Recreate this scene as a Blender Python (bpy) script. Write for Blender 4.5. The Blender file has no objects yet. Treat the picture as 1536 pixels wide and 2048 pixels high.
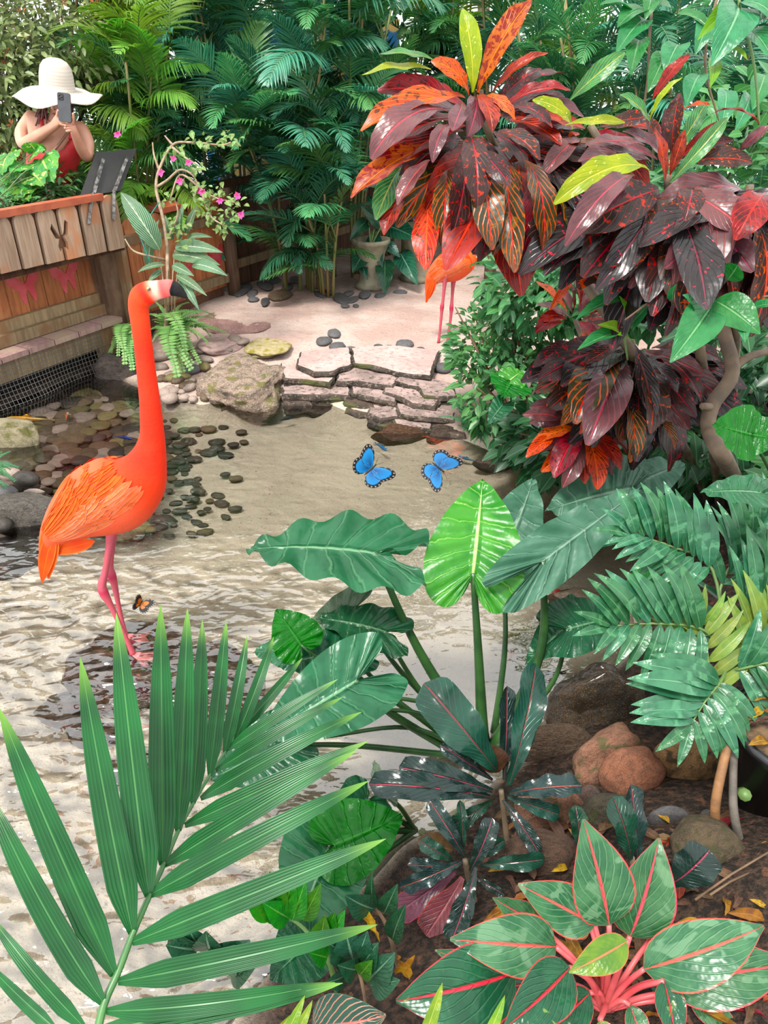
import bpy, bmesh, math, random
import numpy as np
from mathutils import Vector, Matrix, noise
from mathutils.bvhtree import BVHTree

random.seed(7)
RNG = random.Random(11)
SC = bpy.context.scene
COL = SC.collection

# ------------------------------------------------------------------ camera
PITCH = math.radians(31.0)
CAMZ = 1.75
FPX = 26.0 / 36.0 * 2048.0
cam_data = bpy.data.cameras.new('camera')
cam_data.sensor_fit = 'VERTICAL'
cam_data.sensor_height = 36.0
cam_data.lens = 26.0
cam_data.clip_start = 0.02
cam = bpy.data.objects.new('camera', cam_data)
COL.objects.link(cam)
cam.location = (0, 0, CAMZ)
cam.rotation_euler = (math.pi / 2 - PITCH, 0, 0)
SC.camera = cam

# ------------------------------------------------------------------ world, sun, exposure
SKY_STRENGTH = 2.35
world = bpy.data.worlds.new('World')
SC.world = world
world.use_nodes = True
wn = world.node_tree
wn.nodes['Background'].inputs['Color'].default_value = (0.98, 0.99, 1.0, 1)
wn.nodes['Background'].inputs['Strength'].default_value = SKY_STRENGTH

sun_data = bpy.data.lights.new('sun', 'SUN')
sun_data.energy = 5.2
sun_data.angle = math.radians(14)
sun_data.color = (1.0, 0.96, 0.90)
sun = bpy.data.objects.new('sun', sun_data)
COL.objects.link(sun)
sun.rotation_euler = (math.radians(24), math.radians(-16), 0)   # high, behind the camera, a little to the left

SC.view_settings.view_transform = 'Standard'
SC.view_settings.look = 'None'
SC.view_settings.gamma = 1.0
SC.view_settings.use_curve_mapping = False
SC.view_settings.exposure = 0.22
SC.cycles.max_bounces = 5
SC.cycles.diffuse_bounces = 2
SC.cycles.glossy_bounces = 2
SC.cycles.transmission_bounces = 3
SC.cycles.transparent_max_bounces = 10
SC.cycles.sample_clamp_indirect = 4.0
SC.cycles.use_denoising = True
SC.cycles.use_adaptive_sampling = True
SC.cycles.adaptive_threshold = 0.03

# ------------------------------------------------------------------ survey helpers (photo point -> place in the world)
CAM = Vector((0, 0, CAMZ))
FWD = Vector((0, math.cos(PITCH), -math.sin(PITCH)))
UPV = Vector((0, math.sin(PITCH), math.cos(PITCH)))
RGT = Vector((1, 0, 0))

def ray(px, py):
    return RGT * ((px - 768.0) / FPX) + UPV * ((1024.0 - py) / FPX) + FWD
def V(px, py, d):
    return CAM + ray(px, py) * d
def G(px, py, z=0.0):
    r = ray(px, py)
    return CAM + r * ((z - CAMZ) / r.z)
def AtY(px, py, y):
    r = ray(px, py)
    return CAM + r * (y / r.y)
def depth_of(p):
    return (p - CAM).dot(FWD)

# ------------------------------------------------------------------ object helpers
def tag(o, label=None, cat=None, group=None, kind=None):
    if label: o['label'] = label
    if cat: o['category'] = cat
    if group: o['group'] = group
    if kind: o['kind'] = kind
    return o

def thing(name, loc, label, cat, group=None, kind=None):
    o = bpy.data.objects.new(name, None)
    COL.objects.link(o)
    o.location = loc
    o.empty_display_size = 0.05
    return tag(o, label, cat, group, kind)

def ob(name, me, parent=None, mw=None):
    o = bpy.data.objects.new(name, me)
    COL.objects.link(o)
    if mw is not None:
        o.matrix_basis = mw
    if parent is not None:
        o.parent = parent
        o.matrix_parent_inverse = parent.matrix_basis.inverted()   # every matrix here is given in world space
    return o

def mk(name, verts, faces, mat, uvs=None, smooth=True, cols=None, midx=None):
    me = bpy.data.meshes.new(name)
    me.from_pydata([tuple(v) for v in verts], [], faces)
    mats = mat if isinstance(mat, (list, tuple)) else [mat]
    for m in mats:
        me.materials.append(m)
    if uvs is not None:
        uvl = me.uv_layers.new(name='UVMap')
        idx = np.empty(len(me.loops), dtype=np.int32)
        me.loops.foreach_get('vertex_index', idx)
        arr = np.asarray(uvs, dtype=np.float32)[idx]
        uvl.data.foreach_set('uv', arr.ravel())
    if cols is not None:
        ca = me.color_attributes.new('Col', 'FLOAT_COLOR', 'POINT')
        c = np.ones((len(verts), 4), dtype=np.float32)
        c[:, :3] = np.asarray(cols, dtype=np.float32)
        ca.data.foreach_set('color', c.ravel())
    if smooth:
        me.polygons.foreach_set('use_smooth', [True] * len(me.polygons))
    if midx is not None:
        me.polygons.foreach_set('material_index', midx)
    me.update()
    return me

class MB:
    """collects geometry for one mesh"""
    def __init__(s):
        s.v, s.f, s.uv, s.mi, s.c = [], [], [], [], []
    def add(s, v, f, uv=None, mi=0, col=(1, 1, 1)):
        o = len(s.v)
        s.v += [Vector(p) for p in v]
        s.f += [tuple(i + o for i in q) for q in f]
        s.uv += (uv if uv is not None else [(0.5, 0.5)] * len(v))
        s.mi += [mi] * len(f)
        s.c += (col if isinstance(col, list) else [col] * len(v))
        return s
    def box(s, c, size, rot=None, mi=0):
        hx, hy, hz = size[0] / 2, size[1] / 2, size[2] / 2
        vs = [Vector((x, y, z)) for x in (-hx, hx) for y in (-hy, hy) for z in (-hz, hz)]
        if rot is not None:
            vs = [rot @ p for p in vs]
        vs = [p + Vector(c) for p in vs]
        return s.add(vs, [(0, 1, 3, 2), (4, 6, 7, 5), (0, 4, 5, 1), (2, 3, 7, 6), (0, 2, 6, 4), (1, 5, 7, 3)], mi=mi)
    def build(s, name, mat, parent=None, smooth=True, cols=False, mw=None):
        me = mk(name, s.v, s.f, mat, s.uv, smooth, s.c if cols else None, s.mi if isinstance(mat, (list, tuple)) else None)
        return ob(name, me, parent, mw)

def catmull(pts, n):
    """resample a list of equal-length tuples with a Catmull-Rom spline, n samples per span"""
    P = [np.array(p, dtype=float) for p in pts]
    P = [2 * P[0] - P[1]] + P + [2 * P[-1] - P[-2]]
    out = []
    for i in range(1, len(P) - 2):
        for k in range(n):
            t = k / n
            a, b, c, d = P[i - 1], P[i], P[i + 1], P[i + 2]
            out.append(0.5 * ((2 * b) + (-a + c) * t + (2 * a - 5 * b + 4 * c - d) * t * t + (-a + 3 * b - 3 * c + d) * t ** 3))
    out.append(P[-2])
    return out

def loft(pts, radii, n=10, lat=None, side=None, caps=True):
    """tube along pts; radii a list of (radius in the bending plane, lateral radius) or numbers; side = fixed lateral axis"""
    pts = [Vector(p) for p in pts]
    vs, fs, uv = [], [], []
    m = len(pts)
    L = 0.0
    prev = None
    for i, p in enumerate(pts):
        t = (pts[min(i + 1, m - 1)] - pts[max(i - 1, 0)])
        if t.length < 1e-9: t = Vector((0, 0, 1))
        t.normalize()
        if side is not None:
            s = Vector(side); s = (s - t * s.dot(t))
            if s.length < 1e-6: s = Vector((1, 0, 0))
            s.normalize()
        else:
            if prev is None:
                s = t.cross(Vector((0, 0, 1)))
                if s.length < 0.1: s = t.cross(Vector((1, 0, 0)))
            else:
                s = prev - t * prev.dot(t)
            s.normalize(); prev = s
        u = t.cross(s)
        r = radii[i]
        a, b = (r if isinstance(r, (tuple, list)) else (r, r))
        if i: L += (p - pts[i - 1]).length
        for k in range(n):
            ang = 2 * math.pi * k / n
            vs.append(p + u * (a * math.cos(ang)) + s * (b * math.sin(ang)))
            uv.append((k / n, L))
    for i in range(m - 1):
        for k in range(n):
            k2 = (k + 1) % n
            fs.append((i * n + k, i * n + k2, (i + 1) * n + k2, (i + 1) * n + k))
    if caps:
        fs.append(tuple(range(n - 1, -1, -1)))
        fs.append(tuple((m - 1) * n + k for k in range(n)))
    return vs, fs, uv

def tube(mb, pts, r0, r1=None, n=7, mi=0):
    m = len(pts)
    r1 = r0 if r1 is None else r1
    v, f, uv = loft(pts, [r0 + (r1 - r0) * i / max(1, m - 1) for i in range(m)], n)
    return mb.add(v, f, uv, mi)

def extrude_poly(pts2, thick, bevel=0.0):
    """closed 2D outline (x,z) -> slab with front at y=0 and back at y=thick; inset-bevelled front edge"""
    n = len(pts2)
    cx = sum(p[0] for p in pts2) / n; cz = sum(p[1] for p in pts2) / n
    vs, fs = [], []
    def ring(y, ins):
        for (x, z) in pts2:
            dx, dz = cx - x, cz - z
            l = math.hypot(dx, dz) or 1
            vs.append(Vector((x + dx / l * ins, y, z + dz / l * ins)))
    ring(0, bevel); ring(bevel, 0); ring(thick, 0)
    for r in range(2):
        for i in range(n):
            j = (i + 1) % n
            fs.append((r * n + i, (r + 1) * n + i, (r + 1) * n + j, r * n + j))
    return vs, fs, [tuple(range(n)), tuple(range(3 * n - 1, 2 * n - 1, -1))]

# ------------------------------------------------------------------ material helpers
ALBEDO = 0.6        # picture tones are brighter than the surfaces themselves
def lin(r, g=None, b=None):
    if g is None: r, g, b = r
    f = lambda c: (c / 255 / 12.92) if c / 255 <= 0.04045 else ((c / 255 + 0.055) / 1.055) ** 2.4
    return (f(r) * ALBEDO, f(g) * ALBEDO, f(b) * ALBEDO, 1.0)

class NB:
    def __init__(s, name):
        s.m = bpy.data.materials.new(name)
        s.m.use_nodes = True
        s.t = s.m.node_tree
        s.t.nodes.clear()
        s.out = s.t.nodes.new('ShaderNodeOutputMaterial')
    def n(s, typ, **kw):
        nd = s.t.nodes.new(typ)
        for k, v in kw.items(): setattr(nd, k, v)
        return nd
    def link(s, a, b): s.t.links.new(a, b)
    def put(s, sock, v):
        if hasattr(v, 'is_linked') or hasattr(v, 'links'): s.link(v, sock)
        else: sock.default_value = v
    def math(s, op, a, b=0.0, c=None, clamp=False):
        nd = s.n('ShaderNodeMath', operation=op, use_clamp=clamp)
        s.put(nd.inputs[0], a); s.put(nd.inputs[1], b)
        if c is not None: s.put(nd.inputs[2], c)
        return nd.outputs[0]
    def ss(s, x, lo, hi):
        nd = s.n('ShaderNodeMapRange', interpolation_type='SMOOTHSTEP')
        s.put(nd.inputs[0], x); s.put(nd.inputs[1], lo); s.put(nd.inputs[2], hi)
        nd.inputs[3].default_value = 0; nd.inputs[4].default_value = 1
        return nd.outputs[0]
    def mix(s, f, a, b, mode='MIX'):
        nd = s.n('ShaderNodeMix', data_type='RGBA', blend_type=mode)
        s.put(nd.inputs['Factor'], f); s.put(nd.inputs[6], a); s.put(nd.inputs[7], b)
        return nd.outputs[2]
    def noise(s, vec, scale, detail=3.0, rough=0.55, dist=0.0, dim='3D'):
        nd = s.n('ShaderNodeTexNoise', noise_dimensions=dim)
        if vec is not None: s.link(vec, nd.inputs['Vector'])
        nd.inputs['Scale'].default_value = scale; nd.inputs['Detail'].default_value = detail
        nd.inputs['Roughness'].default_value = rough; nd.inputs['Distortion'].default_value = dist
        return nd.outputs[0]
    def vor(s, vec, scale, feature='F1', out='Distance'):
        nd = s.n('ShaderNodeTexVoronoi', feature=feature)
        if vec is not None: s.link(vec, nd.inputs['Vector'])
        nd.inputs['Scale'].default_value = scale
        return nd.outputs[out]
    def coord(s, which='Object'): return s.n('ShaderNodeTexCoord').outputs[which]
    def mapping(s, vec, scale=(1, 1, 1), rot=(0, 0, 0), loc=(0, 0, 0)):
        nd = s.n('ShaderNodeMapping'); s.link(vec, nd.inputs[0])
        nd.inputs['Scale'].default_value = scale; nd.inputs['Rotation'].default_value = rot; nd.inputs['Location'].default_value = loc
        return nd.outputs[0]
    def rnd(s): return s.n('ShaderNodeObjectInfo').outputs['Random']
    def hsv(s, c, h=0.5, sat=1.0, v=1.0):
        nd = s.n('ShaderNodeHueSaturation')
        s.put(nd.inputs['Hue'], h); s.put(nd.inputs['Saturation'], sat); s.put(nd.inputs['Value'], v); s.put(nd.inputs['Color'], c)
        return nd.outputs[0]
    def bump(s, h, strength=0.3, dist=0.01, normal=None):
        nd = s.n('ShaderNodeBump'); nd.inputs['Strength'].default_value = strength; nd.inputs['Distance'].default_value = dist
        s.link(h, nd.inputs['Height'])
        if normal is not None: s.link(normal, nd.inputs['Normal'])
        return nd.outputs[0]
    def bsdf(s, c, rough=0.5, normal=None, spec=0.5, coat=0.0, metal=0.0, trans=0.0, tcol=None):
        p = s.n('ShaderNodeBsdfPrincipled')
        s.put(p.inputs['Base Color'], c); s.put(p.inputs['Roughness'], rough)
        p.inputs['Specular IOR Level'].default_value = spec
        p.inputs['Coat Weight'].default_value = coat; p.inputs['Coat Roughness'].default_value = 0.15
        p.inputs['Metallic'].default_value = metal
        if normal is not None: s.link(normal, p.inputs['Normal'])
        sh = p.outputs[0]
        if trans > 0:
            t = s.n('ShaderNodeBsdfTranslucent'); s.put(t.inputs[0], tcol if tcol is not None else c)
            mx = s.n('ShaderNodeMixShader'); mx.inputs[0].default_value = trans
            s.link(sh, mx.inputs[1]); s.link(t.outputs[0], mx.inputs[2]); sh = mx.outputs[0]
        s.link(sh, s.out.inputs[0])
        return s.m

def plain(name, c, rough=0.6, var=0.12, scale=20, bump=0.0, spec=0.5, c2=None, metal=0.0, coat=0.0, rv=0.0):
    b = NB(name)
    co = b.coord()
    nz = b.noise(co, scale, 4)
    cc = lin(c); dd = lin(c2) if c2 else tuple(min(1, x * (1 - 2 * var)) for x in cc[:3]) + (1,)
    col = b.mix(b.ss(nz, 0.35, 0.68), cc, dd)
    if rv: col = b.hsv(col, 0.5, 1.0, b.math('MULTIPLY_ADD', b.rnd(), 2 * rv, 1 - rv))
    nm = b.bump(nz, bump, 0.01) if bump else None
    return b.bsdf(col, rough, nm, spec, coat, metal)

def leaf_mat(name, base, base2=None, mid=None, midw=0.06, vein=None, nv=9, vk=0.35, veinw=0.16, veinf=1.0, edge=None, edgew=0.88,
             spot=None, spotscale=14.0, spotthr=0.55, spot2=None, rough=0.35, trans=0.22, rv=0.18, rh=0.02, coat=0.0, relief=0.35, wobble=0.5, spec=0.32):
    """leaf colouring from the leaf's own across / along coordinates"""
    b = NB(name)
    uv = b.n('ShaderNodeUVMap').outputs[0]
    sx = b.n('ShaderNodeSeparateXYZ'); b.link(uv, sx.inputs[0])
    u, v = sx.outputs[0], sx.outputs[1]
    a = b.math('ABSOLUTE', b.math('MULTIPLY_ADD', u, 2.0, -1.0))
    co = b.coord('Object')
    rnd = b.rnd()
    off = b.n('ShaderNodeCombineXYZ'); b.link(b.math('MULTIPLY', rnd, 37.0), off.inputs[0])
    vadd = b.n('ShaderNodeVectorMath', operation='ADD'); b.link(co, vadd.inputs[0]); b.link(off.outputs[0], vadd.inputs[1])
    pos = vadd.outputs[0]
    nz = b.noise(pos, 4.0, 3)
    c = b.mix(b.ss(nz, 0.35, 0.65), lin(base), lin(base2 or base))
    wob = b.math('MULTIPLY', b.noise(pos, 7.0, 2), wobble)
    ph = b.math('FRACT', b.math('ADD', wob, b.math('SUBTRACT', b.math('MULTIPLY', v, float(nv)), b.math('MULTIPLY', a, vk * nv))))
    tri = b.math('ABSOLUTE', b.math('MULTIPLY_ADD', ph, 2.0, -1.0))       # 1 at the vein, 0 between
    vm = b.ss(tri, 1.0 - veinw * 2, 1.0 - veinw * 0.3)
    if spot:
        sn = b.noise(pos, spotscale, 2, 0.6, 0.6)
        c = b.mix(b.ss(sn, spotthr, spotthr + 0.05), c, lin(spot))
    if spot2:
        sn2 = b.noise(pos, spotscale * 0.45, 2, 0.5, 0.4)
        c = b.mix(b.ss(sn2, spotthr + 0.02, spotthr + 0.08), c, lin(spot2))
    if vein:
        c = b.mix(b.math('MULTIPLY', vm, veinf), c, lin(vein))
    if edge: c = b.mix(b.ss(a, edgew, min(0.995, edgew + 0.05)), c, lin(edge))
    if mid: c = b.mix(b.ss(a, midw * 1.3, midw * 0.6), c, lin(mid))
    c = b.hsv(c, b.math('MULTIPLY_ADD', rnd, 2 * rh, 0.5 - rh), 1.08, b.math('MULTIPLY_ADD', rnd, 2 * rv, 1 - rv))
    h = b.math('SUBTRACT', b.math('MULTIPLY', nz, 0.6), b.math('ADD', b.math('MULTIPLY', vm, 0.5), b.ss(a, 0.12, 0.0)))
    nm = b.bump(h, relief, 0.02) if relief else None
    return b.bsdf(c, rough, nm, spec, coat, 0.0, trans, b.hsv(c, 0.49, 1.1, 1.35))

# ------------------------------------------------------------------ leaf shapes
def leaf_mesh(name, mat, prof, nu=3, nv=14, fold=0.25, bend=0.5, wave=0.0, wfreq=5.0, seed=0, rib=0.0, nrib=9, twist=0.0, bendp=1.0):
    """blade of length 1 from the origin along +Y, bulging to +Z. prof(t) = half width"""
    rr = random.Random(seed)
    ph1, ph2 = rr.uniform(0, 6.28), rr.uniform(0, 6.28)
    y = z = 0.0
    cl = [(0.0, 0.0, 0.0)]
    for i in range(1, nv + 1):
        t = (i - 0.5) / nv
        ang = bend * (0.5 - t ** bendp)
        y += math.cos(ang) / nv; z += math.sin(ang) / nv
        cl.append((y, z, bend * (0.5 - (i / nv) ** bendp)))
    ca = math.atan2(z, y); L = math.hypot(y, z)
    vs, uv, fs = [], [], []
    W = 2 * nu + 1
    for i, (yy, zz, ang) in enumerate(cl):
        Y = (yy * math.cos(ca) + zz * math.sin(ca)) / L
        Z = (-yy * math.sin(ca) + zz * math.cos(ca)) / L
        an = ang - ca
        t = i / nv
        w = prof(t)
        tw = twist * t
        for k in range(W):
            u = (k - nu) / nu
            x = u * w
            h = abs(u) * w * fold
            sd = 1 if u > 0 else -1
            h += wave * abs(u) ** 2 * math.sin(wfreq * 6.283 * t + (ph1 if sd > 0 else ph2)) * min(1, w * 12)
            if rib: h -= rib * math.cos(6.283 * nrib * (t - 0.35 * abs(u))) * abs(u) * (1 - abs(u) * 0.6)
            xx, hh = x * math.cos(tw) - h * math.sin(tw), x * math.sin(tw) + h * math.cos(tw)
            vs.append((xx, Y - hh * math.sin(an), Z + hh * math.cos(an)))
            uv.append((0.5 + u / 2, t))
    for i in range(nv):
        for k in range(W - 1):
            a0 = i * W + k
            fs.append((a0, a0 + 1, a0 + W + 1, a0 + W))
    return mk(name, vs, fs, mat, uv)

def lobed_mesh(name, mat, outline, nu=5, n=6, cup=0.12, droop=0.35, wave=0.03, wfreq=7, seed=0, rib=0.017, nrib=11, split=0.32):
    """heart or arrow shaped blade: origin where the stalk joins, tip at +Y. outline = half outline from the notch to the tip"""
    rr = random.Random(seed)
    out = catmull(outline, n)
    m = len(out)
    vs, uv, fs = [], [], []
    for sgn in (-1, 1):
        ph = rr.uniform(0, 6.28)
        base = len(vs)
        for i, o in enumerate(out):
            t = i / (m - 1)
            my = max(0.0, (t - split) / (1 - split)) ** 1.15
            for k in range(nu + 1):
                u = k / nu
                x = o[0] * u
                y = my + (o[1] - my) * u
                r2 = x * x + y * y
                z = cup * abs(x) * (1.2 - abs(x)) - droop * (y * y if y > 0 else 0.8 * y * y) * 0.7 - 0.25 * droop * x * x
                z += wave * u ** 3 * math.sin(wfreq * 6.283 * t + ph) - rib * math.cos(6.283 * nrib * t) * math.sin(math.pi * min(1, u * 0.95)) 
                vs.append((x * sgn, y, z)); uv.append((0.5 + sgn * u / 2, t))
        for i in range(m - 1):
            for k in range(nu):
                a0 = base + i * (nu + 1) + k
                q = (a0, a0 + nu + 1, a0 + nu + 2, a0 + 1)
                fs.append(q if sgn > 0 else q[::-1])
    # put the tip back on +Y at distance 1
    tip = Vector((0, out[-1][1], -droop * 0.7))
    ang = math.atan2(tip.z, tip.y); L = tip.length
    c, s = math.cos(-ang), math.sin(-ang)
    vs = [(x / L, (y * c - z * s) / L, (y * s + z * c) / L) for x, y, z in vs]
    return mk(name, vs, fs, mat, uv)

def place(name, me, base, tip, up, parent=None, ws=1.0, roll=0.0, zs=1.0):
    base, tip = Vector(base), Vector(tip)
    y = tip - base; L = y.length; y.normalize()
    z = Vector(up); z = z - y * z.dot(y)
    if z.length < 1e-4: z = Vector((0, -1, 0.3)); z = z - y * z.dot(y)
    z.normalize(); x = y.cross(z)
    if roll:
        c, s = math.cos(roll), math.sin(roll)
        x, z = x * c + z * s, z * c - x * s
    m = Matrix(((x.x * L * ws, y.x * L, z.x * L * zs, base.x), (x.y * L * ws, y.y * L, z.y * L * zs, base.y), (x.z * L * ws, y.z * L, z.z * L * zs, base.z), (0, 0, 0, 1)))
    return ob(name, me, parent, m)

CACHE = {}
def cached(key, fn):
    if key not in CACHE: CACHE[key] = fn()
    return CACHE[key]

P_LANCE = lambda w: (lambda t: w * max(0.02, math.sin(math.pi * min(1, t ** 0.75))) ** 0.85)
P_OBOV = lambda w: (lambda t: w * max(0.05, math.sin(math.pi * min(1, t ** 1.25))) ** 0.75)
P_OVATE = lambda w: (lambda t: w * max(0.03, math.sin(math.pi * min(1, t ** 0.72))) ** 0.9)
P_SPOON = lambda w: (lambda t: w * (0.16 + 0.84 * min(1, (t / 0.55)) ** 1.3) * (1 - max(0, (t - 0.82) / 0.18) ** 2.6) ** 0.5 if t < 0.999 else 0.004)
P_STRAP = lambda w: (lambda t: w * min(1, 0.25 + t * 4.0) * (1 - t ** 3.5) ** 0.9 + 0.0005)
def curve_pts(pts, n=6):
    return [Vector(p) for p in catmull([tuple(p) for p in pts], n)]
# ================================================================== SETTING
# ------------------------------------------------------------------ ground: pond bed, beach and banks in one relief
POND = [G(*p) for p in [(-420, 900), (-150, 868), (0, 812), (100, 775), (185, 742), (260, 770), (330, 792), (400, 812), (470, 800), (560, 792), (640, 800),
        (700, 828), (780, 846), (880, 864), (960, 892), (1050, 936), (1130, 980), (1265, 1065), (1350, 1150), (1265, 1225), (1265, 1300), (1210, 1345), (1160, 1440),
        (1080, 1500), (1000, 1545), (905, 1640), (800, 1690), (735, 1760), (640, 1830), (560, 1900), (490, 1985), (440, 2080), (380, 2300), (0, 2500), (-900, 2500), (-1500, 1500)]]
PP = np.array([(p.x, p.y) for p in POND])

def pond_sd(x, y):
    """signed distance to the shore, negative in the pond"""
    x = np.asarray(x, float); y = np.asarray(y, float)
    d = np.full(x.shape, 1e9); ins = np.zeros(x.shape, bool)
    n = len(PP)
    for i in range(n):
        ax, ay = PP[i]; bx, by = PP[(i + 1) % n]
        ex, ey = bx - ax, by - ay
        t = np.clip(((x - ax) * ex + (y - ay) * ey) / (ex * ex + ey * ey + 1e-12), 0, 1)
        d = np.minimum(d, np.hypot(x - ax - t * ex, y - ay - t * ey))
        c = ((ay > y) != (by > y)) & (x < (bx - ax) * (y - ay) / (by - ay + 1e-12) + ax)
        ins ^= c
    return np.where(ins, -d, d)

def sstep(x, a, b):
    t = np.clip((x - a) / (b - a), 0, 1); return t * t * (3 - 2 * t)

def ground_h(x, y, extra=True):
    sd = pond_sd(x, y)
    x = np.asarray(x, float); y = np.asarray(y, float)
    inside = -0.10 * sstep(-sd, -0.02, 0.16)
    bank = 0.03 + 0.10 * sstep(sd, 0.0, 1.6)
    right = sstep(x + 0.16 * y, 0.35, 0.95) * sstep(y, 4.4, 3.4)
    bank = bank + right * (0.03 + 0.12 * sstep(sd, 0.05, 0.7))
    near = sstep(y, 1.45, 0.75) * sstep(x, -0.35, 0.15)
    bank = bank + near * 0.16 * sstep(sd, 0.02, 0.35)
    return np.where(sd < 0, inside, bank * sstep(sd, -0.01, 0.10))

def gh(x, y):
    return float(ground_h(np.array([x]), np.array([y]))[0])

NX, NY = 210, 230
xs = np.linspace(-3.6, 3.6, NX); ys = np.linspace(0.15, 9.0, NY)
XX, YY = np.meshgrid(xs, ys)
HH = ground_h(XX, YY)
SD = pond_sd(XX, YY)
gv, gc = [], []
for j in range(NY):
    for i in range(NX):
        x, y, h = XX[j, i], YY[j, i], HH[j, i]
        sd = SD[j, i]
        if sd > 0.05:
            h += 0.016 * noise.noise((x * 4, y * 4, 0)) + 0.006 * noise.noise((x * 17, y * 17, 3))
        else:
            h += 0.006 * noise.noise((x * 5, y * 5, 9))
        gv.append((x, y, h))
        beach = float(sstep(sd, -0.02, 0.12))
        soil = float(sstep(x + 0.16 * y + 0.25 * noise.noise((x * 2.2, y * 2.2, 1)), 0.62, 0.86) * sstep(y, 4.5, 3.6)) * beach
        soil = max(soil, float(sstep(sd, -0.03, 0.04)) * float(sstep(x, -0.5, -0.2)) * float(sstep(y, 3.3 + 0.6 * (x - 0.7), 2.9 + 0.6 * (x - 0.7))))
        dark = float(sstep(-1.15 - x - 0.0 * y, -0.1, 0.5) * sstep(sd, -0.35, 0.1)) * (1 if y > 3.4 else 0)
        d_ = y * math.cos(PITCH) + 0.95
        ppx = 768 + x / d_ * FPX
        gravel = float(sstep(ppx + 60 * noise.noise((x * 3, y * 3, 5)), 400, 290)) * float(sstep(y, 2.55, 2.9)) * (1 - beach)
        gc.append((beach, max(soil, dark if y > 6.3 or x < -1.7 else 0), gravel))
gf = [(j * NX + i, j * NX + i + 1, (j + 1) * NX + i + 1, (j + 1) * NX + i) for j in range(NY - 1) for i in range(NX - 1)]

b = NB('ground_sand_and_soil')
co = b.coord('Object')
att = b.n('ShaderNodeAttribute', attribute_name='Col')
sp = b.n('ShaderNodeSeparateColor'); b.link(att.outputs['Color'], sp.inputs[0])
n1 = b.noise(co, 3.0, 4); n2 = b.noise(co, 55.0, 3, 0.7); n3 = b.noise(co, 170.0, 2, 0.6)
bed = b.mix(b.ss(n1, 0.3, 0.7), lin(218, 205, 183), lin(200, 187, 166))
speck = b.math('MULTIPLY', b.ss(n2, 0.62, 0.68), b.ss(b.noise(co, 6.0, 3), 0.42, 0.62))
bed = b.mix(b.math('MULTIPLY', speck, 0.75), bed, lin(92, 82, 70))
bed = b.mix(b.math('MULTIPLY', b.ss(n3, 0.6, 0.7), 0.35), bed, lin(120, 108, 92))
beach = b.mix(b.ss(n1, 0.35, 0.65), lin(216, 192, 180), lin(198, 166, 154))
beach = b.mix(b.math('MULTIPLY', b.ss(n2, 0.60, 0.66), 0.5), beach, lin(140, 112, 104))
soilc = b.mix(b.ss(n2, 0.4, 0.62), lin(34, 27, 22), lin(72, 54, 42))
soilc = b.mix(b.math('MULTIPLY', b.ss(b.noise(co, 34.0, 2), 0.62, 0.68), 0.7), soilc, lin(112, 74, 52))
vc = b.vor(co, 16.0, 'F1', 'Color'); sv = b.n('ShaderNodeSeparateColor'); b.link(vc, sv.inputs[0])
grav = b.mix(sv.outputs[0], lin(70, 58, 46), lin(124, 106, 84)); grav = b.mix(b.ss(b.vor(co, 16.0), 0.02, 0.045), grav, lin(40, 34, 28))
bed = b.mix(sp.outputs[2], bed, grav)
c = b.mix(sp.outputs[0], bed, beach); c = b.mix(sp.outputs[1], c, soilc)
hh = b.math('ADD', b.math('MULTIPLY', n2, 0.6), b.math('MULTIPLY', b.noise(co, 14.0, 3), 1.0))
M_GROUND = b.bsdf(c, 0.85, b.bump(hh, 0.8, 0.025), 0.2)
ground = ob('floor', mk('floor', gv, gf, M_GROUND, cols=gc))
tag(ground, 'beige sand pond bed rising to a pinkish sand beach and dark soil banks', kind='structure')

# ------------------------------------------------------------------ water
b = NB('pond_water')
co = b.coord('Object')
sep = b.n('ShaderNodeSeparateXYZ'); b.link(co, sep.inputs[0])
mp = b.mapping(co, (1.0, 1.7, 1.0), (0, 0, math.radians(-24)))
wave1 = b.noise(mp, 6.5, 1, 0.4, 1.0)
wave2 = b.noise(mp, 17.0, 1, 0.4, 0.8)
# the bird stirs the near water; far water by the ledge lies still
side = b.ss(b.math('ADD', sep.outputs[0], b.math('MULTIPLY', b.noise(co, 1.5, 2), 0.5)), 0.30, -0.25)
near = b.math('ADD', 0.07, b.math('MULTIPLY', b.math('MULTIPLY', b.ss(sep.outputs[1], 3.0, 1.9), side), 0.93))
h = b.math('ADD', b.math('MULTIPLY', wave1, 1.0), b.math('MULTIPLY', wave2, 0.22))
h = b.math('MULTIPLY', h, near)
nm = b.bump(h, 1.0, 0.042)
fr = b.n('ShaderNodeFresnel'); fr.inputs['IOR'].default_value = 1.95; b.link(nm, fr.inputs['Normal'])
gl = b.n('ShaderNodeBsdfGlossy'); gl.inputs['Roughness'].default_value = 0.015; b.link(nm, gl.inputs['Normal'])
gl.inputs['Color'].default_value = (1, 1, 1, 1)
tr = b.n('ShaderNodeBsdfTransparent'); tr.inputs[0].default_value = (0.97, 0.97, 0.96, 1)
mx = b.n('ShaderNodeMixShader'); b.link(fr.outputs[0], mx.inputs[0]); b.link(tr.outputs[0], mx.inputs[1]); b.link(gl.outputs[0], mx.inputs[2])
b.link(mx.outputs[0], b.out.inputs[0])
M_WATER = b.m
wv, wf = [], []
wx = np.linspace(-3.6, 1.6, 40); wy = np.linspace(0.15, 5.0, 40)
for yv in wy:
    for xv in wx: wv.append((xv, yv, 0.0))
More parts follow.
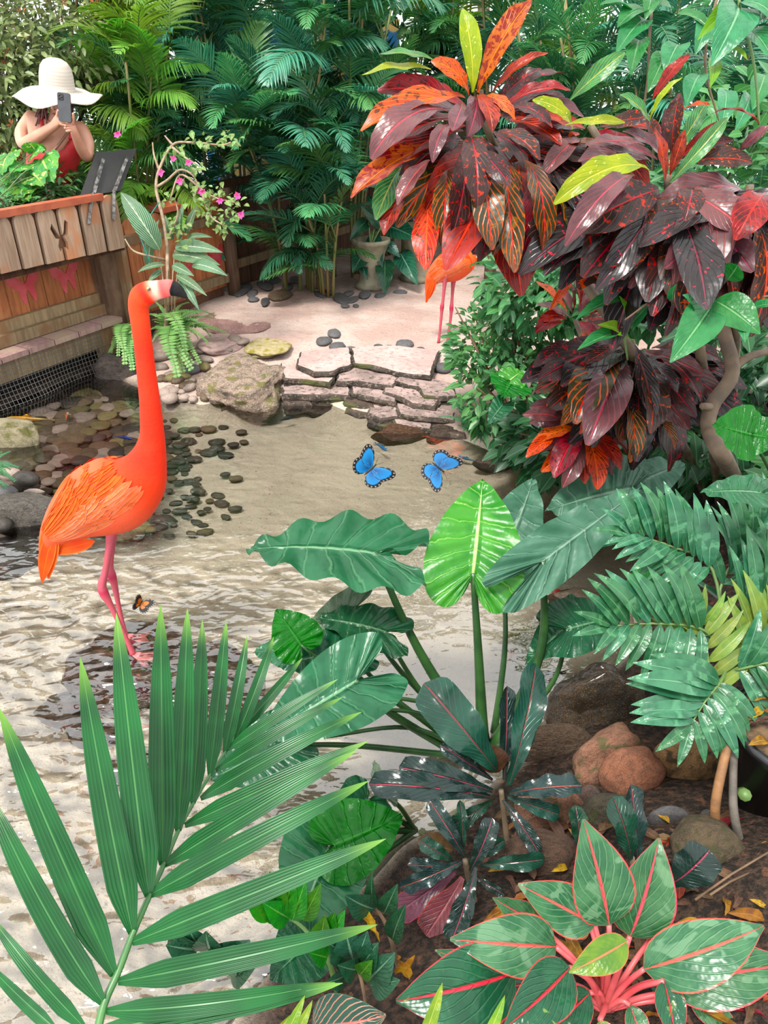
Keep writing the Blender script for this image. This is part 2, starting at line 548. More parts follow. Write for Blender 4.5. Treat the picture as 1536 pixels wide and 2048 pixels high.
for j in range(39):
    for i in range(39):
        cxm, cym = (wx[i] + wx[i + 1]) / 2, (wy[j] + wy[j + 1]) / 2
        if (cxm + 2.32) * 0.877 - (cym - 4.16) * 0.481 < -0.02: continue          # behind the foot of the walkway
        if float(pond_sd(np.array([cxm]), np.array([cym]))[0]) < 0.22:
            wf.append((j * 40 + i, j * 40 + i + 1, (j + 1) * 40 + i + 1, (j + 1) * 40 + i))
used = sorted({i for q in wf for i in q}); rem = {o: n for n, o in enumerate(used)}
water = ob('pond_water', mk('pond_water', [wv[i] for i in used], [tuple(rem[i] for i in q) for q in wf], M_WATER))
tag(water, 'clear rippling shallow pond water reflecting the sky', 'water', kind='stuff')

# ------------------------------------------------------------------ rock materials
def rock_mat(name, c1, c2, c3=None, rough=0.8, bump=0.9, scale=5.0, moss=None, spec=0.3, rv=0.12, coat=0.0, fine=40.0):
    b = NB(name); co = b.coord('Object')
    n1 = b.noise(co, scale, 5, 0.6, 0.4); n2 = b.noise(co, fine, 4, 0.65); n3 = b.noise(co, scale * 0.5, 3)
    c = b.mix(b.ss(n1, 0.36, 0.64), lin(c1), lin(c2))
    if c3: c = b.mix(b.ss(n2, 0.52, 0.64), c, lin(c3))
    if moss: c = b.mix(b.ss(n3, 0.54, 0.64), c, lin(moss))
    c = b.hsv(c, 0.5, 1.0, b.math('MULTIPLY_ADD', b.rnd(), 2 * rv, 1 - rv))
    h = b.math('ADD', b.math('MULTIPLY', n1, 1.0), b.math('MULTIPLY', n2, 0.35))
    return b.bsdf(c, rough, b.bump(h, bump, 0.03), spec, coat)

M_SLAB = rock_mat('ledge_stone', (184, 158, 150), (140, 120, 113), (94, 82, 75), scale=7, fine=36, rv=0.06)
M_SLABP = rock_mat('pink_ledge_stone', (222, 190, 182), (200, 166, 158), (176, 148, 140), scale=4, fine=30, rv=0.05)
M_SLABD = rock_mat('wet_ledge_stone', (74, 62, 52), (112, 92, 78), (40, 34, 30), rough=0.45, scale=5, rv=0.1)
M_SLABF = rock_mat('algae_dark_stone_front', (84, 72, 62), (48, 42, 36), (128, 112, 100), scale=9, fine=50, rv=0.1, moss=(84, 86, 44))
M_BIGR = rock_mat('porous_boulder', (176, 150, 130), (120, 104, 88), (206, 190, 176), bump=1.0, scale=6, fine=30, moss=(128, 122, 70))
M_YELL = rock_mat('mossy_yellow_stone', (214, 196, 150), (188, 170, 96), (230, 212, 190), moss=(170, 158, 60), scale=5)
M_GREYP = rock_mat('grey_cobble', (110, 108, 108), (84, 82, 84), None, bump=0.3, scale=8, rough=0.6, rv=0.25)
M_DARKP = rock_mat('dark_wet_cobble', (66, 60, 54), (46, 42, 38), (96, 86, 74), bump=0.3, scale=8, rough=0.4, rv=0.3)
M_BROWNP = rock_mat('brown_pond_cobble', (112, 92, 70), (78, 64, 50), (140, 120, 92), bump=0.3, scale=7, rough=0.5, rv=0.3)
M_OLIVEP = rock_mat('olive_pond_cobble', (138, 126, 76), (104, 98, 58), (160, 146, 104), bump=0.3, scale=7, rough=0.5, rv=0.25)
M_PINKP = rock_mat('pale_pond_cobble', (168, 148, 134), (138, 120, 110), (190, 176, 166), bump=0.3, scale=7, rough=0.5, rv=0.2)
M_RED = rock_mat('red_brown_bank_stone', (168, 116, 90), (122, 82, 62), (196, 158, 132), bump=0.6, scale=4, rough=0.6, moss=(110, 104, 66))
M_TAN = rock_mat('tan_bank_stone', (186, 138, 84), (128, 92, 58), (206, 176, 140), bump=0.6, scale=4, rough=0.55, moss=(96, 82, 54))
M_WETR = rock_mat('wet_mottled_rock', (120, 96, 80), (76, 62, 54), (160, 100, 58), bump=0.9, scale=9, rough=0.28, coat=0.3, rv=0.0, spec=0.6)
M_BLACKR = rock_mat('wet_black_rock', (34, 36, 30), (60, 52, 30), (150, 98, 34), bump=0.7, scale=4, rough=0.2, coat=0.5, rv=0.0, spec=0.6)

def rock_mesh(name, mat, seed, sub=3, amp=0.18, freq=1.3, fine=0.0, flat=0.0):
    bm = bmesh.new(); bmesh.ops.create_icosphere(bm, subdivisions=sub, radius=1.0)
    o = Vector((seed * 13.7, seed * 5.1, seed * 2.3))
    for v in bm.verts:
        p = v.co.copy()
        d = 1 + amp * noise.noise(p * freq + o) * 2
        if fine: d += fine * noise.fractal(p * 4.0 + o, 0.8, 2.0, 4)
        q = p * d
        if flat and q.z > flat: q.z = flat + (q.z - flat) * 0.25
        v.co = q
    me = bpy.data.meshes.new(name); bm.to_mesh(me); bm.free()
    me.materials.append(mat)
    me.polygons.foreach_set('use_smooth', [True] * len(me.polygons))
    return me

def rock(name, label, cat, px, py, wpx, hpx, mat, z=0.0, depth=None, seed=1, sub=3, amp=0.16, fine=0.0, rz=0.0, tall=None, group=None, flat=0.0, shared=None, freq=1.3, sink=0.35):
    """rock whose silhouette is about wpx by hpx in the photograph, resting at height z"""
    g = G(px, py, z)
    if name == 'bank_stone':
        z = max(z, gh(g.x, g.y) - 0.01); g = G(px, py, z)
    d = depth_of(g)
    w = wpx / FPX * d / 2
    ang = math.atan2(CAMZ - z, g.y)                     # how steeply we look down on it
    hz = tall if tall is not None else w * 0.55
    # the outline height on the photograph comes from the half depth (foreshortened) and the half height
    hp = hpx / FPX * d / 2
    dep = math.sqrt(max(1e-4, (hp ** 2 - (hz * math.cos(ang)) ** 2))) / math.sin(ang) if hp > hz * math.cos(ang) else w * 0.5
    me = shared or rock_mesh(name, mat, seed, sub, amp, freq, fine, flat)
    if name == 'bank_stone': hz *= 1.3; sink = 0.12
    m = Matrix.Translation((g.x, g.y, z + hz * (1 - 2 * sink) * 0.5)) @ Matrix.Rotation(rz, 4, 'Z') @ Matrix.Diagonal((w, dep, hz, 1))
    o = ob(name, me, None, m)
    return tag(o, label, cat, group)

# ------------------------------------------------------------------ stone ledge: each slab its own stone
def slab(px_poly, z, thick, mat, label, seed):
    """flat stone from the outline of its top face on the photograph (top at height z)"""
    rr = random.Random(seed)
    pts = [G(x, y, z) for x, y in px_poly]
    n = len(pts); dense = []
    for i in range(n):
        a, c = pts[i], pts[(i + 1) % n]
        k = max(2, int((c - a).length / 0.03))
        for j in range(k):
            p = a.lerp(c, j / k)
            dense.append(p + Vector((noise.noise(p * 14 + Vector((seed, 0, 0))), noise.noise(p * 14 + Vector((0, seed, 4))), 0)) * 0.012)
    ctr = sum(dense, Vector()) / len(dense)
    vs, fs = [], []
    m = len(dense)
    rings = [(0.16, 0.0), (0.012, 0.0), (0.0, -0.008), (-0.006, -thick * 0.45), (0.006, -thick * 0.7), (0.0, -thick)]
    for ins, dz in rings:
        for p in dense:
            d = (ctr - p); l = d.length or 1
            q = p + d / l * min(ins, l * 0.6)
            jag = 0.009 * noise.noise(Vector((p.x * 30, p.y * 30, dz * 60 + seed)))
            q = q - d / l * jag * (1 if dz < -0.005 else 0)
            q.z = z + dz + (0.010 * noise.noise(Vector((q.x * 9, q.y * 9, seed))))
            vs.append(q)
    for r in range(len(rings) - 1):
        for i in range(m):
            j = (i + 1) % m
            fs.append((r * m + i, (r + 1) * m + i, (r + 1) * m + j, r * m + j))
    vs.append(ctr + Vector((0, 0, 0.004))); vs[-1].z = z + 0.004
    for i in range(m): fs.append((len(vs) - 1, i, (i + 1) % m))
    o = ob('ledge_stone', mk('ledge_stone', vs, fs, [mat, M_SLABF], smooth=False, midx=[1 if m * 1 <= i < m * (len(rings) - 1) else 0 for i in range(len(fs))]))
    return tag(o, label, 'stone', 'flat stones stacked as the pond ledge')

SLABS = [
 # outline of the top face, top height, thickness, material, label
 ([(592, 730), (600, 702), (700, 692), (706, 728), (670, 742), (628, 744)], 0.135, 0.055, M_SLABP, 'pale pink top slab of the ledge above the mossy lower stone'),
 ([(706, 725), (702, 694), (780, 690), (880, 700), (860, 752), (808, 745), (760, 735)], 0.135, 0.05, M_SLABP, 'widest pink top slab of the ledge, below the dark cobbles'),
 ([(566, 755), (560, 725), (630, 742), (672, 746), (662, 765), (600, 758)], 0.100, 0.06, M_SLABP, 'ledge slab with a green mossy front edge beside the porous boulder'),
 ([(672, 760), (676, 742), (706, 730), (760, 738), (806, 748), (786, 772), (740, 766)], 0.100, 0.06, M_SLAB, 'grey ledge slab in the middle of the second row'),
 ([(786, 762), (800, 750), (850, 752), (905, 765), (915, 795), (850, 792), (830, 772)], 0.105, 0.055, M_SLAB, 'rough grey ledge slab ending beneath the green bush'),
 ([(566, 788), (562, 772), (640, 766), (700, 768), (702, 790), (640, 790)], 0.062, 0.07, M_SLAB, 'long ledge slab with a black wet front in the third row'),
 ([(702, 786), (704, 768), (740, 770), (790, 786), (793, 806), (745, 796)], 0.068, 0.05, M_SLAB, 'sloping ledge slab in the middle of the third row'),
 ([(764, 782), (770, 770), (826, 776), (880, 798), (870, 812), (825, 808), (800, 794)], 0.085, 0.05, M_SLAB, 'curved ledge slab with a mossy edge by the small fern'),
 ([(798, 828), (792, 806), (830, 810), (880, 814), (912, 824), (910, 842), (850, 836)], 0.055, 0.05, M_SLAB, 'dark fronted ledge slab in the lower right row'),
 ([(690, 806), (686, 794), (745, 798), (752, 814), (720, 812)], 0.035, 0.05, M_SLABD, 'thin dark ledge stone below the sloping slab'),
 ([(736, 828), (738, 812), (790, 810), (800, 832), (760, 838)], 0.036, 0.06, M_SLAB, 'broken ledge stone with a pale top near the waterline'),
 ([(790, 850), (786, 834), (830, 838), (866, 846), (862, 858), (820, 856)], 0.022, 0.06, M_SLAB, 'low ledge stone just above the brown submerged boulder'),
 ([(868, 858), (862, 842), (905, 846), (935, 862), (930, 872)], 0.025, 0.06, M_SLABD, 'dark ledge stone under the right hand ferns'),
 ([(568, 806), (566, 794), (620, 794), (624, 806)], 0.018, 0.07, M_SLABD, 'small square wet stone at the foot of the boulder'),
 ([(738, 842), (736, 832), (785, 838), (788, 850), (760, 850)], 0.010, 0.07, M_SLABD, 'dark wet ledge stone at the waterline in the middle'),
 ([(690, 820), (696, 810), (740, 824), (742, 834), (712, 828)], 0.014, 0.06, M_SLABD, 'narrow wet strip of stone at the waterline'),
]
for i, (poly, z, th, m, lab) in enumerate(SLABS):
    slab(poly, z, th, m, lab, i + 3)

# ------------------------------------------------------------------ single rocks
rock('boulder', 'large porous brown and grey boulder left of the stone ledge', 'rock', 486, 778, 172, 122, M_BIGR, 0.0, seed=4, sub=5, amp=0.20, fine=0.09, tall=0.15, flat=0.6)
rock('boulder', 'dark wet boulder under the ferns by the fence corner', 'rock', 235, 748, 100, 66, rock_mat('dark_bank_boulder', (92, 80, 74), (60, 52, 48), (124, 112, 104), scale=5), 0.0, seed=9, sub=4, amp=0.2, fine=0.06, tall=0.11)
rock('boulder', 'pale yellowish mossy boulder at the left edge of the photo', 'rock', 20, 880, 125, 108, rock_mat('lichen_boulder', (176, 164, 128), (140, 130, 96), (198, 190, 166), scale=4, moss=(126, 122, 66)), 0.02, seed=12, sub=5, amp=0.14, fine=0.05, tall=0.16, flat=0.5)
rock('boulder', 'speckled grey boulder behind the flamingo at the left shore', 'rock', 50, 1035, 150, 92, rock_mat('speckled_boulder', (110, 102, 92), (70, 66, 60), (168, 160, 150), scale=7, fine=60), 0.0, seed=15, sub=5, amp=0.12, fine=0.06, tall=0.13, flat=0.5)
rock('flat_stone', 'flat yellow mossy stone lying on the beach behind the boulder', 'stone', 535, 697, 92, 40, M_YELL, 0.09, seed=3, sub=4, amp=0.15, fine=0.04, tall=0.035, flat=0.5)
rock('flat_stone', 'wide flat reddish stone slab sunk in the sand by the fence', 'stone', 480, 640, 150, 62, rock_mat('red_sand_stone', (176, 136, 128), (150, 112, 106), (196, 164, 156), scale=3, fine=24), 0.09, seed=6, sub=4, amp=0.10, fine=0.03, tall=0.035, flat=0.3)
rock('flat_stone', 'pale pinkish flat stone under the arching fern', 'stone', 440, 690, 90, 44, M_SLABP, 0.08, seed=8, sub=4, amp=0.14, fine=0.04, tall=0.05, flat=0.4)
rock('submerged_rock', 'dark brown oblong rock in the water below the ledge', 'rock', 652, 826, 84, 32, M_SLABD, -0.05, seed=21, sub=4, amp=0.16, fine=0.05, tall=0.05)
rock('submerged_rock', 'brown mottled rock in the water between ledge and butterflies', 'rock', 806, 874, 112, 42, rock_mat('brown_wet_rock', (96, 66, 46), (140, 104, 78), (60, 46, 36), scale=8, rough=0.35), -0.03, seed=22, sub=4, amp=0.14, fine=0.06, tall=0.065)
rock('submerged_rock', 'dark rock in the water beside the lower fern', 'rock', 892, 876, 76, 34, M_SLABD, -0.03, seed=23, sub=4, amp=0.16, fine=0.05, tall=0.06)
rock('submerged_rock', 'dark rock at the right shore below the red crotons', 'rock', 1010, 930, 110, 50, M_SLABD, -0.02, seed=24, sub=4, amp=0.16, fine=0.05, tall=0.07)
rock('submerged_rock', 'large wet mottled rock the near flamingo stands on', 'rock', 262, 1330, 268, 165, M_WETR, -0.085, seed=31, sub=5, amp=0.14, fine=0.07, tall=0.075, flat=0.45)
rock('submerged_rock', 'small dark wet rock left of the flamingo rock', 'rock', 130, 1425, 108, 78, M_WETR, -0.09, seed=32, sub=4, amp=0.14, fine=0.07, tall=0.06, flat=0.4)
rock('submerged_rock', 'orange tinged wet rock below the flamingo feet behind the frond', 'rock', 225, 1410, 90, 62, rock_mat('orange_wet_rock', (168, 112, 54), (110, 78, 48), (70, 54, 44), scale=9, rough=0.25, coat=0.3), -0.09, seed=33, sub=4, amp=0.14, fine=0.06, tall=0.06, flat=0.4)
rock('submerged_rock', 'dark knobbly wet rock half hidden by the palm frond', 'rock', 190, 1475, 110, 58, M_WETR, -0.09, seed=34, sub=4, amp=0.16, fine=0.07, tall=0.055, flat=0.4)
rock('submerged_rock', 'wide dark wet rock under the tips of the palm frond', 'rock', 420, 1380, 200, 160, M_WETR, -0.10, seed=35, sub=5, amp=0.16, fine=0.07, tall=0.06, flat=0.4)
rock('submerged_rock', 'brown submerged rock beneath the middle of the palm frond', 'rock', 290, 1545, 150, 90, M_WETR, -0.11, seed=36, sub=4, amp=0.16, fine=0.06, tall=0.06, flat=0.4)
rock('submerged_rock', 'dark rock under the water at the left edge behind the flamingo', 'rock', 20, 1120, 150, 90, M_DARKP, -0.11, seed=37, sub=4, amp=0.16, fine=0.05, tall=0.07)
rock('submerged_rock', 'brown rock below the largest green leaf at the right shore', 'rock', 1150, 1205, 120, 40, M_BROWNP, -0.04, seed=38, sub=4, amp=0.14, fine=0.05, tall=0.05)
rock('wet_rock', 'glossy black and amber wet rock beside the big green leaf stalks', 'rock', 1195, 1425, 170, 118, M_BLACKR, 0.03, seed=41, sub=5, amp=0.2, fine=0.05, tall=0.15)
rock('wet_rock', 'second wet black rock beside the amber one under the palm', 'rock', 1310, 1415, 110, 120, rock_mat('dark_grey_wet_rock', (52, 50, 50), (80, 78, 80), (36, 34, 34), rough=0.25, coat=0.4, rv=0), 0.0, seed=42, sub=4, amp=0.2, fine=0.06, tall=0.11)
rock('bank_stone', 'flat brown layered stone under the dark rosette by the water', 'stone', 1100, 1502, 190, 62, rock_mat('layered_stone', (128, 100, 76), (88, 70, 56), (170, 146, 124), scale=7), 0.02, seed=43, sub=4, amp=0.12, fine=0.05, tall=0.055)
rock('bank_stone', 'long rounded pinkish bank stone behind the dark leaves', 'stone', 1205, 1535, 165, 92, M_RED, 0.05, seed=44, sub=4, amp=0.12, fine=0.03, tall=0.075, rz=0.5)
rock('bank_stone', 'reddish brown bank stone in the middle of three', 'stone', 1262, 1570, 120, 96, rock_mat('rust_stone', (158, 98, 70), (118, 74, 54), (182, 140, 112), scale=4, bump=0.5), 0.05, seed=45, sub=4, amp=0.12, fine=0.03, tall=0.08)
rock('bank_stone', 'tan and orange banded bank stone against the black pot', 'stone', 1368, 1548, 135, 118, M_TAN, 0.06, seed=46, sub=4, amp=0.12, fine=0.03, tall=0.10)
rock('bank_stone', 'mossy pink bank stone left of the dark standing leaf', 'stone', 1095, 1640, 130, 84, M_RED, 0.10, seed=47, sub=4, amp=0.12, fine=0.03, tall=0.07)
rock('bank_stone', 'green brown bank stone behind the tallest pink edged leaf', 'stone', 1205, 1655, 120, 80, rock_mat('mossy_dark_stone', (92, 86, 66), (66, 60, 48), (124, 108, 92), scale=5, moss=(88, 92, 52)), 0.10, seed=48, sub=4, amp=0.12, fine=0.04, tall=0.07)
rock('bank_stone', 'smooth dark grey oval stone near the black pot', 'stone', 1334, 1648, 84, 40, M_GREYP, 0.14, seed=49, sub=4, amp=0.08, tall=0.035)
rock('bank_stone', 'small light grey stone touching the black pot', 'stone', 1415, 1652, 42, 40, rock_mat('pale_grey_stone', (140, 136, 132), (112, 110, 106)), 0.14, seed=50, sub=3, amp=0.1, tall=0.03)
rock('bank_stone', 'small pink grey stone between the larger bank stones', 'stone', 1176, 1600, 46, 34, rock_mat('pink_grey_stone', (150, 122, 112), (120, 98, 90)), 0.12, seed=51, sub=3, amp=0.1, tall=0.03)
rock('bank_stone', 'big mottled olive stone behind the round dark leaf', 'stone', 1405, 1715, 150, 130, rock_mat('olive_stone', (124, 104, 74), (92, 80, 60), (150, 130, 102), scale=5, moss=(92, 90, 54)), 0.16, seed=52, sub=4, amp=0.12, fine=0.04, tall=0.055)
rock('bank_stone', 'low brown stone at the foot of the dark rosette stem', 'stone', 1080, 1730, 170, 90, rock_mat('brown_bank_stone', (110, 82, 64), (80, 60, 48), (140, 110, 90), scale=5), 0.12, seed=53, sub=4, amp=0.14, fine=0.04, tall=0.06)

# ------------------------------------------------------------------ cobbles on the beach, each told by its place
COB = [(485, 580, 34, 28), (505, 588, 22, 18), (530, 572, 30, 22), (548, 562, 26, 16), (507, 600, 24, 12), (530, 604, 18, 18), (560, 592, 46, 26, 'b'), (575, 575, 24, 18), (590, 560, 22, 16),
       (682, 598, 32, 24), (705, 600, 20, 16), (730, 590, 26, 18), (696, 588, 20, 14), (690, 612, 18, 10), (712, 612, 12, 8), (760, 592, 22, 12), (640, 590, 22, 16), (660, 585, 18, 14), (800, 586, 30, 14),
       (668, 668, 28, 20), (648, 684, 34, 22), (674, 694, 32, 20), (703, 700, 26, 9), (732, 699, 22, 10), (757, 693, 20, 9), (778, 696, 18, 12), (809, 691, 38, 24), (841, 699, 18, 10),
       (830, 711, 22, 11), (853, 709, 14, 8), (868, 717, 16, 11), (843, 722, 24, 10), (863, 730, 22, 17), (886, 738, 40, 25), (920, 732, 26, 12), (925, 745, 22, 12)]
cob_meshes = {k: [rock_mesh('cobble', m, 60 + i, 2, 0.10) for i in range(3)] for k, m in (('g', M_GREYP), ('d', M_DARKP), ('b', M_BROWNP), ('o', M_OLIVEP), ('p', M_PINKP))}
ORD = 'leftmost second third fourth fifth sixth seventh eighth ninth tenth eleventh twelfth thirteenth fourteenth fifteenth sixteenth seventeenth eighteenth nineteenth twentieth'.split()
def nth(k, n):
    return 'leftmost' if k == 0 else ('rightmost' if k == n - 1 else ORD[k] + ' from the left')
cob_rank = {}
for part in (True, False):
    sel = sorted((q[0], q[1]) for q in COB if (q[1] < 640) == part)
    for k, q in enumerate(sel): cob_rank[q] = nth(k, len(sel))
for i, q in enumerate(COB):
    back = q[1] < 640
    g0 = G(q[0], q[1], 0.1); z0 = gh(g0.x, g0.y)
    k = q[4] if len(q) > 4 else 'g'
    rock('cobble', (('brown' if len(q) > 4 else 'grey') + ' cobble at the foot of the palms, ' + cob_rank[(q[0], q[1])] + ' of them') if back else ('dark grey cobble on the sand above the pond ledge, ' + cob_rank[(q[0], q[1])] + ' of them'), 'stone',
         q[0], q[1], q[2], q[3], None, z0 + 0.005, seed=i, shared=cob_meshes[k][i % 3], rz=RNG.uniform(-0.4, 0.4), tall=q[2] / FPX * 5 * 0.26,
         group='cobbles at the foot of the palms' if back else 'cobbles on the sand above the ledge')

# pebbles heaped on the bank under the fern
rr = random.Random(5)
for i in range(46):
    px, py = rr.uniform(312, 415), rr.uniform(700, 800)
    if px > 385 and py > 735 and py < 790: continue
    if rr.random() < 0.3: px, py = rr.uniform(400, 500), rr.uniform(675, 720)
    w = rr.uniform(16, 32)
    g0 = G(px, py, 0.05)
    rock('bank_pebble', 'pale rounded pebble heaped on the bank under the arching fern', 'pebble', px, py, w, w * 0.8, None, max(0.01, gh(g0.x, g0.y)) + 0.01,
         shared=cob_meshes[rr.choice('pppogb')][i % 3], rz=rr.uniform(0, 3), tall=w / FPX * 4.7 * 0.35, group='pale pebbles under the fern')

# pebbles lying on the pond bed: dense towards the fence, scattered towards the middle
rr = random.Random(17)
cnt = 0
tries = 0
spots = []
while cnt < 298 and tries < 14000:
    tries += 1
    px, py = rr.uniform(-20, 490), rr.uniform(770, 1075)
    dens = float(sstep(px, 470, 290)) * 0.9 + 0.08
    if px > 300 and py > 960: dens *= 0.5
    if px < 300 and py < 770 + (300 - px) * 0.10: continue
    if px > 390 and py < 820: continue
    if rr.random() > dens: continue
    g = G(px, py, -0.09)
    if float(pond_sd(np.array([g.x]), np.array([g.y]))[0]) > -0.05: continue
    w = rr.uniform(24, 56) * (1.0 if px < 330 else 0.66)
    if any(math.hypot(px - a, (py - c) * 2.1) < (w + ww) * (0.25 if px < 330 else 0.33) for a, c, ww in spots): continue
    spots.append((px, py, w)); cnt += 1
    dark = px > 320
    k = rr.choice('ddddb') if dark else rr.choice('bbbboppd')
    rock('pond_pebble', 'flat dark pebble scattered on the sandy pond bed' if dark else 'flat brownish pebble in the dense bed of stones under water by the fence', 'pebble', px, py, w, w * (0.47 if dark else 0.55), None, -0.098 + rr.uniform(0, 0.02),
         shared=cob_meshes[k][cnt % 3], rz=rr.uniform(-0.5, 0.5), tall=w / FPX * 4 * 0.18,
         group='scattered dark pebbles on the pond bed' if dark else 'dense brownish pebbles on the pond bed')
for i, (px, py, w, h) in enumerate([(12, 985, 44, 28), (40, 1000, 40, 22), (70, 990, 46, 24), (8, 1015, 50, 30), (52, 960, 56, 34), (20, 950, 50, 30), (85, 1010, 40, 22), (5, 1050, 40, 30), (95, 1045, 44, 24)]):
    rock('shore_cobble', 'wet rounded cobble on the left shore between the two boulders, ' + ['third from the left', 'fourth from the left', 'seventh from the left', 'second from the left', 'sixth from the left', 'fifth from the left', 'second from the right', 'leftmost', 'rightmost'][i], 'stone', px, py, w, h, None, 0.03 if px < 60 else -0.02, shared=cob_meshes['gdp'[i % 3]][i % 3], tall=w / FPX * 3.3 * 0.32, group='wet cobbles between the left boulders')
# ================================================================== FENCE, PLANTER BOX, DECK
FA = Vector((-2.32, 4.16, 0.0))
FU = Vector((0.481, 0.877, 0.0)).normalized()
FN = Vector((FU.y, -FU.x, 0.0))                         # towards the pond
FM = Matrix(((FU.x, -FN.x, 0, FA.x), (FU.y, -FN.y, 0, FA.y), (0, 0, 1, 0), (0, 0, 0, 1)))    # local x along, y away from the pond, z up
def F(s, off=0.0, z=0.0):
    return FA + FU * s + FN * off + Vector((0, 0, z))
def FL(px, py, off=0.0):
    """photo point -> (distance along the fence, height) on the vertical plane set off towards the pond"""
    r = ray(px, py)
    t = ((FA + FN * off - CAM).dot(FN)) / r.dot(FN)
    p = CAM + r * t
    return (p - FA).dot(FU), p.z

def wood(name, c1, c2, c3, rough=0.7, scale=3.0, rv=0.16):
    b = NB(name); co = b.coord('Object')
    mp = b.mapping(co, (14, 14, 1.2))
    g = b.noise(mp, scale, 4, 0.6, 0.5); n2 = b.noise(co, 4.0, 3); n3 = b.noise(b.mapping(co, (40, 40, 2)), 4, 3)
    c = b.mix(b.ss(g, 0.3, 0.7), lin(c1), lin(c2)); c = b.mix(b.ss(n2, 0.5, 0.66), c, lin(c3))
    c = b.mix(b.math('MULTIPLY', b.ss(n3, 0.58, 0.66), 0.5), c, tuple(x * 0.45 for x in lin(c1)[:3]) + (1,))
    c = b.hsv(c, 0.5, 1.0, b.math('MULTIPLY_ADD', b.rnd(), 2 * rv, 1 - rv))
    return b.bsdf(c, rough, b.bump(g, 0.3, 0.01), 0.3)
M_CEDAR = wood('cedar_board', (204, 126, 76), (166, 96, 56), (212, 146, 96))
M_GREYW = wood('weathered_board', (206, 176, 150), (172, 138, 112), (206, 140, 100))
M_POST = wood('weathered_post', (120, 92, 72), (92, 68, 52), (140, 112, 88))
M_RAIL = wood('pale_rail', (172, 148, 112), (134, 112, 82), (146, 108, 74))
M_DECK = wood('deck_board', (186, 150, 142), (156, 124, 118), (172, 150, 128))
M_TERRA = plain('terracotta_rim', (206, 104, 66), 0.55, 0.1, 12, c2=(180, 84, 54))
M_DARKW = wood('dark_fence_board', (120, 80, 56), (88, 58, 42), (130, 92, 66))
M_PINK = plain('faded_pink_paint', (226, 96, 104), 0.5, 0.1, 9, c2=(206, 52, 66))
M_WHITE = plain('white_edge', (232, 222, 218), 0.6)
M_WIRE = plain('galvanised_wire', (150, 150, 146), 0.45, metal=0.6)
M_BLACKM = plain('black_board', (44, 42, 42), 0.6, 0.1, 30)
M_STRAPM = plain('worn_black_steel', (36, 36, 36), 0.5, c2=(150, 146, 140), scale=34)
M_SOILB = plain('potting_soil', (70, 52, 38), 0.9, 0.25, 40, bump=0.6, c2=(124, 98, 66))

fence = thing('picket_fence', F(1.1, 0, 0), 'brown cedar plank fence with pink butterfly shapes behind the pond', 'fence')

def fbox(name, s0, s1, o0, o1, z0, z1, mat, parent, bevel=True):
    mb = MB()
    mb.box(F((s0 + s1) / 2, (o0 + o1) / 2, (z0 + z1) / 2), (s1 - s0, abs(o1 - o0), z1 - z0), Matrix(((FU.x, -FN.x, 0), (FU.y, -FN.y, 0), (0, 0, 1))))
    return mb.build(name, mat, parent, smooth=False)

# lower wall of vertical planks below the planter (left section) and the taller section to the right
s = -0.75
while s < 1.02:
    w = 0.135
    fbox('plank', s, s + w - 0.006, -0.16, -0.135 + RNG.uniform(-0.004, 0.004), 0.30, 0.86, M_CEDAR, fence)
    s += w
fbox('rail', -0.8, 1.04, -0.13, -0.06, 0.30, 0.37, M_RAIL, fence)
fbox('rail', -0.8, 1.04, -0.13, -0.10, 0.37, 0.44, M_RAIL, fence)
# corner post with its pale facing board
s230, _ = FL(205, 600)
fbox('post', 0.98, 1.12, -0.17, -0.03, -0.05, 1.0, M_POST, fence)
fbox('post_facing', 1.12, 1.165, -0.12, 0.03, 0.17, 0.80, M_RAIL, fence)
# right section
s = 1.17
while s < 2.28:
    w = 0.128
    top = 0.86 + RNG.uniform(-0.004, 0.004)
    # rounded picket
    a, c = s, s + w - 0.006
    pts = [(a, 0.20), (c, 0.20), (c, top - 0.05)] + [((a + c) / 2 + (c - a) / 2 * math.cos(t), top - 0.05 + 0.05 * math.sin(t)) for t in np.linspace(0.3, math.pi - 0.3, 7)] + [(a, top - 0.05)]
    v, f1, f2 = extrude_poly(pts, 0.022, 0.003)
    mb = MB(); mb.add([FM @ (p + Vector((0, 0.10, 0))) for p in v], f1 + f2)
    mb.build('plank', M_CEDAR, fence, smooth=False)
    s += w
fbox('rail', 1.16, 2.28, -0.10, -0.05, 0.24, 0.31, M_RAIL, fence)
fbox('rail', 1.16, 2.28, -0.10, -0.06, 0.70, 0.76, M_RAIL, fence)
fbox('kick_board', 1.16, 2.28, -0.16, -0.12, -0.02, 0.24, M_DARKW, fence)
fbox('cap_rail', 1.62, 2.34, -0.26, -0.02, 0.865, 0.90, M_TERRA, fence)
# round end post
mb = MB(); tube(mb, [F(2.34, -0.06, -0.05), F(2.34, -0.06, 0.95)], 0.055, n=14)
mb.build('post', M_POST, fence)
fence2 = thing('board_fence', F(2.9, -0.1, 0), 'dark board fence running behind the palms', 'fence')
s = 2.42
while s < 6.2:
    fbox('plank', s, s + 0.14, -0.20, -0.175, 0.08, 0.98, M_DARKW, fence2)
    s += 0.15
fbox('rail', 2.40, 6.2, -0.17, -0.12, 0.30, 0.37, M_RAIL, fence2)

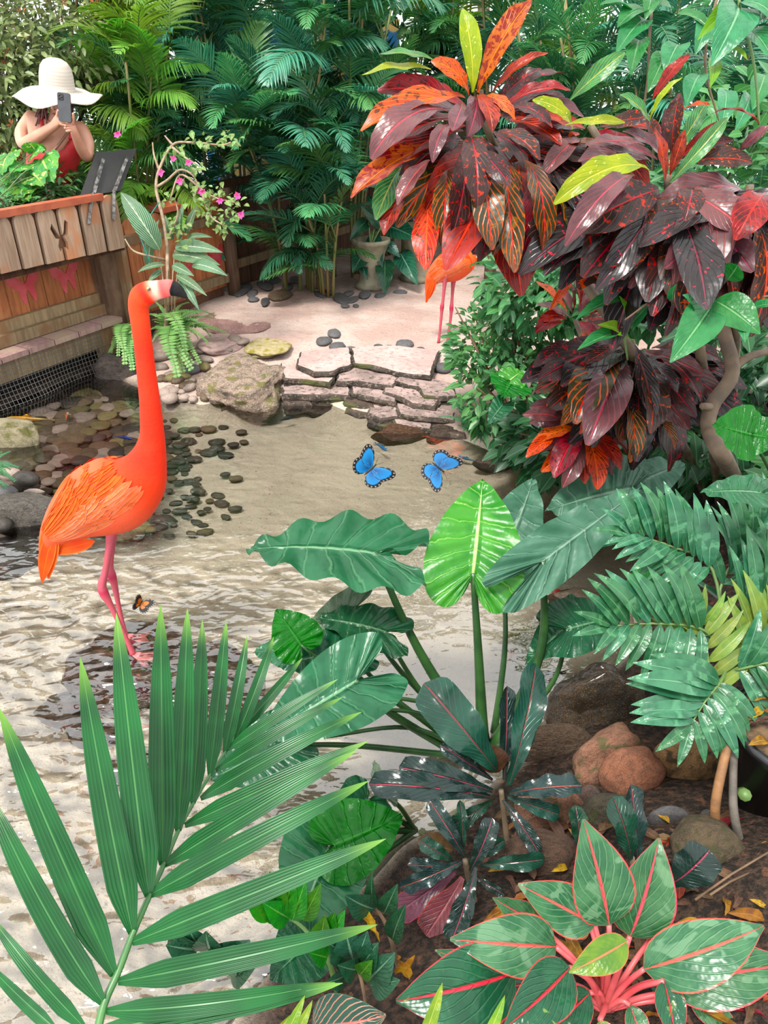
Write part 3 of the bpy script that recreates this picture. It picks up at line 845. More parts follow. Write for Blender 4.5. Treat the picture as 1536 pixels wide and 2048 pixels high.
# butterfly shapes on the fence: a butterfly half outline, mirrored
BF = [(0.00, 0.10), (0.12, 0.22), (0.40, 0.52), (0.62, 0.60), (0.72, 0.48), (0.66, 0.22), (0.46, 0.00), (0.34, -0.08), (0.36, -0.22), (0.30, -0.52), (0.20, -0.62), (0.12, -0.40), (0.05, -0.18), (0.0, -0.14)]
def butterfly_poly(sc, sx=1.0):
    h = catmull(BF, 3)
    return [(x * sc * sx, z * sc) for x, z in h] + [(-x * sc * sx, z * sc) for x, z in h[-2:0:-1]]
def bf_plate(name, px, py, off, size, mat, parent, sx=1.0, tilt=0.0, edge=None):
    s_, z_ = FL(px, py, off)
    poly = butterfly_poly(size, sx)
    ct, st = math.cos(tilt), math.sin(tilt)
    poly = [(x * ct - z * st, x * st + z * ct) for x, z in poly]
    n = len(poly)
    # fan-free front: two halves as strips so the concave outline is filled correctly
    v, f1, f2 = extrude_poly(poly, 0.012, 0.0)
    mb = MB()
    vs = [FM @ (p + Vector((s_, -off, z_))) for p in v]
    mb.add(vs, f1 + [f2[0], f2[1]])
    o = mb.build(name, mat, parent, smooth=False)
    return o
bf_plate('butterfly_panel', 52, 573, -0.13, 0.165, M_PINK, fence, 1.0, 0.1)
bf_plate('butterfly_panel', 133, 552, -0.13, 0.165, M_PINK, fence, 1.0, 0.1)
bf_plate('butterfly_panel', 434, 515, -0.09, 0.14, M_PINK, fence, 0.9, 0.1)
bf_plate('butterfly_panel', 372, 548, -0.09, 0.14, M_PINK, fence, 0.9, 0.1)
fbox('white_batten', -0.085, -0.07, -0.133, -0.125, 0.40, 0.78, M_WHITE, fence)

# ledge of short deck boards over the wire
deck = thing('deck_ledge', F(0.3, 0.05, 0.29), 'narrow ledge of short pinkish deck boards over the wire mesh', 'deck')
s = -0.9
while s < 0.98:
    w = 0.19
    fbox('deck_board', s, min(0.99, s + w - 0.008), -0.10, 0.07, 0.262, 0.295, M_DECK, deck)
    s += w
fbox('beam', -0.9, 0.98, 0.02, 0.05, 0.14, 0.262, M_RAIL, deck)
fbox('beam', 0.78, 0.99, 0.0, 0.045, 0.06, 0.262, M_RAIL, deck)
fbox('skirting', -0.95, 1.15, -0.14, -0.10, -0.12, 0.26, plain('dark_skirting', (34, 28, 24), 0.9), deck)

# wire mesh hanging from the ledge to the water, bulging at its foot
mb = MB()
def wp(s_, z_):
    k = max(0.0, (0.17 - z_) / 0.2)
    return F(s_, 0.055 + 0.05 * k * k + 0.02 * k * math.sin(s_ * 9), z_)
s = -0.9
while s < 0.80:
    mb.add(*loft([wp(s, z) for z in np.linspace(0.26, -0.03, 7)], [0.0016] * 7, 4, caps=False)[:2])
    s += 0.026
for z in np.arange(-0.02, 0.26, 0.026):
    ss_ = np.linspace(-0.9, 0.80, 34)
    mb.add(*loft([wp(q, z) for q in ss_], [0.0016] * 34, 4, caps=False)[:2])
wire = mb.build('wire_mesh', M_WIRE, None)
tag(wire, 'grey square wire mesh hanging under the deck ledge to the water', 'wire mesh', kind='stuff')

# ------------------------------------------------------------------ planter box with rounded picket front
planter = thing('planter_box', F(0.3, 0.1, 0.75), 'weathered wooden planter box with rounded pickets and butterfly cut-out', 'planter')
OFF = 0.13
bounds_top = [(-58, 432), (8, 440), (28, 432), (72, 428), (78, 424), (118, 422), (124, 418), (160, 414), (166, 408), (203, 400), (212, 396), (238, 388)]
EDG = [(-62, -17), (-12, 31), (36, 77), (82, 119), (124, 162), (168, 205), (211, 242)]
sL, zL = FL(0, 430, OFF); sR, zR = FL(240, 386, OFF)
sL2, zL2 = FL(0, 548, OFF); sR2, zR2 = FL(243, 497, OFF)
ztop = lambda q: zL + (zR - zL) * (q - sL) / (sR - sL)
zbot = lambda q: zL2 + (zR2 - zL2) * (q - sL2) / (sR2 - sL2)
for i, (x0, x1) in enumerate(EDG):
    ym = 490 - 46 * (x0 + x1) / 2 / 240
    a, c = FL(x0, ym, OFF)[0], FL(x1, ym, OFF)[0]
    cm, hw = (a + c) / 2, (c - a) / 2
    zt, zb = ztop(cm), zbot(cm)
    right_notch, left_notch = [], []
    h = zt - zb
    if i == 3:   # the cut-out butterfly bites into the facing edges of two neighbouring boards
        right_notch = [(c, zb + 0.22 * h), (c - 0.3 * hw, zb + 0.16 * h), (c - 0.38 * hw, zb + 0.28 * h), (c - 0.12 * hw, zb + 0.40 * h), (c - 0.5 * hw, zb + 0.42 * h), (c - 0.85 * hw, zb + 0.60 * h), (c - 0.62 * hw, zb + 0.70 * h), (c - 0.2 * hw, zb + 0.52 * h), (c, zb + 0.44 * h)]
    if i == 4:
        left_notch = [(a, zb + 0.46 * h), (a + 0.2 * hw, zb + 0.54 * h), (a + 0.5 * hw, zb + 0.72 * h), (a + 0.8 * hw, zb + 0.66 * h), (a + 0.55 * hw, zb + 0.46 * h), (a + 0.15 * hw, zb + 0.42 * h), (a + 0.35 * hw, zb + 0.30 * h), (a + 0.28 * hw, zb + 0.18 * h), (a, zb + 0.24 * h)]
    pts = [(a, zb), (c, zb)] + right_notch + [(c, zt - 0.06)] + [(cm + hw * math.cos(t), zt - 0.06 + 0.06 * math.sin(t)) for t in np.linspace(0.25, math.pi - 0.25, 9)] + [(a, zt - 0.06)] + left_notch
    v, f1, f2 = extrude_poly(pts, 0.022, 0.0)
    mb = MB(); mb.add([FM @ (p + Vector((0, -OFF, 0))) for p in v], f1 + f2)
    mb.build('picket', M_GREYW, planter, smooth=False)
s_l, z_t = FL(-70, 440, OFF); s_r, z_r = FL(242, 388, OFF)
zr = (z_t + z_r) / 2
fbox('box_back', s_l, s_r - 0.02, -0.36, -0.33, 0.72, zr + 0.0, M_DARKW, planter)
fbox('box_front', s_l, s_r - 0.02, 0.06, 0.10, 0.72, zr - 0.03, M_DARKW, planter)
fbox('box_side', s_r - 0.05, s_r - 0.02, -0.36, 0.10, 0.72, zr - 0.02, M_DARKW, planter)
fbox('box_floor', s_l, s_r - 0.02, -0.36, 0.10, 0.72, 0.76, M_DARKW, planter)
s_rim, _ = FL(200, 385, OFF)
fbox('rim', s_l, s_rim, 0.085, 0.155, zr - 0.015, zr + 0.022, M_TERRA, planter)
soil = fbox('soil', s_l, s_r - 0.05, -0.33, 0.06, zr - 0.10, zr - 0.015, M_SOILB, planter)
PL_Z = zr

# ------------------------------------------------------------------ interpretive board seen from behind, on two steel brackets
sign = thing('sign_board', F(0.95, 0.1, zr), 'dark grey information board seen from behind on two steel brackets', 'sign')
# the board leans back towards the walkway
sq, zq = FL(200, 388, OFF - 0.03)
lean = (Vector((0, 0, 1)) * 0.80 - FN * 0.60).normalized()
nrm = FU.cross(lean).normalized()
def on_board(px, py):
    r = ray(px, py); return CAM + r * ((F(sq, OFF - 0.03, zq) - CAM).dot(nrm) / r.dot(nrm))
c4 = [on_board(160, 394), on_board(242, 381), on_board(273, 297), on_board(192, 305)]
if nrm.dot(CAM - c4[0]) < 0: nrm = -nrm
mb = MB(); th = -nrm * 0.018
mb.add(c4 + [p + th for p in c4], [(0, 1, 2, 3), (7, 6, 5, 4), (0, 4, 5, 1), (1, 5, 6, 2), (2, 6, 7, 3), (3, 7, 4, 0)])
mb.build('board', M_BLACKM, sign, smooth=False)
for (a0, a1, a2) in (((178, 448), (184, 394), (204, 322)), ((228, 440), (228, 382), (252, 318))):
    mb = MB()
    q0_ = FL(a0[0], a0[1], OFF + 0.012); q1_ = FL(a1[0], a1[1], OFF + 0.012)
    p0, p1 = F(q0_[0], OFF + 0.012, q0_[1]), F(q1_[0], OFF + 0.012, q1_[1])
    p1b = on_board(a1[0] + 2, a1[1] - 6) + nrm * 0.012; p2 = on_board(*a2) + nrm * 0.012
    for q0, q1 in ((p0, p1), (p1, p1b), (p1b, p2)):
        tube(mb, [q0, q1], 0.013, n=4)
    mb.build('bracket', M_STRAPM, sign, smooth=False)

# ------------------------------------------------------------------ wall with the painted mural far behind the palms
b = NB('painted_mural'); co = b.coord('Object')
n1 = b.noise(co, 1.6, 2); n2 = b.noise(b.mapping(co, (1, 1, 1), (0, 0, 0), (4, 2, 1)), 2.2, 2); n3 = b.noise(co, 9, 3)
c = b.mix(b.ss(n1, 0.45, 0.5), lin(96, 150, 196), lin(30, 130, 200)); c = b.mix(b.ss(n2, 0.55, 0.58), c, lin(226, 190, 110)); c = b.mix(b.ss(n3, 0.6, 0.65), c, lin(210, 214, 210))
M_MURAL = b.bsdf(c, 0.7)
mb = MB(); mb.box((-0.85, 8.6, 1.3), (2.0, 0.06, 1.7))
mural = mb.build('mural_board', M_MURAL, None, smooth=False)
tag(mural, 'blue and yellow painted board glimpsed behind the palms', 'mural')
# ================================================================== FLAMINGOS
b = NB('flamingo_plumage'); co = b.coord('Object')
att = b.n('ShaderNodeAttribute', attribute_name='Col')
nz = b.noise(b.mapping(co, (30, 30, 30)), 3.0, 3); n2 = b.noise(co, 14.0, 3)
sc_ = b.n('ShaderNodeSeparateColor'); b.link(att.outputs['Color'], sc_.inputs[0])
c = b.mix(b.math('MULTIPLY', b.ss(n2, 0.4, 0.7), b.math('MULTIPLY', sc_.outputs[0], 0.3)), att.outputs['Color'], (0.62, 0.05, 0.01, 1))
M_FLAM = b.bsdf(c, 0.7, b.bump(nz, 0.35, 0.004), 0.25, trans=0.0)
M_FEA = leaf_mat('flamingo_feather', (255, 104, 54), (255, 84, 38), mid=(255, 124, 74), midw=0.08, edge=(255, 128, 84), edgew=0.80, rough=0.6, trans=0.1, rv=0.10, rh=0.003, relief=0.15, spec=0.2)
M_FEA2 = leaf_mat('flamingo_pale_feather', (255, 140, 104), (255, 124, 84), mid=(255, 156, 122), midw=0.08, edge=(255, 158, 128), edgew=0.80, rough=0.6, trans=0.1, rv=0.06, rh=0.003, relief=0.15, spec=0.2)
M_EYE = plain('bird_eye', (226, 190, 120), 0.2, c2=(60, 40, 30), scale=120)

def flamingo(label, spine, legs, yplane, feet_z, body_range, featherseed=1, lat=0.72):
    """spine: (px, py, radius px, colour) from tail tip to bill tip"""
    def at(px, py): return AtY(px, py, yplane)
    d0 = depth_of(at(spine[len(spine) // 2][0], spine[len(spine) // 2][1]))
    S = catmull([(x, y, r) + tuple(min(1.0, q * (1.12 if c != BLK else 1)) for q in lin(c)[:3]) + (l,) for x, y, r, c, l in spine], 6)
    pts = [at(q[0], q[1]) for q in S]
    rad = [max(0.6, q[2]) / FPX * depth_of(p) for q, p in zip(S, pts)]
    n = 18
    v, f, uv = loft(pts, [(r, r * q[6]) for r, q in zip(rad, S)], n, side=(0, 1, 0))
    cols = []
    for q in S:
        for k in range(n): cols.append(tuple(np.clip(q[3:6], 0, 1)))
    mb = MB(); mb.add(v, f, uv, 0, cols)
    legc = lin(214, 96, 112)[:3]; jointc = lin(206, 52, 92)[:3]
    for li, (lp, foot, dy) in enumerate(legs):
        L = catmull([(x, y, r) for x, y, r in lp], 5)
        P = [AtY(x, y, yplane + dy) for x, y, r in L]
        R = [r / FPX * depth_of(p) for (x, y, r), p in zip(L, P)]
        v, f, uv = loft(P, R, 8, side=(0, 1, 0))
        jc = []
        mid = max(range(len(R)), key=lambda i: R[i] if 4 < i < len(R) - 4 else 0)
        for i in range(len(P)):
            w = math.exp(-((i - mid) / 2.0) ** 2)
            for k in range(8): jc.append(tuple(np.array(legc) * (1 - w) + np.array(jointc) * w))
        mb.add(v, f, uv, 0, jc)
        # webbed foot: three toes with webs
        e = P[-1]
        fl = foot
        toes = [Vector((math.cos(a) * fl, math.sin(a) * fl, -0.004)) for a in (-0.75, -0.2, 0.38)]
        fv = [e + Vector((-0.012, 0, 0.006))] + [e + t + Vector((0, 0, -e.z + feet_z + 0.004)) for t in toes]
        fv2 = [e + (toes[0] + toes[1]) * 0.40 + Vector((0, 0, -e.z + feet_z + 0.006)), e + (toes[1] + toes[2]) * 0.40 + Vector((0, 0, -e.z + feet_z + 0.006))]
        allv = fv + fv2
        top = [(0, 1, 4), (0, 4, 2), (0, 2, 5), (0, 5, 3)]
        mb.add(allv + [p - Vector((0, 0, 0.008)) for p in allv], top + [tuple(i + 6 for i in t[::-1]) for t in top] + [(0, 6, 7, 1), (1, 7, 10, 4), (4, 10, 8, 2), (2, 8, 11, 5), (5, 11, 9, 3), (3, 9, 6, 0)], None, 0, lin(240, 150, 146)[:3])
        for t in toes:
            tip = e + t + Vector((0, 0, -e.z + feet_z + 0.006))
            v, f, uv = loft([e + Vector((0, 0, -e.z + feet_z + 0.012)), e.lerp(tip, 0.5) * 1.0 + Vector((0, 0, -e.z * 0.5 + feet_z * 0.5 + 0.0)), tip], [0.007, 0.006, 0.003], 6)
            mb.add(v, f, uv, 0, lin(236, 130, 130)[:3])
    t = thing('flamingo', (pts[len(pts) // 3].x, yplane, feet_z), label, 'bird')
    body = mb.build('body', M_FLAM, t, cols=True)
    # wing feathers laid over the flanks
    i0, i1 = [int(q * 6) for q in body_range]
    rr = random.Random(featherseed)
    fm = [leaf_mesh('feather', M_FEA, P_LANCE(0.07), 2, 10, 0.15, 0.35, seed=i) for i in range(2)]
    fm2 = [leaf_mesh('feather', M_FEA2, P_LANCE(0.075), 2, 10, 0.15, 0.35, seed=i) for i in range(2)]
    side_list = []
    def surf(u, ang, sd, lift):
        """u 0..1 from shoulder (front) to tail root; ang from the back (0) down the flank"""
        q = i1 + (i0 - i1) * u
        k = max(0, min(len(pts) - 2, int(q))); fr = q - k
        p = pts[k].lerp(pts[k + 1], fr); r = rad[k] * (1 - fr) + rad[k + 1] * fr
        tg = (pts[k + 1] - pts[k]).normalized()
        s_ = Vector((0, -1, 0)) * sd
        up = Vector((0, 1, 0)).cross(tg).normalized()
        if up.z < 0: up = -up
        nrm = (up * math.cos(ang) + s_ * math.sin(ang) * S[k][6])
        return p + nrm * (r + lift), nrm.normalized()
    for sd in (1, -1):
        wing = None
        rows = [(0.02, 0.40, 15, 0.007), (0.16, 0.62, 16, 0.006), (0.34, 0.82, 16, 0.005), (0.52, 1.0, 15, 0.004)]
        for ri, (u0, u1, nn, lift) in enumerate(rows):
            for k in range(nn):
                a0 = 0.15 + 1.75 * k / (nn - 1)
                p0, n0 = surf(u0 + rr.uniform(-0.03, 0.03), a0, sd, lift)
                p1, n1 = surf(min(1.0, u1 + rr.uniform(-0.05, 0.05)), a0 * 0.70 + 0.35 + 0.18, sd, lift * 0.8)
                pale = k > nn * 0.55
                side_list.append(('wing_feather', (fm2 if pale else fm)[k % 2], p0, p1, n0 + n1, 1.15))
    for args in side_list:
        place(args[0], args[1], args[2], args[3], args[4], t, ws=args[5], zs=0.5)
    # drooping tail plumes
    return t, at, pts, rad, fm

BODY = (255, 98, 58); RED = (252, 46, 6); ORG = (254, 66, 16); PALE = (255, 150, 112); BLK = (26, 22, 24); FACE = (246, 200, 176); BILL = (250, 106, 100)
foot = G(268, 1306, -0.012)
spine1 = [(88, 1150, 4, ORG, 1.0), (92, 1112, 13, ORG, 1.0), (112, 1066, 31, BODY, 0.9), (148, 1032, 54, BODY, 0.8), (196, 1004, 77, BODY, 0.72), (240, 984, 80, BODY, 0.7), (276, 958, 60, ORG, 0.75), (296, 920, 38, RED, 0.85),
          (304, 875, 25, RED, 1), (301, 815, 21, RED, 1), (294, 755, 19, RED, 1), (287, 695, 18, RED, 1), (280, 640, 19, ORG, 1), (277, 612, 20, ORG, 1), (283, 594, 23, ORG, 0.9), (299, 584, 22, ORG, 0.8), (313, 580, 19, FACE, 0.65),
          (324, 578, 18, BILL, 0.55), (334, 576, 17, BILL, 0.5), (340, 575, 16, BILL, 0.5), (343, 576, 16, BLK, 0.5), (350, 578, 15, BLK, 0.48), (357, 582, 13, BLK, 0.45), (366, 589, 8, BLK, 0.4), (375, 597, 2, BLK, 0.4)]
legs1 = [([(222, 1060, 12), (219, 1090, 8), (211, 1140, 6.5), (204, 1170, 9), (208, 1186, 9.5), (222, 1212, 6), (240, 1250, 5), (256, 1285, 5), (266, 1308, 6)], 0.085, -0.02),
         ([(225, 1060, 12), (224, 1090, 7), (221, 1130, 6), (224, 1152, 9), (229, 1170, 7), (236, 1205, 5), (246, 1250, 4.5), (254, 1276, 5)], 0.085, 0.08)]
flam1, at1, p1_, r1_, fm1 = flamingo('orange red flamingo standing on the wet rock in the foreground', spine1, legs1, foot.y, -0.012, (2.0, 6.4))
for (bx, by, tx, ty, w) in ((112, 1060, 97, 1158, 1.6), (108, 1060, 84, 1166, 1.6), (118, 1075, 86, 1140, 1.6), (125, 1080, 88, 1120, 1.6), (190, 1082, 92, 1105, 1.9), (150, 1085, 118, 1102, 1.3), (104, 1040, 84, 1130, 1.5)):
    place('tail_feather', fm1[0], AtY(bx, by, foot.y - 0.03), AtY(tx, ty, foot.y - 0.02), Vector((0, -1, 0.3)), flam1, ws=w)
mb = MB(); ep = AtY(302, 579, foot.y)
bm = bmesh.new(); bmesh.ops.create_icosphere(bm, subdivisions=2, radius=0.006)
em = bpy.data.meshes.new('eye'); bm.to_mesh(em); bm.free(); em.materials.append(M_EYE)
er = 20 / FPX * depth_of(ep) * 0.74
for sd in (-1, 1):
    ob('eye', em, flam1, Matrix.Translation(ep + Vector((0, sd * er, 0.006))))

# second bird on the beach, neck folded back among the leaves
ff = G(890, 688, 0.09)
OR2 = (255, 100, 36)
spine2 = [(853, 604, 2, (255, 150, 40), 1), (857, 580, 7, OR2, 1), (866, 556, 16, BODY, 0.9), (886, 540, 27, BODY, 0.8), (908, 530, 32, BODY, 0.75), (928, 520, 27, OR2, 0.8), (940, 504, 17, OR2, 0.9), (942, 486, 9, ORG, 1), (934, 470, 8, ORG, 1),
          (920, 466, 8, ORG, 1), (910, 476, 8, ORG, 1), (906, 492, 9, ORG, 0.9), (905, 508, 9, ORG, 0.8), (903, 520, 8, FACE, 0.7), (901, 532, 6, BILL, 0.6), (897, 542, 4, BLK, 0.5), (892, 548, 1, BLK, 0.5)]
legs2 = [([(892, 548, 8), (889, 570, 4), (886, 600, 3), (884, 614, 4.2), (883, 628, 3), (880, 660, 2.6), (877, 686, 3)], 0.07, -0.05),
         ([(908, 548, 8), (906, 572, 4), (904, 600, 3), (903, 616, 4.2), (902, 630, 3), (898, 662, 2.6), (894, 688, 3)], 0.07, 0.0)]
flam2, at2, p2_, r2_, fm2_ = flamingo('orange flamingo on the far beach with its head hidden by red leaves', spine2, legs2, ff.y, 0.085, (1.6, 5.2), 5)
for (bx, by, tx, ty, w) in ((866, 556, 852, 606, 1.6), (872, 562, 858, 598, 1.5), (930, 505, 948, 540, 1.6), (925, 500, 940, 520, 1.8)):
    place('tail_feather', fm2_[0], AtY(bx, by, ff.y - 0.06), AtY(tx, ty, ff.y - 0.05), Vector((0, -1, 0.3)), flam2, ws=w)
# ================================================================== BACKGROUND PLANTING
def frond_mesh(name, mats, seed, pairs=22, leaflet=0.26, width=0.012, arch=1.0, droop=0.5, vee=0.35, start=0.18, tipf=0.35, sweep=0.9):
    """feather frond of length 1 along +Y, arching down; leaflets are folded strips. mats = (leaf, stalk)"""
    rr = random.Random(seed)
    mb = MB()
    N = 16
    pts, ang = [Vector((0, 0, 0))], []
    y = z = 0.0
    for i in range(N):
        a = arch * (0.55 - (i + 0.5) / N)
        y += math.cos(a) / N; z += math.sin(a) / N
        pts.append(Vector((0.01 * math.sin(i * 0.7 + seed), y, z)))
    rad = [0.008 * (1 - 0.8 * i / N) for i in range(N + 1)]
    v, f, uv = loft(pts, rad, 4); mb.add(v, f, [(0.5, 0.5)] * len(v), 1)
    for k in range(pairs):
        t = start + (1 - start) * (k + 0.5) / pairs
        q = t * N; i = min(N - 1, int(q)); p = pts[i].lerp(pts[i + 1], q - i)
        tg = (pts[i + 1] - pts[i]).normalized()
        prof = (math.sin(math.pi * min(1, 0.25 + 0.75 * (t - start) / (1 - start))) ** 0.6) * (1 - tipf * (t - start))
        for sd in (-1, 1):
            L = leaflet * prof * rr.uniform(0.85, 1.12)
            if L < 0.03: L = 0.03
            sw = sweep * (0.75 + 0.5 * t) + rr.uniform(-0.12, 0.12)
            up = Vector((0, -tg.z, tg.y))
            d = Vector((sd * math.cos(sw * 0.9), 0, 0)) + tg * math.sin(sw * 0.9) + up * (vee + rr.uniform(-0.1, 0.1))
            d.normalize()
            side = d.cross(up).normalized()
            pp = p.copy(); M = 5; base = []
            vs, uvs, fs = [], [], []
            dd = d.copy()
            for m in range(M + 1):
                tt = m / M
                w = width * (0.35 + 1.3 * math.sin(math.pi * min(1, tt * 0.8 + 0.12))) * (1 - tt ** 3)
                nrm = side.cross(dd).normalized()
                vs += [pp - side * w - nrm * w * 0.35, pp + nrm * 0.0, pp + side * w - nrm * w * 0.35]
                uvs += [(0, tt), (0.5, tt), (1, tt)]
                if m < M:
                    fs += [(m * 3, m * 3 + 1, m * 3 + 4, m * 3 + 3), (m * 3 + 1, m * 3 + 2, m * 3 + 5, m * 3 + 4)]
                dd = (dd + Vector((0, 0, -droop * 1.4 / M))).normalized()
                pp = pp + dd * (L / M)
            mb.add(vs, fs, uvs, 0)
    return mk(name, mb.v, mb.f, list(mats), mb.uv, True, None, mb.mi)

M_PALM = leaf_mat('palm_green', (84, 150, 88), (56, 122, 76), mid=(150, 196, 136), midw=0.14, rough=0.34, trans=0.25, rv=0.3, rh=0.03, relief=0.0)
M_PALMB = leaf_mat('palm_bluegreen', (66, 132, 100), (44, 108, 82), mid=(140, 188, 156), midw=0.14, rough=0.3, trans=0.2, rv=0.3, rh=0.02, relief=0.0)
M_PALMY = leaf_mat('palm_yellowgreen', (130, 178, 80), (98, 154, 68), mid=(180, 206, 110), midw=0.10, rough=0.35, trans=0.35, rv=0.25, rh=0.03, relief=0.0)
M_CANE = plain('palm_cane', (124, 138, 70), 0.5, 0.2, 12, c2=(150, 116, 70))
M_STALK = plain('palm_stalk', (108, 144, 74), 0.5)
M_TWIG = plain('brown_twig', (128, 100, 72), 0.8, 0.2, 24)

FRONDS = {}
for key, m in (('g', M_PALM), ('b', M_PALMB), ('y', M_PALMY)):
    FRONDS[key] = [frond_mesh('frond', (m, M_STALK), 3 * i + ord(key), pairs=27 + 2 * (i % 3), leaflet=0.33 + 0.03 * (i % 3), width=0.0078, arch=1.0 + 0.45 * i, droop=0.45 + 0.25 * (i % 3)) for i in range(4)]

def palm_clump(x, y, label, keys, height, nf, seed, size=(0.7, 1.05), spread=0.35, low=0.25, canes=7, face=0.0, group=None):
    rr = random.Random(seed)
    z0 = max(0.02, gh(x, y) if y < 8.9 else 0.1)
    t = thing('palm', (x, y, z0), label, 'palm', group)
    tops = []
    for k in range(canes):
        a = rr.uniform(0, 6.283); r = rr.uniform(0.03, 0.16)
        h = height * rr.uniform(0.45, 1.0)
        bx, by = x + r * math.cos(a), y + r * math.sin(a)
        lx, ly = spread * rr.uniform(0.2, 1) * math.cos(a), spread * rr.uniform(0.2, 1) * math.sin(a)
        pts = [Vector((bx + lx * q * q, by + ly * q * q, z0 - 0.03 + h * q)) for q in np.linspace(0, 1, 7)]
        mb = MB(); tube(mb, pts, 0.014, 0.009, 6); mb.build('cane', M_CANE, t)
        tops.append(pts)
    for k in range(int(nf * 1.25)):
        pts = tops[k % canes]
        q = low + (1 - low) * rr.random() ** 0.7
        i = min(5, int(q * 6)); p = pts[i].lerp(pts[i + 1], q * 6 - i)
        # fronds fan out all round, a little more towards the light over the pond
        a = rr.uniform(0, 6.283)
        if rr.random() < face: a = rr.uniform(-2.7, -0.45)
        el = rr.uniform(-0.15, 0.75) + (0.35 if q > 0.85 else 0)
        L = rr.uniform(*size) * (0.7 if q < 0.45 else 1.0)
        d = Vector((math.cos(a) * math.cos(el), math.sin(a) * math.cos(el), math.sin(el)))
        tip = p + d * L * 0.93
        if tip.z < z0 + 0.05: tip.z = z0 + 0.05 + rr.random() * 0.1
        key = rr.choice(keys)
        place('frond', rr.choice(FRONDS[key]), p, tip, Vector((rr.uniform(-0.25, 0.25), rr.uniform(-0.25, 0.25), 1)), t, ws=1.0, roll=rr.uniform(-0.3, 0.3))
    return t

PALMS = [
 # px of the base, distance, label, keys, height, fronds
 (600, 6.35, 'dark green bamboo palm rising in the middle above the cobbles', 'bbg', 2.3, 44),
 (655, 6.2, 'low bamboo palm whose fronds touch the cobbles left of the urns', 'bg', 1.2, 30),
 (500, 6.75, 'tall bamboo palm right behind the round fence post', 'bgb', 2.6, 40),
 (700, 6.9, 'slender bamboo palm behind the urn with broad leaves', 'bgg', 2.4, 38),
 (395, 6.6, 'green areca palm behind the small flowering tree', 'ggb', 1.9, 36),
 (300, 6.3, 'bright green areca palm right of the woman with the hat', 'gyy', 1.8, 36),
 (225, 6.5, 'feathery palm with light tips behind the information board', 'yyg', 2.0, 34),
 (330, 7.6, 'yellow green sunlit palm at the top left of the palm thicket', 'yyg', 2.6, 34),
 (470, 7.9, 'tall pale palm at the top behind the bamboo palms', 'gyb', 3.2, 36),
 (640, 8.0, 'tall palm in the back centre of the thicket', 'gbb', 3.2, 36),
 (790, 7.7, 'palm with greyish fronds behind the big red croton', 'bgb', 2.7, 36),
 (880, 8.3, 'far palm at the top centre near the pale trunk', 'gby', 3.0, 30),
]
for i, (px, yy, lab, keys, h, nf) in enumerate(PALMS):
    x = (px - 768) / FPX * (yy * math.cos(PITCH) + 0.8)
    palm_clump(x, yy, lab, keys, h, nf, 100 + i, face=0.55, low=0.12 if h < 2.4 else 0.3)

PALMS_R = [
 (1080, 7.0, 'grey green fern palm beyond the red croton at the top right', 'bbg', 2.3, 36),
 (1190, 6.4, 'fine leaved palm behind the tall crotons', 'bgg', 2.2, 34),
 (1320, 5.8, 'palm hidden behind the hanging vine at the upper right', 'gbb', 2.3, 32),
 (980, 7.4, 'pale feathery palm above the far beach behind the red croton', 'gbb', 2.4, 34),
 (1130, 8.2, 'tall far palm at the top right of the red croton', 'gyb', 3.0, 34),
 (1270, 7.6, 'tall far palm behind the climbing vine', 'bgb', 3.0, 34),
 (1460, 5.2, 'shaded palm at the upper right corner', 'gbb', 2.2, 30),
]
for i, (px, yy, lab, keys, h, nf) in enumerate(PALMS_R):
    x = (px - 768) / FPX * (yy * math.cos(PITCH) + 0.6)
    palm_clump(x, yy, lab, keys, h, nf, 160 + i, face=0.6, low=0.15)

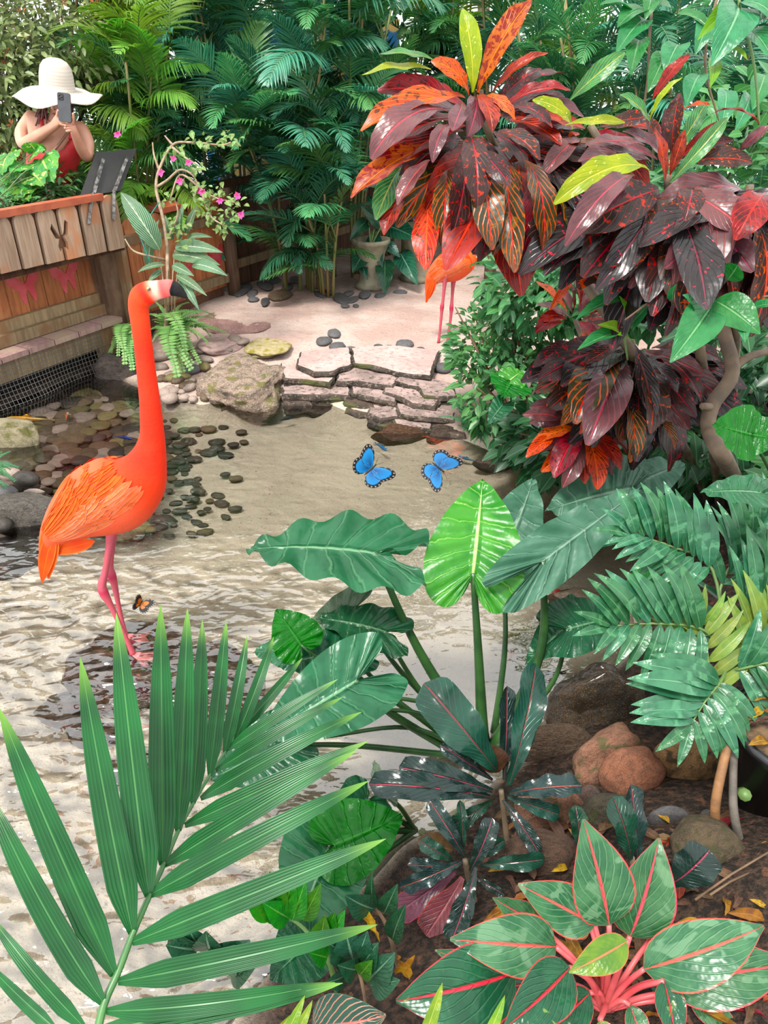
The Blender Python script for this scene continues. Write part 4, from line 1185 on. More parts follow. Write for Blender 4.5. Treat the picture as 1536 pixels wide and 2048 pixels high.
# ------------------------------------------------------------------ leafy masses: many small leaves on real twigs
def leafy(name, label, cat, blobs, n, mat, leaf, seed, flower=None, nfl=0, twigs=24, flw=0.03, shape=0.24, base=None, inner=0.35):
    """shrub or tree crown: blobs = (centre, radii); leaf = leaf length range"""
    rr = random.Random(seed)
    c0 = base or (blobs[0][0].x, blobs[0][0].y, blobs[0][0].z - blobs[0][1][2])
    t = thing(name, c0, label, cat)
    mb, fb, tb = MB(), MB(), MB()
    for k in range(n + nfl):
        c, r = blobs[rr.randrange(len(blobs))]
        while True:
            d = Vector((rr.gauss(0, 1), rr.gauss(0, 1), rr.gauss(0, 1)))
            if d.length > 0.1: break
        d.normalize()
        q = (inner + (1 - inner) * rr.random()) ** 0.5
        p = c + Vector((d.x * r[0], d.y * r[1], d.z * r[2])) * q
        isf = k >= n
        if p.z < 0.03: p.z = 0.03 + rr.random() * 0.08
        L = rr.uniform(*leaf) if not isf else flw
        ax = (d + Vector((rr.uniform(-1, 1), rr.uniform(-1, 1), rr.uniform(-0.9, 0.5)))).normalized()
        up = (Vector((0, -0.4, 1)) + Vector((rr.uniform(-0.8, 0.8), rr.uniform(-0.8, 0.8), 0))).normalized()
        sx = ax.cross(up).normalized(); nz = sx.cross(ax)
        if isf:
            for e in range(5):
                an = e * 1.2566
                dr = (sx * math.cos(an) + ax * math.sin(an) + Vector((0, -0.4, 0.3))).normalized(); s2 = dr.cross(Vector((0, -0.7, 0.7))).normalized()
                fb.add([p, p + dr * L * 0.6 + s2 * L * 0.22, p + dr * L, p + dr * L * 0.6 - s2 * L * 0.22], [(0, 1, 2, 3)], [(0.5, 0), (1, .5), (.5, 1), (0, .5)])
        else:
            w = L * shape
            mbv = [p, p + ax * L * 0.3 + sx * w * 0.85 + nz * w * 0.25, p + ax * L * 0.34, p + ax * L * 0.3 - sx * w * 0.85 + nz * w * 0.25,
                   p + ax * L * 0.65 + sx * w * 0.8 + nz * w * 0.2 - Vector((0, 0, L * 0.05)), p + ax * L * 0.67 - Vector((0, 0, L * 0.05)), p + ax * L * 0.65 - sx * w * 0.8 + nz * w * 0.2 - Vector((0, 0, L * 0.05)), p + ax * L - Vector((0, 0, L * 0.14))]
            mb.add(mbv, [(0, 1, 2), (0, 2, 3), (2, 1, 4, 5), (3, 2, 5, 6), (5, 4, 7), (6, 5, 7)], [(0.5, 0), (1, .3), (.5, .33), (0, .3), (1, .65), (.5, .66), (0, .65), (.5, 1)])
    b0 = Vector(c0)
    for k in range(twigs):
        c, r = blobs[k % len(blobs)]
        d = Vector((rr.uniform(-1, 1) * r[0], rr.uniform(-1, 1) * r[1], rr.uniform(-0.3, 1) * r[2])) * 0.85
        e = c + d
        mid = b0.lerp(e, 0.55) + Vector((rr.uniform(-1, 1), rr.uniform(-1, 1), 0)) * 0.12 * max(r)
        tube(tb, curve_pts([b0, mid, e], 4), 0.012, 0.004, 5)
    tag(mb.build('foliage', mat, t), kind='stuff')
    tb.build('branches', M_TWIG, t)
    if nfl: tag(fb.build('flowers', flower, t), kind='stuff')
    return t

M_SHRUB = leaf_mat('shrub_leaf', (156, 174, 116), (110, 138, 84), mid=(176, 190, 146), rough=0.4, trans=0.25, rv=0.1, relief=0.0)
M_SHRUBD = leaf_mat('dark_shrub_leaf', (52, 96, 56), (34, 72, 44), mid=(96, 140, 90), rough=0.35, trans=0.2, rv=0.1, relief=0.0)
M_SHRUBL = leaf_mat('light_shrub_leaf', (96, 150, 88), (60, 118, 70), mid=(140, 180, 120), rough=0.35, trans=0.28, rv=0.1, relief=0.0)
M_ORFL = plain('orange_flower', (244, 150, 84), 0.6)
leafy('flowering_shrub', 'tall shrub with tiny orange flowers behind the woman at the top left', 'shrub',
      [(AtY(30, 60, 6.4), (0.8, 0.5, 0.6)), (AtY(120, 40, 6.7), (0.8, 0.5, 0.6)), (AtY(200, 60, 7.0), (0.6, 0.5, 0.55)), (AtY(-60, 120, 6.2), (0.6, 0.4, 0.7)), (AtY(10, 190, 6.0), (0.35, 0.3, 0.5))],
      9000, M_SHRUB, (0.05, 0.09), 3, M_ORFL, 170, 30, 0.045, base=tuple(AtY(60, 420, 6.5)))
hedge_blobs = []
for i in range(9):
    hedge_blobs.append((Vector((-4.2 + 1.05 * i, 9.3 + 0.3 * math.sin(i * 2.1), 1.2)), (0.9, 0.5, 1.2)))
leafy('hedge', 'dense dark green hedge closing the view behind the palms', 'hedge', hedge_blobs, 7000, M_SHRUBD, (0.10, 0.17), 8, twigs=20, base=(0, 9.3, 0.1), shape=0.3)
for i, (x, y, r, hz, lab) in enumerate([(-3.4, 9.8, 1.5, 4.6, 'tall leafy tree rising beyond the left end of the hedge'), (-1.2, 10.4, 1.5, 4.9, 'tall leafy tree rising beyond the middle of the palm thicket'),
                                         (1.0, 10.6, 1.5, 4.8, 'tall leafy tree rising beyond the far end of the beach'), (3.2, 9.6, 1.7, 4.6, 'tall leafy tree rising beyond the right hand palms')]):
    leafy('background_tree', lab, 'tree', [(Vector((x, y, hz)), (r, r, 1.3)), (Vector((x + 0.4, y, hz - 1.2)), (r * 0.9, r, 1.0)), (Vector((x - 0.5, y + 0.3, hz + 1.0)), (r * 0.8, r, 0.9))], 3000, M_SHRUBL, (0.14, 0.24), 40 + i, twigs=16, base=(x, y, 0.0), shape=0.3)

# right bank: fine-leaved bushes between the beach and the crotons
leafy('green_bush', 'fine leaved green bush spilling over the right end of the ledge', 'bush',
      [(AtY(985, 690, 3.9), (0.25, 0.3, 0.22)), (AtY(1010, 780, 3.6), (0.28, 0.28, 0.22)), (AtY(1050, 640, 4.0), (0.25, 0.3, 0.25))], 1500, M_SHRUBL, (0.04, 0.08), 12, twigs=20, base=tuple(G(1040, 860, 0.1)), shape=0.26)
leafy('green_bush', 'leafy green bush behind the lower red croton', 'bush',
      [(AtY(1100, 560, 3.7), (0.35, 0.3, 0.26)), (AtY(1180, 500, 3.9), (0.35, 0.3, 0.3)), (AtY(1300, 520, 3.6), (0.4, 0.3, 0.35)), (AtY(1420, 480, 3.5), (0.4, 0.3, 0.4)), (AtY(1500, 400, 3.3), (0.4, 0.3, 0.5))], 3000, M_SHRUBL, (0.05, 0.10), 13, twigs=24, base=tuple(G(1220, 700, 0.2)), shape=0.3)
leafy('undergrowth', 'shaded green undergrowth on the right bank behind the tree trunk', 'bush',
      [(AtY(1250, 880, 2.9), (0.45, 0.3, 0.2)), (AtY(1420, 830, 2.8), (0.45, 0.35, 0.3)), (AtY(1500, 650, 3.0), (0.4, 0.35, 0.4)), (AtY(1100, 880, 3.2), (0.25, 0.25, 0.14))], 1700, M_SHRUBD, (0.06, 0.12), 14, twigs=24, base=tuple(G(1330, 950, 0.15)), shape=0.26)

# ------------------------------------------------------------------ two urns with broad dark leaves
def lathe(mb, prof, ctr, n=20, mi=0):
    vs, fs = [], []
    for r, z in prof:
        for k in range(n):
            a = 6.2832 * k / n; vs.append(Vector((ctr[0] + r * math.cos(a), ctr[1] + r * math.sin(a), ctr[2] + z)))
    for i in range(len(prof) - 1):
        for k in range(n):
            k2 = (k + 1) % n; fs.append((i * n + k, i * n + k2, (i + 1) * n + k2, (i + 1) * n + k))
    return mb.add(vs, fs, None, mi)
M_URN = plain('cream_urn', (176, 168, 140), 0.6, 0.1, 14, c2=(140, 134, 110))
M_DKLEAF = leaf_mat('philodendron_leaf', (44, 96, 72), (28, 72, 54), mid=(110, 160, 126), midw=0.05, vein=(84, 134, 104), nv=10, vk=0.25, veinw=0.1, veinf=0.5, rough=0.25, trans=0.1, rv=0.2)
DKL = [leaf_mesh('leaf', M_DKLEAF, P_OVATE(0.21), 3, 12, 0.2, 0.5 + 0.3 * i, 0.012, 4, i, 0.01, 9) for i in range(3)]
def urn(px, py, label, plabel, scale, leaves, seed):
    g = G(px, py, 0.12); z = gh(g.x, g.y); g = G(px, py, z)
    t = thing('urn', g, label, 'urn'); mb = MB()
    s = scale
    lathe(mb, [(0.0, 0.0), (0.13 * s, 0.0), (0.135 * s, 0.03 * s), (0.10 * s, 0.06 * s), (0.095 * s, 0.12 * s), (0.12 * s, 0.28 * s), (0.15 * s, 0.36 * s), (0.165 * s, 0.37 * s), (0.165 * s, 0.40 * s), (0.14 * s, 0.40 * s), (0.12 * s, 0.34 * s), (0, 0.34 * s)], g)
    mb.build('body', M_URN, t)
    p = thing('urn_plant', g + Vector((0, 0, 0.34 * s)), plabel, 'plant')
    rr = random.Random(seed)
    for (bx, by, tx, ty, w) in leaves:
        pt = V(tx, ty, depth_of(g) - rr.uniform(0.1, 0.3)); pb = V(bx, by, depth_of(g) - rr.uniform(0.0, 0.15))
        place('leaf', rr.choice(DKL), pb, pt, Vector((rr.uniform(-.3, .3), -1.0, 0.6)), p, ws=w)
        mb = MB(); tube(mb, curve_pts([g + Vector((0, 0, 0.33 * s)), (g + Vector((0, 0, 0.5 * s))).lerp(pb, 0.6), pb], 4), 0.008, 0.005, 5); mb.build('stalk', M_STALK, p)
urn(742, 575, 'cream urn standing on the cobbles under broad dark leaves', 'broad leaved dark green plant growing in the urn nearer the palms', 1.0,
    [(760, 480, 800, 515, 1.1), (745, 470, 765, 535, 1.0), (770, 450, 840, 480, 1.0), (770, 520, 770, 590, 1.0), (800, 505, 835, 570, 1.0), (735, 495, 705, 545, 1.1), (760, 430, 735, 390, 0.9), (790, 430, 845, 420, 1.0), (735, 440, 700, 480, 1.0), (720, 520, 735, 560, 0.9), (775, 460, 720, 410, 0.9)], 3)
urn(835, 560, 'second cream urn half hidden behind the hanging red leaves', 'broad leaved dark green plant growing in the urn behind the red leaf', 1.15,
    [(840, 450, 885, 480, 1.0), (830, 440, 800, 470, 1.0), (845, 430, 860, 390, 1.0), (855, 470, 905, 440, 1.0), (850, 420, 800, 410, 1.0)], 4)
# pale tree trunk and short post on the beach
mb = MB(); g = G(977, 588, 0.1); tube(mb, [g + Vector((0, 0, -0.05)), g + Vector((0, 0, 0.6))], 0.05, 0.048, 12)
o = mb.build('wooden_post', M_POST, None); tag(o, 'short round wooden post standing in the sand at the back', 'post')
M_BARK = plain('pale_bark', (176, 150, 124), 0.8, 0.2, 9, bump=0.5, c2=(136, 112, 92))
mb = MB(); tube(mb, curve_pts([Vector((0.85, 8.9, 0)), AtY(935, 120, 8.9), AtY(880, 60, 8.8), AtY(842, 12, 8.6), AtY(830, -60, 8.5)], 6), 0.09, 0.05, 10)
o = mb.build('tree_trunk', M_BARK, None); tag(o, 'pale leaning tree trunk at the top behind the red croton', 'tree trunk')
mb = MB(); tube(mb, [Vector((1.12, 8.6, 0)), AtY(968, 60, 8.6), AtY(962, -80, 8.6)], 0.06, 0.05, 10)
o = mb.build('tree_trunk', M_BARK, None); tag(o, 'straight thin trunk at the top just above the red croton', 'tree trunk')
# planting that goes on along the right bank past the edge of the picture
leafy('undergrowth', 'leafy green ground plants beside the black pot past the right edge', 'bush', [(Vector((1.75, 2.3, 0.45)), (0.45, 0.5, 0.35)), (Vector((1.9, 1.5, 0.4)), (0.4, 0.5, 0.3)), (Vector((2.1, 3.2, 0.6)), (0.5, 0.5, 0.5))], 1500, M_SHRUBL, (0.07, 0.13), 19, twigs=20, base=(1.85, 2.2, 0.15), shape=0.28)
# ================================================================== CROTONS (broad coloured leaves, each a part)
CRD = dict(spec=0.3, rough=0.34, trans=0.22, rv=0.22, rh=0.012, relief=0.3)
M_CR = {
 'o': leaf_mat('croton_orange', (208, 66, 24), (180, 40, 22), mid=(255, 112, 56), midw=0.05, vein=(240, 130, 40), nv=9, veinw=0.12, veinf=0.6, spot=(96, 40, 24), spotscale=16, spotthr=0.56, **CRD),
 'r': leaf_mat('croton_red', (156, 30, 26), (100, 20, 24), mid=(230, 66, 56), midw=0.05, vein=(210, 60, 40), nv=9, veinw=0.12, veinf=0.6, spot=(70, 20, 22), spotscale=15, spotthr=0.58, **CRD),
 'd': leaf_mat('croton_dark', (62, 40, 36), (42, 32, 30), mid=(206, 56, 60), midw=0.04, vein=(150, 62, 42), nv=10, veinw=0.10, veinf=0.5, spot=(190, 64, 42), spotscale=18, spotthr=0.59, **CRD),
 'm': leaf_mat('croton_maroon', (112, 74, 76), (84, 54, 58), mid=(200, 84, 96), midw=0.05, vein=(170, 72, 66), nv=10, veinw=0.12, veinf=0.5, rough=0.24, trans=0.15, rv=0.2, rh=0.01, relief=0.3),
 'k': leaf_mat('croton_blackish', (48, 38, 38), (36, 32, 32), mid=(140, 56, 64), midw=0.04, spot=(196, 60, 60), spotscale=20, spotthr=0.63, rough=0.26, trans=0.1, rv=0.2, rh=0.01, relief=0.3),
 'l': leaf_mat('croton_lime', (166, 176, 48), (134, 156, 46), mid=(214, 206, 90), midw=0.05, spot=(232, 220, 130), spotscale=20, spotthr=0.64, rough=0.32, trans=0.3, rv=0.15, rh=0.01, relief=0.3),
 'v': leaf_mat('croton_variegated_green', (70, 140, 80), (48, 112, 66), mid=(190, 190, 90), midw=0.05, vein=(196, 190, 90), nv=9, veinw=0.12, veinf=0.6, rough=0.3, trans=0.25, rv=0.15, relief=0.3),
 'y': leaf_mat('croton_amber', (200, 104, 26), (176, 84, 28), mid=(255, 140, 60), midw=0.05, vein=(230, 80, 30), nv=9, veinw=0.12, veinf=0.5, spot=(140, 38, 22), spotscale=13, spotthr=0.50, rough=0.3, trans=0.35, rv=0.15, rh=0.01, relief=0.3),
 'g': leaf_mat('croton_veined', (70, 66, 38), (50, 52, 34), mid=(230, 60, 60), midw=0.05, vein=(230, 96, 50), nv=8, veinw=0.16, veinf=0.95, spot=(120, 90, 40), spotscale=12, spotthr=0.58, rough=0.3, trans=0.18, rv=0.15, rh=0.01, relief=0.3),
}
CRL = {}
for k, m in M_CR.items():
    CRL[k] = [leaf_mesh('leaf', m, P_OBOV(0.150 + 0.025 * (i % 2)), 3, 13, 0.18 + 0.1 * (i % 3), 0.5 + 0.3 * i, 0.018, 2.2 + 0.4 * i, i, 0.008, 9, twist=0.25 * (i - 1.5)) for i in range(4)]
M_CRSTEM = plain('croton_stem', (122, 104, 78), 0.7, 0.2, 18, c2=(90, 76, 58))
TOCAM = -FWD

def hero_leaves(parent, d, lst, rr, meshes, name='leaf', tilt=0.35):
    """lst: (base px, py, tip px, py, key, width, depth of base, depth of tip)"""
    for q in lst:
        bx, by, tx, ty, key, w = q[:6]
        db = q[6] if len(q) > 6 else 0.0
        dt = q[7] if len(q) > 7 else -0.06
        up = TOCAM * 0.75 + Vector((0, 0, 0.55)) + Vector((rr.uniform(-tilt, tilt), 0, rr.uniform(-tilt, tilt)))
        place(name, rr.choice(meshes[key]), V(bx, by, d + db), V(tx, ty, d + dt), up, parent, ws=w)

def fan(parent, cx, cy, d, rr, meshes, a0, a1, n, l0, l1, keys, r0=15, r1=60, front=-0.18, w=(0.9, 1.15), squash=1.0, back=0.0):
    """leaves radiating from a shoot; angle in the photo plane, 0 = right, 90 = down; length in photo pixels at that distance"""
    for k in range(n):
        a = math.radians(a0 + (a1 - a0) * (k + rr.uniform(-0.3, 0.3)) / max(1, n - 1))
        L = rr.uniform(l0, l1); r = rr.uniform(r0, r1)
        dd = d + back + rr.uniform(-0.05, 0.08)
        bx, by = cx + r * math.cos(a), cy + r * math.sin(a) * squash
        tx, ty = cx + (r + L) * math.cos(a), cy + (r + L) * math.sin(a) * squash + L * 0.10
        up = TOCAM * 0.8 + Vector((0, 0, 0.5)) + Vector((rr.uniform(-0.6, 0.6), 0, rr.uniform(-0.4, 0.4)))
        place('leaf', rr.choice(meshes[rr.choice(keys)]), V(bx, by, dd), V(tx, ty, dd + front * rr.uniform(0.2, 1.0)), up, parent, ws=rr.uniform(*w))

def stems(parent, pts_list, mat, r0=0.012, r1=0.008, name='stem'):
    for pts in pts_list:
        mb = MB(); tube(mb, curve_pts(pts, 6), r0, r1, 8); mb.build(name, mat, parent)

rr = random.Random(21)
# --- the large red croton hanging into the picture from the right, upper middle
DA = 1.95
rootA = G(1420, 1000, 0.15)
crA = thing('croton', rootA, 'big croton with orange and red leaves in the upper middle', 'croton')
fan(crA, 965, 250, DA, rr, CRL, 20, 165, 20, 140, 215, 'ddrgdd', 20, 60, -0.12, back=0.10)
fan(crA, 1030, 290, DA, rr, CRL, 10, 120, 18, 140, 215, 'dgdkrg', 20, 80, -0.16, back=0.04)
fan(crA, 960, 235, DA, rr, CRL, 150, 210, 5, 140, 190, 'omr', 10, 40, -0.10, back=0.05)
fan(crA, 980, 230, DA, rr, CRL, -45, 20, 7, 100, 160, 'rmdr', 10, 40, -0.10, back=0.05)
hero_leaves(crA, DA, [
 (945, 185, 925, 18, 'l', 0.95), (955, 185, 1062, 0, 'y', 0.85), (938, 190, 862, 122, 'o', 1.1), (930, 195, 722, 262, 'o', 0.72, 0, -0.1), (900, 205, 800, 208, 'r', 0.7),
 (862, 138, 724, 150, 'l', 0.8), (868, 120, 760, 108, 'v', 0.8), (985, 185, 1096, 106, 'r', 0.65), (895, 222, 742, 318, 'm', 1.0, -0.06, -0.12), (880, 290, 702, 396, 'y', 0.75, -0.03, -0.1),
 (925, 205, 905, 262, 'm', 1.3, -0.1, -0.16), (900, 250, 865, 325, 'm', 0.8, -0.08, -0.14), (860, 320, 795, 410, 'm', 0.9, -0.08, -0.12), (800, 335, 752, 440, 'v', 1.0, 0, -0.05), (810, 380, 768, 470, 'r', 1.0, 0, -0.05),
 (858, 392, 852, 540, 'o', 1.1, -0.03, -0.1), (895, 340, 885, 495, 'g', 0.95, -0.03, -0.08), (930, 300, 905, 470, 'd', 0.9, -0.05, -0.1), (975, 330, 985, 500, 'g', 0.95, -0.08, -0.14), (1010, 330, 1030, 545, 'g', 0.85, -0.08, -0.12),
 (1050, 320, 1085, 500, 'g', 0.95, -0.08, -0.12), (1060, 360, 1062, 548, 'r', 0.95, -0.04, -0.08), (1020, 215, 1105, 255, 'd', 1.1, -0.06, -0.1), (990, 265, 1080, 320, 'd', 1.2, -0.12, -0.18), (960, 300, 1020, 370, 'd', 1.2, -0.14, -0.2),
 (1070, 330, 1130, 500, 'r', 1.0, 0, -0.05), (955, 190, 985, 262, 'r', 1.3, -0.06, -0.12), (965, 195, 1030, 240, 'o', 1.0, -0.05, -0.1), (950, 195, 935, 275, 'm', 1.2, -0.06, -0.12), (940, 270, 955, 420, 'd', 1.0, -0.1, -0.16)], rr, CRL)
stems(crA, [[V(962, 180, DA + 0.02), V(975, 260, DA + 0.08), V(1060, 420, DA + 0.25), V(1260, 700, DA + 0.35), rootA]], M_CRSTEM, 0.006, 0.022)

# --- dark croton filling the right
DB = 1.85
rootB = G(1440, 1010, 0.15)
crB = thing('croton', rootB, 'dark maroon croton with a lime leaf at the right edge', 'croton')
fan(crB, 1330, 390, DB, rr, CRL, 10, 175, 26, 150, 250, 'kkdkm', 20, 90, -0.12, back=0.10)
fan(crB, 1340, 370, DB, rr, CRL, 20, 165, 20, 130, 200, 'kdkmd', 20, 70, -0.16, back=0.02)
fan(crB, 1500, 380, DB, rr, CRL, 30, 170, 20, 140, 240, 'kkdmk', 10, 80, -0.12, back=0.06)
fan(crB, 1180, 260, DB, rr, CRL, -20, 200, 12, 100, 150, 'rdmrd', 5, 30, -0.1, back=0.12)
fan(crB, 1340, 330, DB, rr, CRL, 185, 355, 10, 90, 150, 'rmvdr', 10, 40, -0.08, back=0.05)
hero_leaves(crB, DB, [
 (1300, 342, 1108, 408, 'l', 0.62, -0.05, -0.12), (1265, 350, 1195, 300, 'm', 0.9), (1270, 350, 1130, 492, 'm', 0.62, -0.1, -0.16), (1260, 370, 1200, 430, 'm', 0.7, -0.1, -0.14), (1330, 360, 1310, 255, 'r', 1.1, -0.03, -0.06),
 (1340, 365, 1455, 235, 'v', 0.6, -0.05, -0.1), (1340, 350, 1370, 260, 'r', 1.0), (1300, 240, 1365, 155, 'l', 0.65), (1305, 200, 1380, 110, 'r', 0.8), (1300, 250, 1240, 190, 'v', 1.1), (1140, 200, 1250, 105, 'v', 0.8), (1145, 260, 1065, 200, 'l', 0.7),
 (1130, 250, 1250, 245, 'l', 0.5, -0.05, -0.08), (1385, 380, 1370, 440, 'd', 1.5, -0.14, -0.2), (1480, 300, 1540, 250, 'm', 1.0), (1420, 230, 1520, 250, 'r', 0.7), (1360, 225, 1420, 210, 'o', 0.8), (1530, 390, 1470, 480, 'r', 1.4, -0.08, -0.14), (1290, 290, 1170, 290, 'm', 1.0, -0.06, -0.12)], rr, CRL)
stems(crB, [[V(1335, 350, DB + 0.03), V(1345, 470, DB + 0.12), V(1400, 700, DB + 0.35), rootB], [V(1500, 370, DB + 0.03), V(1480, 560, DB + 0.2), rootB + Vector((0.03, 0.02, 0))], [V(1180, 250, DB + 0.1), V(1260, 400, DB + 0.16), V(1400, 700, DB + 0.36)]], M_CRSTEM, 0.010, 0.018)

# --- lower croton by the pond
DC = 2.35
rootC = G(1280, 960, 0.1)
crC = thing('croton', rootC, 'lower croton with orange veined drooping leaves above the pond edge', 'croton')
fan(crC, 1265, 690, DC, rr, CRL, 5, 178, 27, 120, 210, 'kdgdk', 15, 60, -0.14, back=0.10)
fan(crC, 1265, 690, DC, rr, CRL, 20, 165, 18, 100, 180, 'dkmkdg', 10, 50, -0.2, back=0.0)
fan(crC, 1150, 640, DC, rr, CRL, -200, 60, 13, 50, 100, 'rrdmo', 5, 25, -0.08, back=0.15)
fan(crC, 1165, 850, DC, rr, CRL, 30, 200, 12, 70, 110, 'mrdo', 5, 20, -0.1, back=0.06)
hero_leaves(crC, DC, [
 (1190, 750, 1122, 852, 'g', 0.9, -0.05, -0.1), (1215, 770, 1160, 868, 'o', 0.85, -0.05, -0.1), (1250, 790, 1260, 925, 'g', 1.15, -0.08, -0.12), (1310, 830, 1350, 900, 'g', 1.0, -0.05, -0.08), (1295, 720, 1355, 785, 'k', 1.1, -0.1, -0.16), (1270, 690, 1310, 840, 'k', 0.8, -0.12, -0.18),
 (1165, 690, 1065, 735, 'd', 1.0, -0.04, -0.08), (1240, 690, 1165, 730, 'd', 0.9, -0.08, -0.1), (1160, 610, 1145, 548, 'r', 0.9), (1100, 620, 1150, 545, 'o', 0.7), (1290, 660, 1345, 640, 'k', 1.0), (1230, 640, 1185, 582, 'k', 1.2), (1120, 840, 1045, 830, 'm', 0.9), (1110, 870, 1052, 915, 'o', 0.9)], rr, CRL)
stems(crC, [[V(1265, 680, DC + 0.05), V(1275, 760, DC + 0.15), rootC], [V(1150, 640, DC + 0.15), V(1200, 760, DC + 0.2), rootC + Vector((0.02, 0, 0))], [V(1165, 840, DC + 0.1), V(1210, 880, DC + 0.15), rootC + Vector((-0.03, 0, 0))]], M_CRSTEM, 0.008, 0.014)
# bare forked trunk on the right bank
mb = MB(); DT = 2.2
tk = thing('tree_trunk', G(1480, 975, 0.15), 'bare grey brown forked trunk on the right bank', 'tree trunk')
stems(tk, [[G(1482, 975, 0.12), V(1450, 920, DT - 0.02), V(1418, 860, DT), V(1425, 810, DT), V(1465, 745, DT), V(1448, 660, DT + 0.02), V(1445, 560, DT + 0.04)]], plain('grey_brown_bark', (128, 106, 84), 0.8, 0.2, 14, bump=0.5, c2=(98, 82, 66)), 0.026, 0.02, 'trunk')
stems(tk, [[V(1462, 740, DT), V(1495, 715, DT), V(1545, 700, DT + 0.02)], [V(1425, 815, DT), V(1405, 812, DT - 0.05)]], plain('grey_brown_branch', (128, 106, 84), 0.8, 0.2, 14, bump=0.5, c2=(98, 82, 66)), 0.014, 0.010, 'branch')

# ------------------------------------------------------------------ green vines with broad leaves in front of the crotons
M_VINE = leaf_mat('vine_leaf', (64, 140, 84), (46, 118, 68), mid=(130, 186, 130), midw=0.05, vein=(94, 162, 108), nv=8, vk=0.4, veinw=0.1, veinf=0.5, rough=0.3, trans=0.25, rv=0.15, relief=0.4)
M_VINEY = leaf_mat('young_vine_leaf', (128, 178, 70), (108, 160, 60), mid=(170, 206, 110), midw=0.05, rough=0.35, trans=0.35, rv=0.1)
VL = {'v': [leaf_mesh('leaf', M_VINE, P_OVATE(0.24), 3, 12, 0.3, 0.6 + 0.3 * i, 0.012, 2.2, i, 0.008, 8) for i in range(3)], 'y': [leaf_mesh('leaf', M_VINEY, P_OVATE(0.2), 3, 12, 0.3, 0.6, 0.012, 2, i, 0.006, 8) for i in range(2)]}
vine1 = thing('hanging_vine', V(1480, 0, 2.0), 'broad leaved green vine hanging in the top right corner', 'vine')
hero_leaves(vine1, 1.75, [(1478, 15, 1422, 132, 'v', 1.0), (1482, 5, 1560, 55, 'v', 1.0), (1465, 10, 1395, 80, 'y', 0.6), (1440, 95, 1495, 120, 'y', 0.7), (1425, 120, 1420, 175, 'y', 0.7), (1500, 60, 1545, 120, 'v', 0.9), (1465, -40, 1400, -10, 'v', 0.9)], rr, VL)
stems(vine1, [[V(1478, -40, 1.75), V(1480, 20, 1.75), V(1500, 90, 1.78), V(1512, 160, 1.8), V(1518, 250, 1.85)]], M_STALK, 0.004, 0.003)
vine2 = thing('hanging_vine', V(1290, 0, 2.7), 'green vine with pointed leaves climbing behind the dark croton', 'vine')
hero_leaves(vine2, 2.45, [(1292, 20, 1235, 55, 'v', 1.1), (1292, 40, 1232, 108, 'v', 0.9), (1290, 10, 1340, -20, 'v', 1.0), (1345, 20, 1300, 10, 'v', 0.9), (1360, 90, 1330, 150, 'v', 1.1), (1330, 110, 1295, 185, 'v', 0.9), (1280, 80, 1262, 150, 'v', 0.9), (1350, 30, 1420, 60, 'v', 0.9), (1300, -10, 1290, 40, 'v', 1.0),
   (1400, 150, 1372, 215, 'v', 0.9), (1420, 40, 1390, 110, 'v', 0.9), (1260, 30, 1200, 10, 'v', 0.9), (1450, 180, 1440, 260, 'v', 0.8), (1500, 190, 1470, 260, 'v', 0.8), (1530, 150, 1505, 220, 'v', 0.9)], rr, VL)
stems(vine2, [[V(1310, -40, 2.5), V(1300, 60, 2.5), V(1296, 150, 2.5), V(1285, 230, 2.55)], [V(1440, -30, 2.5), V(1410, 120, 2.5), V(1440, 250, 2.55)]], M_TWIG, 0.005, 0.003)
vine3 = thing('leafy_vine', V(1430, 600, 1.9), 'green vine with two large leaves crossing before the bare trunk', 'vine')
hero_leaves(vine3, 1.75, [(1428, 600, 1520, 668, 'v', 1.35), (1428, 605, 1340, 725, 'v', 0.95), (1380, 625, 1365, 590, 'v', 1.1), (1455, 560, 1475, 530, 'v', 1.8), (1500, 620, 1560, 610, 'v', 1.0), (1345, 600, 1355, 565, 'v', 0.9), (1480, 640, 1490, 685, 'v', 0.9)], rr, VL)
stems(vine3, [[V(1560, 590, 1.8), V(1430, 602, 1.78), V(1340, 600, 1.8), V(1310, 598, 1.8), V(1250, 640, 1.85)]], M_TWIG, 0.003, 0.0025)
vine4 = thing('leafy_vine', V(1250, 660, 2.0), 'small green shoot with light leaves above the lower croton', 'vine')
hero_leaves(vine4, 1.95, [(1250, 650, 1238, 592, 'y', 1.3), (1245, 665, 1155, 700, 'v', 0.6), (1250, 600, 1152, 640, 'v', 0.55), (1258, 655, 1310, 600, 'v', 0.8), (1255, 670, 1195, 650, 'y', 0.9), (1312, 590, 1382, 506, 'v', 0.55), (1310, 592, 1300, 545, 'v', 0.7), (1318, 590, 1368, 570, 'v', 1.1), (1260, 680, 1235, 670, 'y', 1.0)], rr, VL)
stems(vine4, [[V(1315, 600, 1.97), V(1270, 625, 1.97), V(1250, 665, 1.97), V(1255, 720, 2.05)]], M_STALK, 0.003, 0.0025)
